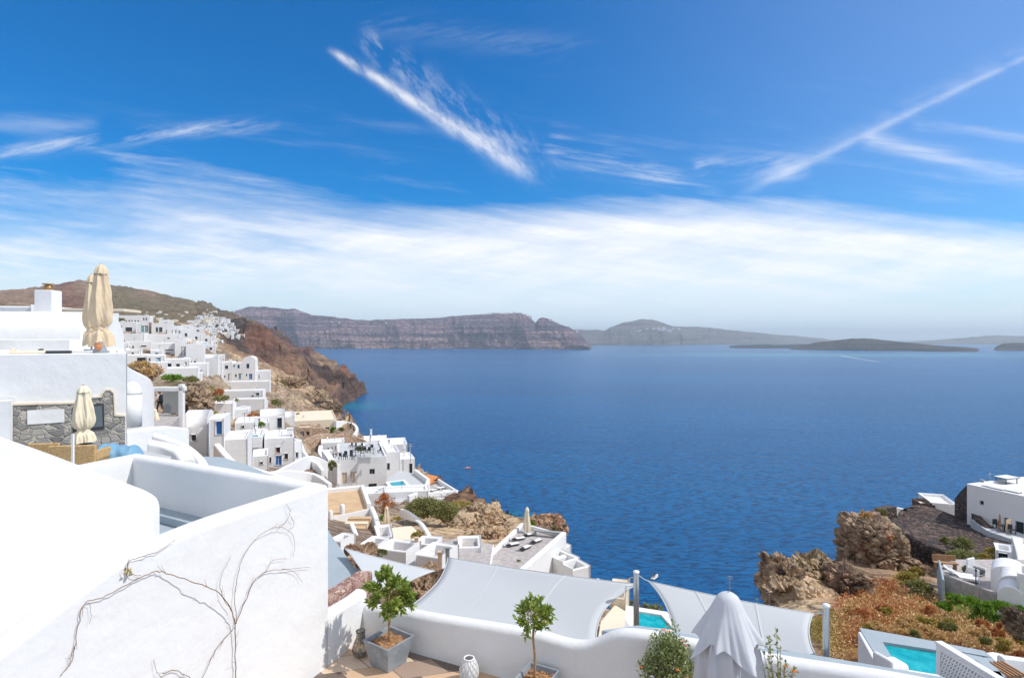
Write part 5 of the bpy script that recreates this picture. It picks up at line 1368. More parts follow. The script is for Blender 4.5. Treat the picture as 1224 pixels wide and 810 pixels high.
t = thing('flower_pot', P(489, 668, 34), 'bright blue pot with small red flowers among the white walls', 'flower pot')
mb = MB(); mb.lathe([(.12, 0), (.22, .1), (.26, .3), (.22, .42)], 16); mb.build('pot', 'blue_paint', t, smooth=True)
fl_ = MB(); lf_ = MB(); r_ = random.Random(2)
for k in range(50): leaf(fl_ if k % 2 else lf_, V((0, 0, .5))+rv3(r_)*.2, rv3(r_), rv3(r_), .09, .07)
fl_.build('flowers', 'red_petal', t); lf_.build('leaves', 'leaf_bush', t)
# sea terrace with the loungers
T2, w2_ = slab('terrace', 'grey paved sea terrace with loungers and white walls', 'terrace', [(583, 668), (624, 629), (674, 643), (622, 690), (585, 690)], -15.2, 4.2, 'white', rim=[(0, 1, .3, .28), (1, 2, .3, .25), (2, 3, .5, .4)], top='pale_paving')
block('tall bright white wall below the sea terrace', 640, 682, 664, 705, 43.5, 38, 2)
block('stepped white wall block at the right end below the sea terrace', 672, 692, 672, 705, 41, 35, 3)
block('small low white block beyond the large sail, nearest the sea', 684, 705, 681, 705, 40, 30, 2.5)
t = thing('chimney', P(714.5, 700, 42), 'tiny white chimney pot sticking up above the large sail', 'chimney'); mb = MB(); mb.lathe([(.2, -2), (.2, .35), (.14, .5), (.01, .56)], 12); mb.build('shaft', 'white', t, smooth=True)
def lounger(label, loc, rz, group='dark loungers on the sea terrace', cloth='cushion', frame='dark_metal', s=1.):
    t = thing('sun_lounger', loc, label, 'sun lounger', rz, group)
    mb = MB(); mb.box((.2*s, 0, .28*s), (1.3*s, .62*s, .09*s)); mb.build('seat', cloth, t, bevel=.03)
    mb = MB(); mb.box((-.62*s, 0, .5*s), (.72*s, .62*s, .08*s), M=Matrix.Rotation(math.radians(38), 3, 'Y')); mb.build('backrest', cloth, t, bevel=.03)
    mb = MB(); mb.box((0, 0, .2*s), (1.75*s, .66*s, .05*s)); mb.build('frame', frame, t)
    for sx in (-.75, .75):
        for sy in (-.28, .28): mb = MB(); mb.box((sx*s, sy*s, .09*s), (.05*s, .05*s, .18*s)); mb.build('leg', frame, t)
    return t
for k, (x, y, rz, lb) in enumerate(((613, 652, .55, 'dark framed lounger nearest the left parapet of the sea terrace'), (620, 645, .45, 'dark framed lounger left of the white parasol, one row back'), (628, 656, .9, 'dark framed lounger nearest the camera on the sea terrace'), (641, 648, .8, 'dark framed lounger right of the white parasol'), (633, 640, .5, 'dark framed lounger just behind the white parasol'))):
    lounger(lb, G(x, y, -15.18), rz, s=.58, cloth='cushion')
for nm, pts in (('parasol_stand', None),): pass
t = thing('bench', G(655, 641, -15.18), 'low dark bench along the far parapet of the sea terrace', 'bench', -.3); mb = MB(); mb.box((0, 0, .4), (2.3, .4, .07)); mb.build('seat', 'grey_paint', t)
for s in (-1, 1): mb = MB(); mb.box((s, 0, .18), (.08, .36, .36)); mb.build('leg', 'grey_paint', t)
# small orange terrace and pool beyond the sails
slab('terrace', 'cream paved terrace beyond the gap between the sails', 'terrace', [(718, 742), (735, 722), (756, 735), (762, 760), (715, 760)], -15.4, 2, 'cream')
block('small cream house with a pointed chimney in the gap between the sails', 729, 748, 713, 728, 34, -15, 2.6, mat='cream')
t = thing('chimney', P(745, 712, 35), 'white cone chimney on the small cream house', 'chimney'); mb = MB(); mb.lathe([(.24, -.6), (.16, .2), (.03, .5)], 12); mb.build('shaft', 'white', t, smooth=True)
def pool(label, pxpoly, z, rim, mat='white', drop=1.5, wz=.12):
    w_ = [G(x, y, z) for x, y in pxpoly]; c = sum(w_, V())/len(w_); t = thing('swimming_pool', c, label, 'swimming pool')
    inn = [(p.x-c.x, p.y-c.y) for p in w_]; n = len(inn)
    out = []
    for k in range(n):
        p0 = V(inn[k-1]); p1 = V(inn[k]); p2 = V(inn[(k+1) % n]); d1 = (p1-p0).normalized(); d2 = (p2-p1).normalized(); m = (d1+d2).normalized(); nr = V((m.y, -m.x)); 
        A = sum(inn[q][0]*inn[(q+1) % n][1]-inn[(q+1) % n][0]*inn[q][1] for q in range(n))
        out.append(p1+nr*(1 if A > 0 else -1)*rim/max(.5, m.dot(d1)))
    mb = MB(); i = mb.addv([(x, y, 0) for x, y in inn]+[(p.x, p.y, 0) for p in out]+[(p.x, p.y, -drop) for p in out]+[(x, y, -drop) for x, y in inn])
    for k in range(n):
        j = (k+1) % n
        for q in ((i+k, i+j, i+n+j, i+n+k), (i+n+k, i+n+j, i+2*n+j, i+2*n+k), (i+k, i+3*n+k, i+3*n+j, i+j)): mb.face(q)
    o = mb.build('surround', mat, t, bevel=.03)
    bm = bmesh.new(); bm.from_mesh(o.data); bmesh.ops.recalc_face_normals(bm, faces=bm.faces); bm.to_mesh(o.data); bm.free()
    mb = MB(); i = mb.addv([(x, y, -wz) for x, y in inn]); A = sum(inn[q][0]*inn[(q+1) % n][1]-inn[(q+1) % n][0]*inn[q][1] for q in range(n))
    mb.face(list(range(i, i+n)) if A > 0 else list(range(i, i+n))[::-1]); mb.build('water', 'pool_water', t)
    return t
pool('turquoise pool seen in the gap between the two sails', [(758, 729), (790, 734), (806, 752), (757, 747)], -15.4, .5)
pool('small turquoise pool on the deck of the big seaside house', [(465, 576), (481, 574), (487, 581), (471, 584.5)], -26.3, .6)
pool('tiny pale turquoise plunge pool on the roof of the white terrace house', [(293, 520), (307, 519), (309, 521.5), (294, 522.6)], -13.9, .4)
# the deck round the seaside pool, and the lower lounger deck
slab('terrace', 'white and grey deck round the small turquoise pool', 'terrace', [(461, 586), (462, 572), (478, 562), (496, 566), (512, 578), (508, 590), (488, 598), (466, 600)], -26.6, 5, 'white', rim=[(3, 4, .9, .6), (4, 5, .9, .6), (5, 6, .8, .5)], top='grey_floor')
slab('terrace', 'lower white lounger deck at the tip of the seaside house', 'terrace', [(508, 590), (514, 580), (524, 577), (546, 591), (549, 600), (528, 606)], -28.5, 5, 'white', rim=[(2, 3, .8, .4), (3, 4, .9, .4)], top='pale_paving')
cwall('big curved white retaining wall under the pool deck', [(463, 588, 103), (478, 592, 101), (494, 593, 101), (508, 587, 104), (512, 578, 109), (509, 568, 114)], -33, .7)
block('white wall block under the lounger deck', 505, 551, 597, 612, 98, 20, 4)
for k, (x, y) in enumerate(((516, 587), (522, 589.5), (528, 592), (525, 584.5), (532, 588), (538, 591.5))):
    lounger('white lounger on the lower deck at the tip of the seaside house', G(x, y, -28.45), .4, 'white loungers on the lower deck', 'cushion', 'grey_paint', 1.15)
slab('roof', 'rust orange slope of earth behind the lower lounger deck', 'bank', [(504, 570), (512, 566.5), (524, 569), (531, 576), (527, 580), (512, 578)], -29.4, 2, 'roof_orange')
def table_set(label, loc, s=1., top='grey_paint', group=None):
    t = thing('table', loc, label+' table', 'table', 0, group); mb = MB(); mb.lathe([(.42*s, .70*s), (.42*s, .74*s)], 16); mb.build('tabletop', top, t); mb = MB(); mb.lathe([(.2*s, 0), (.04*s, .04*s), (.04*s, .70*s)], 8); mb.build('leg', 'dark_metal', t)
def chair(label, loc, rz, s=1., m_='dark_metal', group=None):
    t = thing('chair', loc, label, 'chair', rz, group)
    mb = MB(); mb.box((0, 0, .45*s), (.46*s, .46*s, .05*s)); mb.build('seat', m_, t)
    mb = MB(); mb.box((0, .21*s, .68*s), (.46*s, .05*s, .44*s)); mb.build('backrest', m_, t)
    for sx in (-.2, .2):
        for sy in (-.2, .2): mb = MB(); mb.box((sx*s, sy*s, .22*s), (.05*s, .05*s, .44*s)); mb.build('leg', m_, t)
DZB = G(430, 545, -22.7)
for k, (x, y) in enumerate(((405, 547), (413, 549), (425, 545), (430, 541), (437, 538), (424, 536), (446, 542))):
    z_ = tB[0].location.z+tB[2]-.33; p = G(x, y, z_)
    if k % 2 == 0: table_set('round grey cafe', p, 1.3, group='cafe tables on the roof terrace'); 
    else: chair('dark cafe chair on the furnished roof terrace of the seaside house', p, k*1.1, 1.3, group='cafe chairs on the roof terrace')
    chair('dark cafe chair on the furnished roof terrace of the seaside house', p+V((1.1, .3, 0)), k*.9, 1.3, group='cafe chairs on the roof terrace')
    chair('dark cafe chair on the furnished roof terrace of the seaside house', p+V((-.9, .4, 0)), k*.7+2, 1.3, group='cafe chairs on the roof terrace')
for k, (x, y, w_) in enumerate(((410, 553, 10), (426.5, 550.5, 8), (442, 545.5, 12))):
    t = thing('railing', P(x-w_/2, y, 113), ('slatted pale balustrade in front of the cafe tables', 'short slatted balustrade in the middle of the roof parapet', 'longest slatted balustrade, right of the palm on the roof terrace')[k], 'railing', math.radians(17))
    W_ = w_/F*113
    for q in range(3): mb = MB(); mb.box((W_/2, 0, .25+.42*q), (W_, .12, .16)); mb.build('rail', 'white_paint', t)
    for q in (0, 1): mb = MB(); mb.box((q*W_, 0, .6), (.15, .15, 1.3)); mb.build('post', 'white_paint', t)
def mast(label, px, y0, y1, d, r=.05):
    a = P(px, y0, d); b = P(px, y1, d); t = thing('antenna', b, label, 'antenna'); H = a.z-b.z
    mb = MB(); mb.tube([(0, 0, -.5), (0, 0, H)], r, 6); mb.build('mast', 'steel', t)
    mb = MB(); mb.box((0, 0, H*.96), (H*.22, r, r)); mb.box((0, 0, H*.86), (H*.3, r, r)); mb.build('crossbar', 'steel', t)
mast('thin antenna mast on the stone wall end above the cafe terrace', 442.5, 519, 528, 140, .14)
mast('thin antenna mast on the sloping roof by the sea', 465, 525, 535, 135, .12)
mast('thin antenna mast beside the canopy house', 490.5, 530, 550, 124, .09)
mast('tall thin antenna above the second sail, left of the parasol top', 872.4, 688, 712, 14, .012)
mast('small antenna cross above the second sail, right of the parasol top', 905, 714, 727, 16, .012)
mast('small antenna cross before the dark rock edge', 919.5, 704, 730, 18, .012)

# ================================================================ right side: pools, lattice wall, pergola
t = pool('rectangular turquoise swimming pool with glinting water, bottom right', [(1055, 767.5), (1123, 778), (1160, 784), (1120, 806), (1076, 802.5)][:2]+[(1128, 806), (1078, 806)], -7.12, .42, 'white', 1.6, .05)
poly = [G(1027, 750.5, -7.12), G(1123, 768, -7.12), G(1176, 778, -7.12), G(1186, 786, -7.12), G(1200, 806, -7.12), G(1215, 830, -7.12), G(1100, 840, -7.12), G(1062, 808, -7.12)]
t2 = thing('pool_deck', poly[0], 'light blue grey raised deck wrapping around the bottom right pool', 'pool deck')
W1 = [G(*q, -7.12) for q in ((1055, 767.5), (1123, 778), (1128, 806), (1078, 806))]
o0 = poly[0]
def bandq(mb, a, b, c, d, z0, z1):
    mb.prism([(q.x-o0.x, q.y-o0.y) for q in (a, b, c, d)], z0, z1)
mb = MB(); bandq(mb, poly[0], poly[1], W1[1], W1[0], -1.6, 0.02); bandq(mb, poly[0], W1[0], W1[3], poly[7], -1.601, .019); bandq(mb, poly[1], poly[2], poly[3], W1[1]+V((.35, 0, 0)), -1.602, .018)
mb.prism([(q.x-o0.x, q.y-o0.y) for q in (poly[3], poly[4], G(1165, 800, -7.12), G(1150, 786, -7.12))], -1.603, .017)
mb.build('deck', 'cement', t2)
pool('narrow second turquoise pool behind the lattice wall', [(1156, 786), (1166, 788), (1176, 796), (1180, 800), (1168, 800)], -7.0, .25, 'cement', 1.2, .1)
slab('deck', 'deep blue painted patch of deck beside the narrow pool', 'deck', [(1184, 800), (1196, 801), (1204, 812), (1190, 812)], -7.0, .3, 'blue_paint')
def lattice():
    a = P(1122, 768, 12.); b = P(1196, 812, 10.68); b.z = a.z; L = (b-a).length; ang = math.atan2(b.y-a.y, b.x-a.x)
    t = thing('lattice_wall', a-V((0, 0, 1.)), 'white breeze block lattice wall with rows of small slanted holes beside the pool', 'lattice wall', ang)
    mb = MB(); th = .12; nx, nz = 18, 9; x0, x1, z0, z1 = .1, L-.02, .12, .90
    # frame
    for bx in (((L/2, 0, .95), (L, th, .1)), ((.05, 0, .45), (.1, th, .9)), ((L/2, 0, .05), (L, th, .12))): mb.box(*bx)
    cw = (x1-x0)/nx; chh = (z1-z0)/nz
    for j in range(nz):
        for i in range(nx+1):
            xx = x0+cw*(i+(.5 if j % 2 else 0)); 
            if xx > x1: continue
            zc = z0+chh*(j+.5)
            M = Matrix.Rotation(math.radians(28), 3, 'Y'); mb.box((xx, 0, zc), (cw*.5, th*.8, chh*1.12), M=M)
        mb.box(((x0+x1)/2, 0, z0+chh*j), (x1-x0, th*.78, chh*.34))
    mb.build('blocks', 'white', t)
    c = MB(); c.box((L/2, 0, 1.02), (L+.02, th*1.3, .05)); c.build('coping', 'white', t, bevel=.01)
lattice()
slab('terrace', 'bright white curved terrace edge behind the pool deck', 'terrace', [(1178, 779), (1186, 778), (1200, 781), (1208, 790), (1203, 795), (1190, 790)], -7.6, .6, 'white')
cwall('thin white garden wall along the brush at the right edge', [(1200, 785, 13.5), (1212, 786, 13.6), (1226, 788, 13.7), (1245, 791, 13.8)], -8.5, .16, mat='wash')
t = thing('pergola', P(1209, 817, 12.3), 'small orange brown wooden pergola in the bottom right corner', 'pergola', .1)
for k, (x, y) in enumerate(((-.25, 0), (.25, 0), (-.25, .5), (.25, .5))): mb = MB(); mb.box((x*.75, y*.7, -.3), (.05, .05, .9)); mb.build('post', 'wood', t)
for k in range(2): mb = MB(); mb.box((0, .35*k, .17), (.55, .05, .06)); mb.build('beam', 'wood', t)
for k in range(6): mb = MB(); mb.box((-.22+.09*k, .18, .22), (.035, .55, .035), ); mb.build('slat', 'wood', t)
slab('ledge', 'white flat wall top in front of the bottom right pool', 'ledge', [(1055, 797), (1085, 799), (1128, 806), (1128, 830), (1060, 830)], -6.6, 1., 'white')
t = thing('bench', P(1066, 799, 11.6), 'white rounded lounge seat at the pool corner', 'seat', .3); mb = MB(); mb.box((0, 0, 0), (.5, .4, .3)); mb.build('seat', 'white', t, bevel=.08, seg=3)
mb = MB(); mb.box((-.22, 0, .12), (.1, .42, .35)); mb.build('backrest', 'white', t, bevel=.04)

# ================================================================ right headland: dark stone walls and the white house
p0 = P(1156, 578, 75)
tR, LR, WR, HR, aR = house('large white house with a flat roof on the right, its wall in blue shade', 1156, 1330, 578, 621, 75, -70, 11.5,
    [('win', 1171, 1176, 598, 603, GR), ('win', 1200, 1206.6, 618.5, 628.5, GR), ('dark', 1213.5, 1224, 623, 644, GD), ('dark', 1240, 1262, 622, 650, GD)], para=.25, deck='white', ctlpt=False, sink=6, bevel=.06)
def on_roof(px, py): return G(px, py, LR.z+HR-.25)
t = thing('tent_frame', on_roof(1203, 577), 'small dark framed canopy standing on the roof of the right hand white house', 'canopy', .3)
for sx in (-1, 1):
    for sy in (-.6, .6): mb = MB(); mb.box((sx, sy, .35), (.08, .08, .8)); mb.build('leg', 'dark_metal', t)
mb = MB(); mb.box((0, 0, .8), (2.3, 1.5, .1)); mb.build('top', 'white_paint', t, bevel=.02); mb = MB(); mb.box((0, 0, .72), (2.4, 1.6, .06)); mb.build('frame', 'dark_metal', t)
t = thing('roof_vent', on_roof(1174, 578), 'small grey roof vent near the front edge of the right hand roof', 'vent'); mb = MB(); mb.lathe([(.2, 0), (.2, .4), (.3, .42), (.28, .55)], 12); mb.build('pipe', 'pot_grey', t)
for k, (x, y) in enumerate(((1183, 582), (1193, 584.5), (1212, 588))):
    t = thing('solar_panel', on_roof(x, y), ('flat pale roof panel nearest the vent', 'flat pale roof panel in the middle of the roof', 'flat pale roof panel at the right edge of the roof')[k], 'roof panel', math.radians(-70)); mb = MB(); mb.box((0, 0, .25), (1.6, .7, .08), M=Matrix.Rotation(.3, 3, 'X')); mb.build('panel', 'cushion', t); mb = MB(); mb.box((0, .2, .1), (1.4, .1, .24)); mb.build('bracket', 'dark_metal', t)
cwall('raised white roof parapet in the middle of the right hand roof', [(1170, 573.5, 79), (1190, 578, 77), (1212, 584, 74)], LR.z+HR-.5, .3)
mast('thin pale pole on the roof of the right hand house', 1183, 565, 578, 77, .04)
# stone retaining walls
def stonewall(label, tops, zb, th, mat='lava_bank'):
    w_ = smooth_path([P(*p) for p in tops], 4); t = thing('retaining_wall', w_[0], label, 'stone wall'); o = V(w_[0])
    mb = MB(); sweep_wall(mb, [p-o for p in w_], [z-o.z for z in np.linspace(zb[0], zb[1], len(w_))], th, .05, side=1, arc=2); mb.build('masonry', mat, t)
    mb = MB(); sweep_wall(mb, [p-o+V((0, 0, .05)) for p in w_], [p.z-o.z-.03 for p in w_], th+.08, .03, side=.9, arc=2); mb.build('coping', 'dark_lava', t)
    return t
stonewall('long dark brown lava stone retaining wall below the white house', [(1078, 609, 86), (1090, 606, 85), (1108, 607.5, 84), (1130, 616, 81), (1160, 626, 77), (1185, 634, 73), (1212, 641.5, 70)], (-34, -30), 1.2)
stonewall('lower dark lava stone wall curving round the headland tip', [(1062, 604, 80), (1047, 607, 77), (1040, 613, 74), (1044, 622, 71), (1060, 633, 68), (1082, 643, 65), (1102, 650, 62), (1117, 657, 60), (1124, 672, 55)], (-26.5, -26), 1.)
cwall('curved white rim wall at the tip of the right headland', [(1086, 609, 86), (1075, 606, 87), (1062, 604.5, 86), (1050, 606.5, 82), (1043, 611, 78), (1043, 616, 75), (1050, 620, 73)], -30, .5)
house('small low white building between the stone walls and the sea', 1112, 1144, 600, 616, 92, -20, 6, [('dark', 1114, 1118, 603, 611, 'terracotta')], ctlpt=False)
house('tiny brown stone hut on the headland beside the low white building', 1099, 1114, 601, 611, 92, -15, 3, [], mat='stone_brown', ctlpt=False)
stonewall('dark lava stone ramp wall against the left side of the white house', [(1141, 597, 84), (1148, 588, 80), (1156, 580.5, 76)], (-30, -30), .8)
stonewall('stepped lava stone wall below the corner of the white house', [(1143, 597, 80), (1150, 603, 78), (1160, 612, 75), (1168, 622, 72), (1180, 630, 70)], (-28, -28), .8)
slab('terrace', 'narrow blue shaded terrace along the foot of the right hand house', 'terrace', [(1160, 620), (1175, 622), (1230, 640), (1260, 655), (1212, 645), (1180, 634)], -22.6, 1., 'grey_floor')
for k, (x, y) in enumerate(((1191, 631), (1197, 633), (1206, 636), (1211, 638))):
    chair('dark chair on the narrow terrace before the right hand house', G(x, y, -22.55), k*1.3, 1.15, group='dark chairs before the right hand house')
table_set('small dark metal cafe', G(1200, 634.5, -22.55), 1., 'dark_metal')
parasol('slim folded orange brown parasol on the narrow terrace of the right hand house', G(1195, 634, -22.55), 2.0, .12, 'wood', 11, .2)
t = thing('sign_board', G(1209, 637, -22.55), 'small ochre panel leaning on the wall right of the dark window', 'panel', .4); mb = MB(); mb.box((0, .3, .8), (.9, .06, 1.5)); mb.build('board', 'pale_wood', t)
def bank(label, top, bot, mat, n=40, m=14, amp=.25, name='stone_bank'):
    a = smooth_path([P(*p) for p in top], 10); b = smooth_path([P(*p) for p in bot], 10)
    def at(l, u): q = u*(len(l)-1); i = min(int(q), len(l)-2); return l[i].lerp(l[i+1], q-i)
    o = a[0]; rd = random.Random(4); rows = []
    for i in range(n+1):
        u = i/n; rows.append([at(a, u).lerp(at(b, u), v/m)-o+V((0, 0, -.9*math.sin(PI*v/m)*.5+rd.uniform(-amp, amp)*.4)) for v in range(m+1)])
    mb = MB(); mb.grid(rows); t = thing(name, o, label, 'stone wall'); ob = mb.build('masonry', mat, t, smooth=True); md = ob.modifiers.new('s', 'SOLIDIFY'); md.thickness = .8; md.offset = 0
bank('steep bank of dark brown lava stones filling the slope between the two walls', [(1080, 612, 80), (1094, 609, 83), (1112, 610, 83), (1140, 620, 79.5), (1180, 634, 73.5), (1214, 643, 69.5)],
     [(1058, 625, 71), (1070, 636, 67.5), (1092, 647, 63.5), (1118, 660, 59), (1160, 668, 57), (1212, 668, 57)], 'lava_bank')
# lower garden terrace with domes
TZ = -17.6
slab('terrace', 'pale paved garden terrace with round furniture below the lava wall', 'terrace', [(1124, 676), (1140, 668), (1230, 668), (1240, 712), (1200, 716), (1172, 706), (1150, 698), (1128, 690)], TZ, .9, 'pale_paving', rim=[(4, 5, .3, .3), (5, 6, .3, .3), (6, 7, .3, .3)])
cwall('leaning grey concrete wall at the left end of the garden terrace', [(1120, 664, 47), (1122, 672, 44.5), (1124, 682, 42), (1126, 692, 40)], -19.5, .14, mat='cement')
house('white doorway block with a dark opening under the lava wall', 1190, 1210, 656, 676, 50, -38, 2, [('dark', 1193.5, 1204.5, 660.5, 672, GD)], ctlpt=False)
cwall('steep white wall with stone inlay descending at the right edge', [(1209, 641, 58), (1213, 655, 54), (1216, 668, 50), (1220, 690, 44), (1224, 705, 41)], -22, .8)
def vault(label, px0, px1, yt, yb, d, rz, depth):
    a_ = P(px0, yb, d); W_ = (px1-px0)/F*d; H_ = (yb-yt)/F*d; t = thing('vault', a_, label, 'vault', rz); n = 16
    pr = [(W_/2-W_/2*math.cos(PI*k/n), max(H_*.35, 0)+H_*.65*math.sin(PI*k/n)) for k in range(n+1)]; pr = [(0, -1.2)]+pr+[(W_, -1.2)]
    mb = MB(); i = mb.addv([(x, 0, z) for x, z in pr]+[(x, depth, z) for x, z in pr]); m_ = len(pr)
    for k in range(m_-1): mb.face((i+k, i+m_+k, i+m_+k+1, i+k+1)[::-1][::-1])
    mb.face([i+k for k in range(m_)]); mb.face([i+m_+k for k in range(m_)][::-1])
    o = mb.build('shell', 'white', t, bevel=.06, seg=3)
    bm = bmesh.new(); bm.from_mesh(o.data); bmesh.ops.recalc_face_normals(bm, faces=bm.faces); bm.to_mesh(o.data); bm.free()
vault('white vault nearest the dark doorway on the garden terrace', 1184, 1216, 673, 689, 41, -.72, 2.2)
vault('middle white vault of the stepped three on the garden terrace', 1193, 1222, 684, 703, 38.5, -.72, 2.2)
vault('lowest and nearest white vault of the stepped three', 1192, 1216, 697.5, 716, 37, -.72, 1.6)
block('tall white wall at the right picture edge beside the vaults', 1216, 1250, 684, 722, 36.5, -40, 2)
t = thing('armchair', G(1167, 688, TZ), 'white and dark garden armchair under the spreading shrub', 'armchair', .4)
mb = MB(); mb.box((0, 0, .4), (.8, .8, .18)); mb.build('seat', 'dark_cloth', t, bevel=.03); mb = MB(); mb.box((0, .4, .75), (.85, .14, .9)); mb.build('backrest', 'cushion', t, bevel=.04)
for s in (-1, 1): mb = MB(); mb.box((s*.4, 0, .35), (.1, .8, .6)); mb.build('armrest', 'white_paint', t, bevel=.02)
t = thing('bench', G(1130, 679, TZ), 'orange wooden bench in the shade at the left of the garden terrace', 'bench', -.2); mb = MB(); mb.box((0, 0, .45), (1.6, .5, .08)); mb.build('seat', 'wood', t); mb = MB(); mb.box((0, .25, .75), (1.6, .07, .4)); mb.build('backrest', 'wood', t)
for s in (-1, 1): mb = MB(); mb.box((s*.65, 0, .2), (.08, .45, .42)); mb.build('leg', 'wood', t)
for k, (x, y, lb) in enumerate(((1146, 690, 'white lounger with raised back nearest the left end of the garden terrace'), (1154, 694, 'white lounger in the middle of the garden terrace'))):
    lounger(lb, G(x, y, TZ), -.5, None, 'cushion', 'white_paint')
t = thing('street_lamp', G(1166.5, 704, TZ), 'dark thin lamp post on the edge of the garden terrace', 'lamp post'); mb = MB(); mb.tube([(0, 0, 0), (0, 0, 1.25)], .04, 8); mb.build('post', 'dark_metal', t); mb = MB(); mb.lathe([(.05, 1.25), (.1, 1.35), (.02, 1.45)], 10); mb.build('lamp_head', 'dark_metal', t)

# ================================================================ boats
def boat(label, px, py, L, rz, canopy=True, hull='boat_white'):
    t = thing('boat', G(px, py, SEA)+V((0, 0, .0)), label, 'boat', rz); B_ = L*.3
    mb = MB(); st_ = []
    for k in range(13):
        u = k/12; w_ = B_/2*(1-max(0, (u-.55)/.45)**2.2)*(.85+.15*min(1, u*4)); sh = .6+.35*u**2; y = L*(u-.5)
        st_.append([(y, -w_, sh), (y, -w_*.86, .1), (y, -w_*.4, -.35), (y, 0, -.45), (y, w_*.4, -.35), (y, w_*.86, .1), (y, w_, sh)])
    mb.grid(st_); i = mb.addv([s[0] for s in st_]+[s[-1] for s in st_]); 
    mb.build('hull', hull, t, smooth=True, solid=.08)
    mb = MB(); 
    mb.grid([[(s[0][0], s[0][1]*.95, s[0][2]-.15), (s[0][0], s[-1][1]*.95, s[0][2]-.15)] for s in st_]); mb.build('deck', 'cream', t)
    mb = MB(); mb.box((-L*.02, 0, 1.), (L*.22, B_*.5, .9)); c = mb.build('cabin', 'boat_white', t, bevel=.1); mb = MB(); mb.box((L*.095, 0, 1.15), (.05, B_*.42, .4)); mb.build('windscreen', 'glass_dark', c)
    if canopy:
        mb = MB(); mb.box((-L*.12, 0, 1.9), (L*.4, B_*.7, .07)); mb.build('canopy', 'dark_cloth', t, bevel=.02)
        for sx in (-.3, .05):
            for sy in (-.3, .3): mb = MB(); mb.box((sx*L, sy*B_, 1.3), (.06, .06, 1.25)); mb.build('post', 'steel', t)
boat('white motor boat with a dark canopy just beyond the steel pole', 783, 690, 6.6, math.radians(52))
boat('small orange boat alone on the open blue water', 559, 559.5, 5.5, math.radians(10), False, 'boat_orange')
boat('white boat moored under the rocks of the headland cove', 400.5, 484, 14, math.radians(5))
boat('white ferry far away below the farthest mountain', 816, 411.6, 130, math.radians(170))
boat('tiny dark boat far out before the lava island', 1061, 429.5, 24, math.radians(20), True, 'dark_metal')
# wakes on the water, far out
t = thing('wake', G(1025, 427.5, SEA), 'long pale wake line on the water before the lava island', 'wake')
a_ = G(1005, 425.0, SEA)-V(t.location); b_ = G(1050, 432.5, SEA)-V(t.location); n_ = V((0, 22, 0))
mb = MB(); mb.quad(a_-n_+V((0, 0, .05)), b_-n_*.4+V((0, 0, .05)), b_+n_*.4+V((0, 0, .05)), a_+n_+V((0, 0, .05))); mb.build('foam', 'pale_paving' if False else 'light_foam' if 'light_foam' in MATS else 'sail', t)

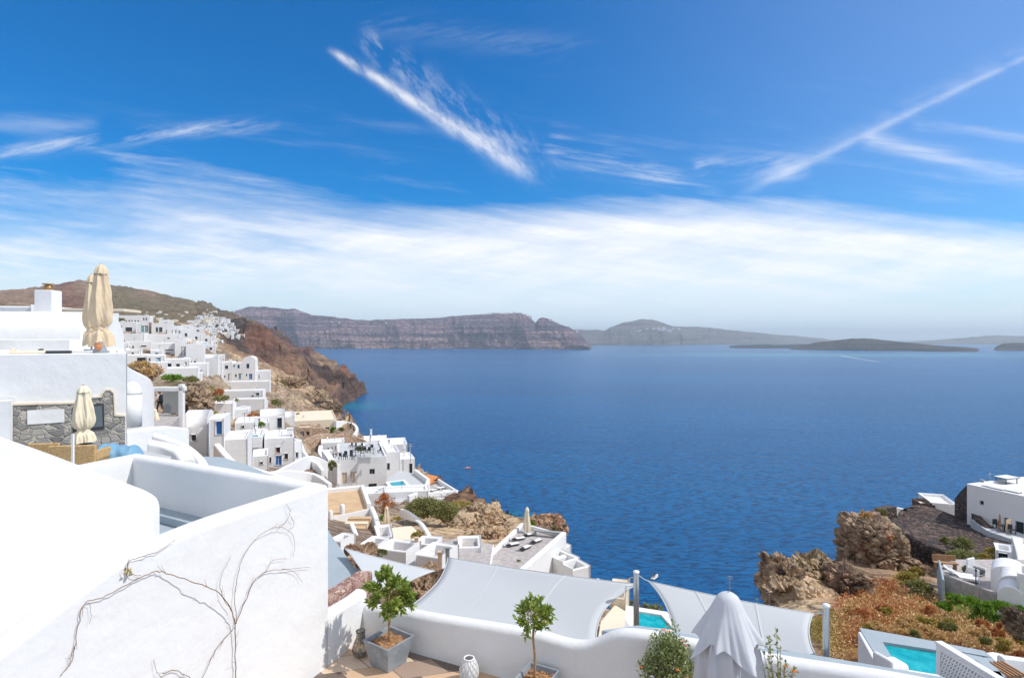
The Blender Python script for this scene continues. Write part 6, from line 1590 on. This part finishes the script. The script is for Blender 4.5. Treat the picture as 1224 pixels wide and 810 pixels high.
# ================================================================ the person on the path
def person(label, foot, rz):
    H = 1.74; t = thing('person', foot, label, 'person', rz)
    J = {'pelvis': (0, 0, .95), 'waist': (0, .01, 1.1), 'chest': (0, .03, 1.33), 'neck': (0, .03, 1.47), 'head': (0, .06, 1.58), 'crown': (0, .05, 1.68),
         'shl': (-.18, .03, 1.40), 'ell': (-.25, .0, 1.13), 'wrl': (-.22, .18, .93), 'hal': (-.21, .24, .88), 'shr': (.18, .03, 1.40), 'elr': (.26, .06, 1.14), 'wrr': (.24, -.10, .95), 'har': (.24, -.14, .89),
         'hpl': (-.09, 0, .90), 'knl': (-.11, .16, .50), 'anl': (-.11, .22, .09), 'tol': (-.12, .38, .04), 'hpr': (.09, 0, .90), 'knr': (.1, -.06, .50), 'anr': (.1, -.34, .14), 'tor': (.11, -.22, .04)}
    E = [('pelvis', 'waist'), ('waist', 'chest'), ('chest', 'neck'), ('neck', 'head'), ('head', 'crown'), ('chest', 'shl'), ('shl', 'ell'), ('ell', 'wrl'), ('wrl', 'hal'), ('chest', 'shr'), ('shr', 'elr'), ('elr', 'wrr'), ('wrr', 'har'),
         ('pelvis', 'hpl'), ('hpl', 'knl'), ('knl', 'anl'), ('anl', 'tol'), ('pelvis', 'hpr'), ('hpr', 'knr'), ('knr', 'anr'), ('anr', 'tor')]
    Rr = {'pelvis': .15, 'waist': .13, 'chest': .16, 'neck': .055, 'head': .095, 'crown': .075, 'hpl': .10, 'hpr': .10, 'knl': .06, 'knr': .06, 'anl': .04, 'anr': .04, 'tol': .035, 'tor': .035, 'shl': .065, 'shr': .065, 'ell': .045, 'elr': .045, 'wrl': .03, 'wrr': .03, 'hal': .035, 'har': .035}
    def skin(name, keys, edges, mat, grow=0., root=None):
        ks = list(keys); me = bpy.data.meshes.new(name); me.from_pydata([J[k] for k in ks], [(ks.index(a), ks.index(b)) for a, b in edges], []); me.materials.append(MATS[mat])
        o = bpy.data.objects.new(name, me); COL.objects.link(o); o.parent = t
        o.modifiers.new('k', 'SKIN'); sv = me.skin_vertices[0].data
        for i, k in enumerate(ks): sv[i].radius = (Rr[k]+grow, (Rr[k]+grow)*.85); sv[i].use_root = (k == (root or ks[0]))
        o.modifiers['k'].use_smooth_shade = True
        m = o.modifiers.new('u', 'SUBSURF'); m.levels = 2; m.render_levels = 2
    skin('body', J.keys(), E, 'skin')
    skin('shirt', ['waist', 'chest', 'shl', 'ell', 'shr', 'elr'], [('waist', 'chest'), ('chest', 'shl'), ('shl', 'ell'), ('chest', 'shr'), ('shr', 'elr')], 'cushion', .025)
    skin('trousers', ['pelvis', 'hpl', 'knl', 'anl', 'hpr', 'knr', 'anr'], [('pelvis', 'hpl'), ('hpl', 'knl'), ('knl', 'anl'), ('pelvis', 'hpr'), ('hpr', 'knr'), ('knr', 'anr')], 'dark_cloth', .02)
    mb = MB(); mb.lathe([(.112*math.cos(PI/2*k/8)+.002, .11*math.sin(PI/2*k/8)) for k in range(-2, 9)], 16, (0, .04, 1.62)); mb.build('hair', 'hair', t, smooth=True)
    for nm_, sx in (('eye', -.035), ('eye', .035)):
        mb = MB(); mb.box((sx, .145, 1.60), (.02, .012, .012)); mb.build(nm_, 'dark_metal', t)
    # five fingers on each hand
    for h in ('hal', 'har'):
        mb = MB(); c = V(J[h])
        for q in range(4): mb.tube([c+V((-.02+.014*q, .0, -.02)), c+V((-.02+.014*q, .012, -.06)), c+V((-.02+.014*q, .0, -.095+abs(q-1.5)*.006))], [.009, .008, .006], 6)
        mb.tube([c+V((.02, .02, 0)), c+V((.035, .035, -.03)), c+V((.03, .04, -.055))], [.01, .009, .007], 6); mb.build('fingers', 'skin', t, smooth=True)
    bt = thing('backpack', V(foot)+Matrix.Rotation(rz, 3, 'Z') @ V((0, -.22, 1.22)), 'large dark backpack worn by the walking person', 'backpack', rz)
    mb = MB(); mb.box((0, 0, 0), (.44, .30, .55)); mb.build('bag', 'dark_cloth', bt, bevel=.09, seg=3); mb = MB(); mb.box((0, -.17, -.1), (.3, .08, .25)); mb.build('pocket', 'dark_cloth', bt, bevel=.03)
person('person in a white shirt and dark trousers walking past the white portal', P(191.5, 493.5, 46.), math.radians(75))
slab('path', 'narrow pale path where the person walks', 'path', [(150, 500), (180, 494), (200, 493.5), (215, 497), (200, 512), (150, 512)], P(191, 493.6, 46).z, 1.5, 'pale_paving')
# ================================================================ plants and rocks
def shrub(label, c, r, mat, n=900, L=.12, seed=1, stems=True, cat='shrub', name='shrub', lumpy=.35, flowers=None, flat=.0, group=None, hollow=.35):
    """leafy shrub: clumps of leaves through an uneven volume, bare stems inside"""
    c = V(c); r = V(r); rd = random.Random(seed); foot = c-V((0, 0, r.z*.9))
    t = thing(name, foot, label, cat, 0, group); lm = MB(); sm_ = MB()
    cl = []
    for k in range(max(10, n//45)):
        d = rv3(rd); d.z = abs(d.z)*1.1-.35 if rd.random() < .85 else d.z
        q = rd.uniform(hollow, 1.)**.5*rd.uniform(1-lumpy, 1.06)
        p = c+V((d.x*r.x, d.y*r.y, d.z*r.z))*q-foot; cl.append(p)
        if stems: sm_.tube([V((rd.uniform(-.1, .1)*r.x, rd.uniform(-.1, .1)*r.y, 0)), p*.55+V((0, 0, .08*r.z)), p], [max(.004, .02*r.z), max(.003, .012*r.z), .002], 4)
    rc = (r.x+r.y+r.z)/3*.27
    for k in range(n):
        p = rd.choice(cl)+rv3(rd)*rc*rd.random()**.5; out = (p+foot-c)
        if out.length < 1e-3: out = V((0, 0, 1))
        leaf(lm, p, out.normalized()*.7+rv3(rd)+V((0, 0, .3)), rv3(rd)+V((0, 0, .7)), L*rd.uniform(.6, 1.3), L*.5*rd.uniform(.7, 1.3))
    if stems: sm_.build('stems', 'twig', t)
    lm.build('foliage', mat, t)
    if flowers:
        for fm, cnt in flowers:
            fb = MB()
            for k in range(cnt):
                p = rd.choice(cl); p = p+(p+foot-c).normalized()*rc*.8+rv3(rd)*rc*.3
                for q in range(6):
                    a = q*PI/3; leaf(fb, p, V((math.cos(a), math.sin(a), .4)), V((0, 0, 1)), L*.8, L*.6)
            fb.build('flowers', fm, t)
    return t
bc = P(799, 776, 9.05)
shrub('flowering shrub with small leaves and orange and pink blossoms left of the white parasol', bc+V((0, 0, -.3)), (.40, .36, .78), 'leaf_bush', 4200, .05, 5, flowers=(('orange_petal', 7), ('pink_petal', 5), ('white_paint', 6)))
def stem_plant(label, foot, stems, seed, mat='leaf_bush', L=.06, fl=0):
    rd = random.Random(seed); t = thing('plant', foot, label, 'plant'); sm_ = MB(); lm = MB()
    for (dx, dy, h) in stems:
        pts = smooth_path([V((dx*.2, dy*.2, 0)), V((dx*.6, dy*.6, h*.5)), V((dx, dy, h))], 6); sm_.tube(pts, list(np.linspace(.008, .003, len(pts))), 5)
        for k in range(int(h/.028)):
            q = rd.uniform(.15, 1); p = pts[int(q*(len(pts)-1))]; leaf(lm, p+rv3(rd)*.01, rv3(rd)+V((0, 0, .5)), V((0, 0, 1))+rv3(rd)*.5, L*rd.uniform(.7, 1.2), L*.5)
    sm_.build('stems', 'bark', t); lm.build('leaves', mat, t)
    if fl:
        fb = MB()
        for k in range(fl):
            dx, dy, h = rd.choice(stems); p = V((dx, dy, h*rd.uniform(.5, .9)))
            for q in range(6): a = q*PI/3; leaf(fb, p, V((math.cos(a), math.sin(a), .4)), V((0, 0, 1)), .045, .035)
        fb.build('flowers', 'orange_petal', t)
fp = P(932, 812, 7.9); fp.z -= .35
stem_plant('spindly green plant with one orange flower right of the white parasol', fp, [(-.16, .0, .95), (-.02, .05, 1.02), (-.12, .1, .75), (.08, 0, .62), (.2, 0, .55), (-.05, -.05, .7), (.12, .1, .45), (.24, .05, .5), (-.2, .05, .7), (.02, .02, .8)], 4, L=.062, fl=3)
# shrubs of the slope
S = [ # label, px, py(centre), d, rx px, ry px, mat, n, leaf size m, seed
 ('large rounded olive green shrub on the beige cliff', 506, 607, 69, 24, 13, 'leaf_olive', 7000, .22),
 ('large grey olive shrub right of the greener one on the cliff', 531, 612, 67, 17, 14, 'leaf_olive', 5000, .22),
 ('tall feathery dry brown shrub under the white wall', 459, 601, 62, 13, 15, 'leaf_rust', 1500, .16),
 ('low bright green plant at the foot of the dry brown shrub', 457, 619, 57, 7, 4, 'leaf_bright', 500, .13),
 ('yellow green low plant beside the beige parasol', 473, 620, 60, 6, 3.5, 'leaf_yellow', 500, .13),
 ('flower bed shrub with orange leaves on the small terrace', 501, 639, 45, 9, 6, 'leaf_yellow', 900, .12),
 ('yellow dry scrub on top of the beige cliff', 549, 604, 84, 17, 5, 'leaf_yellow', 1600, .2),
 ('dry yellow tuft at the cliff lip', 576, 612, 78, 6, 9, 'leaf_yellow', 700, .2),
 ('green agave like plant on the terrace stair corner', 396.5, 556, 98, 5, 7, 'leaf_olive', 420, .4),
 ('small palm like plant on the furnished roof terrace', 430, 538, 122, 4.5, 5, 'leaf_green', 300, .5),
 ('leafy plant growing by the pink stone rubble', 456, 661, 26, 8, 5, 'leaf_olive', 700, .08),
 ('dry reddish plant on the pink rubble', 421, 655, 27, 9, 5, 'leaf_rust', 600, .08),
 ('small potted bush at the left entrance of the sea terrace', 587, 667, 42, 4, 4, 'leaf_bright', 400, .12),
 ('spiky potted palm at the near edge of the sea terrace', 619, 675, 40, 5.5, 5, 'leaf_olive', 350, .2),
 ('green tuft at the far left corner of the sea terrace', 636, 627, 54, 3.5, 4, 'leaf_bright', 350, .16),
 ('green tuft at the far right corner of the sea terrace', 663, 633, 52, 3., 6, 'leaf_olive', 350, .16),
 ('dark green bushes beyond the orange terrace', 753, 722, 38, 8, 7, 'leaf_olive', 700, .14),
 ('green hedge along the far side of the gap pool', 776, 727, 38, 16, 3, 'leaf_olive', 800, .14),
 ('round clipped green shrub against the lava wall', 1150.5, 650.5, 60, 13.5, 9, 'leaf_olive', 3200, .16),
 ('small round shrub left of the clipped one', 1129, 646, 62, 6, 5.5, 'leaf_olive', 900, .16),
 ('flat spreading green shrub on the garden terrace', 1150, 664, 50, 20, 6.5, 'leaf_olive', 3200, .15),
 ('small airy tree beside the dark doorway', 1186.5, 659.5, 51, 7, 8, 'leaf_yellow', 1100, .14),
 ('pale shrub between the spreading shrub and the airy tree', 1176, 666, 50, 8, 5, 'leaf_yellow', 800, .13),
 ('small potted plant in the middle of the garden terrace', 1156, 680, 44, 4.5, 6, 'leaf_olive', 500, .13),
 ('bush inside the curved white rim wall', 1055, 611, 75, 7, 4, 'leaf_olive', 800, .2),
 ('dry tuft at the very tip of the right headland', 1035, 617, 61, 7, 6, 'leaf_dry', 700, .22),
 ('yellow green bush above the brush on the right slope', 1085, 691, 44, 14, 10, 'leaf_yellow', 2400, .16),
 ('grey green bush on the right slope beside the yellow one', 1098, 702, 42, 16, 8, 'leaf_olive', 2400, .14),
 ('bright yellow bush under the beige cliff', 1097, 684, 47, 9, 8, 'leaf_yellow', 1300, .16),
 ('pale grey bush at the right edge of the brush', 1216, 752, 27, 10, 17, 'leaf_olive', 1600, .1),
 ('orange heather on the top of the beige cliff', 1060, 641, 57, 9, 4, 'leaf_rust', 900, .16),
 ('yellow heather strip along the beige cliff lip', 1043, 633, 60, 6, 4, 'leaf_yellow', 600, .16),
 ('row of green shrubs under the upper white houses', 206, 451, 108, 12, 4, 'leaf_bright', 900, .4),
 ('olive shrubs at the end of the green row', 228, 455, 108, 12, 5, 'leaf_olive', 900, .4),
 ('yellow brown scrub on the bank left of the hotel', 246, 466, 112, 11, 7, 'leaf_yellow', 900, .4),
 ('reddish scrub patch below the hotel stairs', 259, 470, 120, 11, 6, 'leaf_rust', 800, .4),
 ('brown green scrub above the white terrace house', 268, 477, 112, 14, 4, 'leaf_olive', 700, .35),
 ('olive shrub behind the tall blue door', 267, 499, 78, 9, 6, 'leaf_olive', 800, .25),
 ('yellow scrub left of the olive shrub', 255, 496, 82, 7, 3.5, 'leaf_yellow', 500, .25),
 ('wide rusty scrub above the terrace houses', 297, 500, 118, 14, 6, 'leaf_rust', 1100, .35),
 ('bright green shrub at the end of the rusty scrub', 312, 508, 108, 6, 5, 'leaf_bright', 600, .25),
 ('dark green clump high on the slope right of the hotel', 330, 483, 175, 11, 7, 'leaf_olive', 700, .5),
 ('yellow green clump right of the hotel', 320, 472, 195, 10, 6, 'leaf_yellow', 600, .5),
 ('green clump on the beige slope below the rocks', 315, 480, 165, 7, 5, 'leaf_bright', 500, .4),
 ('dark clump above the beige slope', 336, 459, 270, 9, 4, 'leaf_olive', 400, .8),
 ('green bush on the shoulder between the village and the cliff', 246, 415, 300, 5, 7, 'leaf_bright', 500, .8),
 ('rounded green bush beside the beige flat roof', 399, 513.5, 150, 5, 3.6, 'leaf_bright', 400, .4),
 ('second small green bush beside the beige flat roof', 408.5, 513.5, 150, 2.6, 3.2, 'leaf_olive', 300, .4),
 ('ochre scrub on the rock bank above the stone wall house', 167, 436, 60, 12, 4, 'leaf_dry', 700, .2),
 ('ochre scrub at the lower end of the rock bank', 178, 444, 58, 8, 4, 'leaf_dry', 500, .2),
 ('bare pale shrub in front of the curving white wall', 165, 503, 30, 9, 7, 'leaf_yellow', 420, .12),
 ('green tuft on the upper village roof', 145, 382, 296, 5.5, 1.4, 'leaf_olive', 260, .7),
]
for k, (x, y, rx, ry, m_) in enumerate(((1143, 716, 11, 6, 'leaf_bright'), (1160, 719, 12, 7, 'leaf_bright'), (1178, 727, 13, 8, 'leaf_bright'), (1198, 724, 13, 7, 'leaf_bright'), (1216, 729, 12, 8, 'leaf_bright'), (1170, 738, 13, 9, 'leaf_bright'), (1190, 741, 12, 9, 'leaf_bright'), (1130, 724, 9, 5, 'leaf_bright'))):
    shrub('bright green leafy bush in the patch below the garden terrace', P(x, y, 36), (rx/F*36, rx/F*30, ry/F*36), m_, 1300, .12, 300+k, group='bright green bushes below the garden terrace')
rd_ = random.Random(12)
for k in range(34):
    x = rd_.uniform(1012, 1222); y = rd_.uniform(728+max(0, x-1130)*.22, 752+max(0, x-1030)*.17); f_ = (y-720)/60; d_ = 34-f_*10; rx = rd_.uniform(6, 13); ry = rd_.uniform(4, 7.5)
    m_ = rd_.choice(['leaf_dry', 'leaf_dry', 'leaf_rust', 'leaf_yellow', 'leaf_yellow', 'leaf_olive'])
    shrub({'leaf_dry': 'tan dry bush', 'leaf_rust': 'rust orange bush', 'leaf_yellow': 'ochre yellow bush', 'leaf_olive': 'grey green bush'}[m_]+' among the dry brush on the right slope', P(x, y, d_), (rx/F*d_, rx/F*d_*.8, ry/F*d_), m_, 650, .11, 400+k, group='bushes among the dry brush, '+m_.split('_')[1])
for k, (lb, px, py, d, rx, ry, mat, n, L) in enumerate(S):
    shrub(lb, P(px, py, d), (rx/F*d, rx/F*d*.8, ry/F*d), mat, n, L, 20+k)
t = thing('flower_pot', P(181, 412, 34), 'brown clay pot under the twin parasols', 'flower pot')
t.location = P(117.5, 418.5, 21.4); mb = MB(); mb.lathe([(.06, 0), (.12, .08), (.14, .2), (.1, .24)], 14); mb.build('pot', 'terracotta', t, smooth=True); mb = MB(); mb.lathe([(.12, .24), (.125, .27), (.1, .28)], 14); mb.build('rim', 'terracotta', t)

# rocks
def rock(label, c, r, col, seed, mat='near_land', amp=.35, sub=5, stretch=(1, 1, 1), name='rock', fr=1.2, kind=None, bx=3.):
    me = bpy.data.meshes.new(name); bm = bmesh.new(); bmesh.ops.create_icosphere(bm, subdivisions=sub, radius=1.); 
    co = np.array([v.co[:] for v in bm.verts]); n0 = co.copy(); co = co/((np.abs(co)**bx).sum(1)**(1/bx))[:, None]
    r = np.array(r, float); p = co*r
    s = fr/float(r.mean()); q = p*s*2+seed*7.3
    d1 = fbm(q[:, 0], q[:, 1], q[:, 2]*stretch[2], oct=6, seed=seed, ridged=True, gain=.6); d2 = fbm(q[:, 0]*.5+3, q[:, 1]*.5, q[:, 2]*.5, oct=3, seed=seed+5)
    zz = p[:, 2]*s*6+1.5*fbm(q[:, 0]*.4, q[:, 1]*.4, oct=2, seed=seed+8); lay = np.abs((zz % 1.)-.5)*2
    d3 = fbm(q[:, 0]*4, q[:, 1]*4, q[:, 2]*4, oct=5, seed=seed+9, ridged=True, gain=.65)
    cr = np.minimum(np.abs(vnoise(q[:, 0]*1.3, q[:, 1]*1.3, q[:, 2]*.7, seed=seed+3)), .12)/.12
    wq = fbm(q[:, 0], q[:, 1], q[:, 2], oct=3, seed=seed+12)[:, None]*.35; q1 = q*.8+wq; q2 = q*2.3+wq
    v1, e1 = vor(q1[:, 0], q1[:, 1], q1[:, 2]*1.4, seed); v2, e2 = vor(q2[:, 0], q2[:, 1], q2[:, 2]*1.4, seed+30)
    p = p+n0*(d1*amp*.30+d2*amp*.7+d3*.07+(lay-.5)*.04+(v1-.5)*amp*.75-.16*np.clip(1-e1*5, 0, 1)+(v2-.5)*amp*.28-.07*np.clip(1-e2*5, 0, 1))[:, None]*r.mean()
    for v, x in zip(bm.verts, p): v.co = x
    bm.to_mesh(me); bm.free(); 
    at = me.color_attributes.new('tint', 'FLOAT_COLOR', 'POINT'); nn = fbm(p[:, 0]*s*3, p[:, 1]*s*3, p[:, 2]*s*3, oct=4, seed=seed+2)*.5+.5
    base = np.array(CLS[col[0]]); b2 = np.array(CLS[col[1]]); f = np.clip(nn*2.2-.7, 0, 1)[:, None]
    cc = np.concatenate([base*(1-f)+b2*f, np.ones((len(p), 1))], 1); at.data.foreach_set('color', cc.ravel().astype(np.float32))
    me.materials.append(MATS[mat]); o = bpy.data.objects.new(name, me); COL.objects.link(o); o.location = c
    tag(o, label, 'rock'); 
    if kind: tag(o, kind=kind)
    return o
def rk(label, px, py, d, rx, ry, ryd, col, seed, **kw):
    rock(label, P(px, py, d), (rx/F*d, ryd, ry/F*d), col, seed, **kw)
rk('steep tan cliff face with a cave like overhang under the lava wall', 1041, 662, 60, 25, 42, 3.4, ('dirt', 'earth'), 3, amp=.18, sub=6, stretch=(1, 1, .6), bx=4.5)
rk('second tan cliff bulge right of the overhang', 1076, 688, 58, 22, 24, 3., ('dirt', 'earth'), 5, amp=.22, sub=6)
rk('pale lichen covered rock outcrop at the left of the right headland', 985, 692, 50, 30, 20, 3.2, ('beige', 'olive'), 8, amp=.5, sub=6)
rk('dark jagged rock edge above the sea', 938, 700, 48, 15, 27, 2.6, ('beige', 'lava'), 11, amp=.6, sub=6)
rk('pale broken rocks below the jagged rock edge', 962, 722, 44, 34, 17, 2.8, ('beige', 'dirt'), 13, amp=.5, sub=6)
rk('shaded brown slab of rock between the outcrop and the cliff', 1012, 702, 47, 20, 24, 2.4, ('brown', 'lava'), 17, amp=.4, sub=6)
rk('big beige crag at the cliff lip with a shaded hollow', 579, 628, 73, 22, 21, 2.4, ('beige', 'dirt'), 19, amp=.5, sub=6)
rk('beige crag wall under the large shrubs', 548, 640, 68, 27, 15, 2.4, ('beige', 'dirt'), 23, amp=.5, sub=6)
rk('lower broken beige crag left of the sea terrace', 585, 648, 62, 22, 15, 2.2, ('beige', 'brown'), 41, amp=.5, sub=6)
rk('dark reddish boulder slope behind the sea terrace parapet', 603, 642, 72, 17, 15, 2.5, ('lava', 'red'), 29, amp=.5, sub=5)
rk('brown rock knob rising behind the sea terrace', 652, 632, 66, 22, 15, 2., ('red', 'beige'), 31, amp=.45, sub=5)
rk('tall pale beige rock bank below the hotel scrub', 230, 484, 86, 17, 22, 3, ('beige', 'dirt'), 37, amp=.4, sub=6)
rk('ochre rock bank beside the upper white houses', 168, 444, 64, 20, 7, 2.0, ('beige', 'brush'), 43, amp=.4, sub=5)
rk('beige boulders at the cliff lip above the boat cove', 392, 494, 215, 14, 9, 6, ('beige', 'lava'), 47, amp=.6, sub=6)
rk('pile of beige boulders on the slope above the cove', 366, 484, 260, 20, 13, 9, ('beige', 'dirt'), 51, amp=.6, sub=6)
rk('beige broken crag above the boulder pile', 345, 465, 340, 14, 11, 10, ('beige', 'earth'), 57, amp=.6, sub=6)
rk('dark lava outcrop near the ridge of the headland', 286, 411, 900, 18, 9, 26, ('lava', 'earth'), 61, mat='mid_land', amp=.5, sub=6)
rk('dark lava outcrop below the far village', 262, 420, 640, 12, 7, 16, ('lava', 'beige'), 67, mat='mid_land', amp=.6, sub=5)
rk('heap of pink stone rubble under the small white walls', 428, 664, 24, 17, 8, 1., ('red', 'beige'), 71, amp=.5, sub=5)
rk('orange brown rock bank beside the corner of the large sail', 508, 700, 21, 22, 13, 1., ('earth', 'beige'), 73, amp=.5, sub=5)
rk('grey boulder in the brush at the right edge', 1222, 748, 24, 9, 16, .8, ('lava', 'beige'), 77, amp=.4, sub=5)

# dry brush and green ground cover on the right slope: stuff nobody could count
def cover(name, label, poly, dfn, n, mat, L, seed, h=.4, zoff=None):
    rd = random.Random(seed); mb = MB(); xs = [p[0] for p in poly]; ys = [p[1] for p in poly]
    def inside(x, y):
        c = False; j = len(poly)-1
        for i in range(len(poly)):
            xi, yi = poly[i]; xj, yj = poly[j]
            if (yi > y) != (yj > y) and x < (xj-xi)*(y-yi)/(yj-yi)+xi: c = not c
            j = i
        return c
    k = 0; o = None
    while k < n:
        x, y = rd.uniform(min(xs), max(xs)), rd.uniform(min(ys), max(ys))
        if not inside(x, y): continue
        d = dfn(x, y); p = P(x, y, d)
        if o is None: o = p.copy()
        p = p-o; R_ = rd.uniform(.12, .6); hh = R_*rd.uniform(.5, 1.1)*h/.5; m_ = int(rd.uniform(8, 34)*(R_+.3)); k += m_
        for q in range(m_):
            v = rv3(rd); v.z = abs(v.z); sz = L*rd.uniform(.35, 1.2)*d/35
            leaf(mb, p+V((v.x*R_, v.y*R_, v.z*hh-.05))*rd.uniform(.5, 1), v*1.2+rv3(rd), rv3(rd), sz, sz*rd.uniform(.25, .6))
    ob = mb.build(name, mat); ob.location = o; tag(ob, label, None, None, 'stuff')
def make_cover(ev):
    def dfn(x, y):
        ds = COVD; k = int(np.clip(round((x-900)/8), 0, len(COVX)-1)); col_ = COVT[k]
        # first depth, from near to far, whose ground reaches up to this pixel row
        i = np.argmax(col_ <= y); return float(ds[i]) if col_[i] <= y else 40.
    global COVD, COVX, COVT
    COVD = np.exp(np.linspace(math.log(14), math.log(85), 160)); COVX = np.arange(900, 1261, 8.)
    PX, DD = np.meshgrid(COVX, COVD, indexing='ij'); COVT = ev(PX, DD)
    A = [(1000, 735), (1040, 705), (1110, 715), (1224, 740), (1232, 800), (1150, 775), (1020, 752), (1005, 790), (990, 790)]
    cover('dry_brush', 'dry orange and tan brush covering the slope above the pool', A, dfn, 22000, 'leaf_dry', .17, 1, .7)
    cover('rusty_brush', 'rust red bare brush on the shaded slope', [(1000, 735), (1010, 700), (1060, 695), (1110, 720), (1060, 760), (1005, 775)], dfn, 7000, 'leaf_rust', .18, 2, .8)
    cover('brush', 'bright orange low plants between the brush', [(1040, 725), (1224, 745), (1224, 790), (1100, 765)], dfn, 5500, 'leaf_rust', .14, 3, .5)
    cover('ground_cover', 'bright green leafy ground cover below the garden terrace', [(1122, 712), (1140, 703), (1180, 715), (1232, 722), (1232, 745), (1190, 752), (1150, 738), (1125, 722)], dfn, 14000, 'leaf_bright', .15, 4, .6)
    cover('grass', 'yellow green tufts at the foot of the tan cliff', [(960, 745), (1000, 735), (1010, 775), (985, 780), (960, 740)], dfn, 2600, 'leaf_yellow', .15, 5, .5)
tops = []
ev = build_terrain()
make_cover(ev)
for a in TINY: place_tiny(ev, *a)
haze()
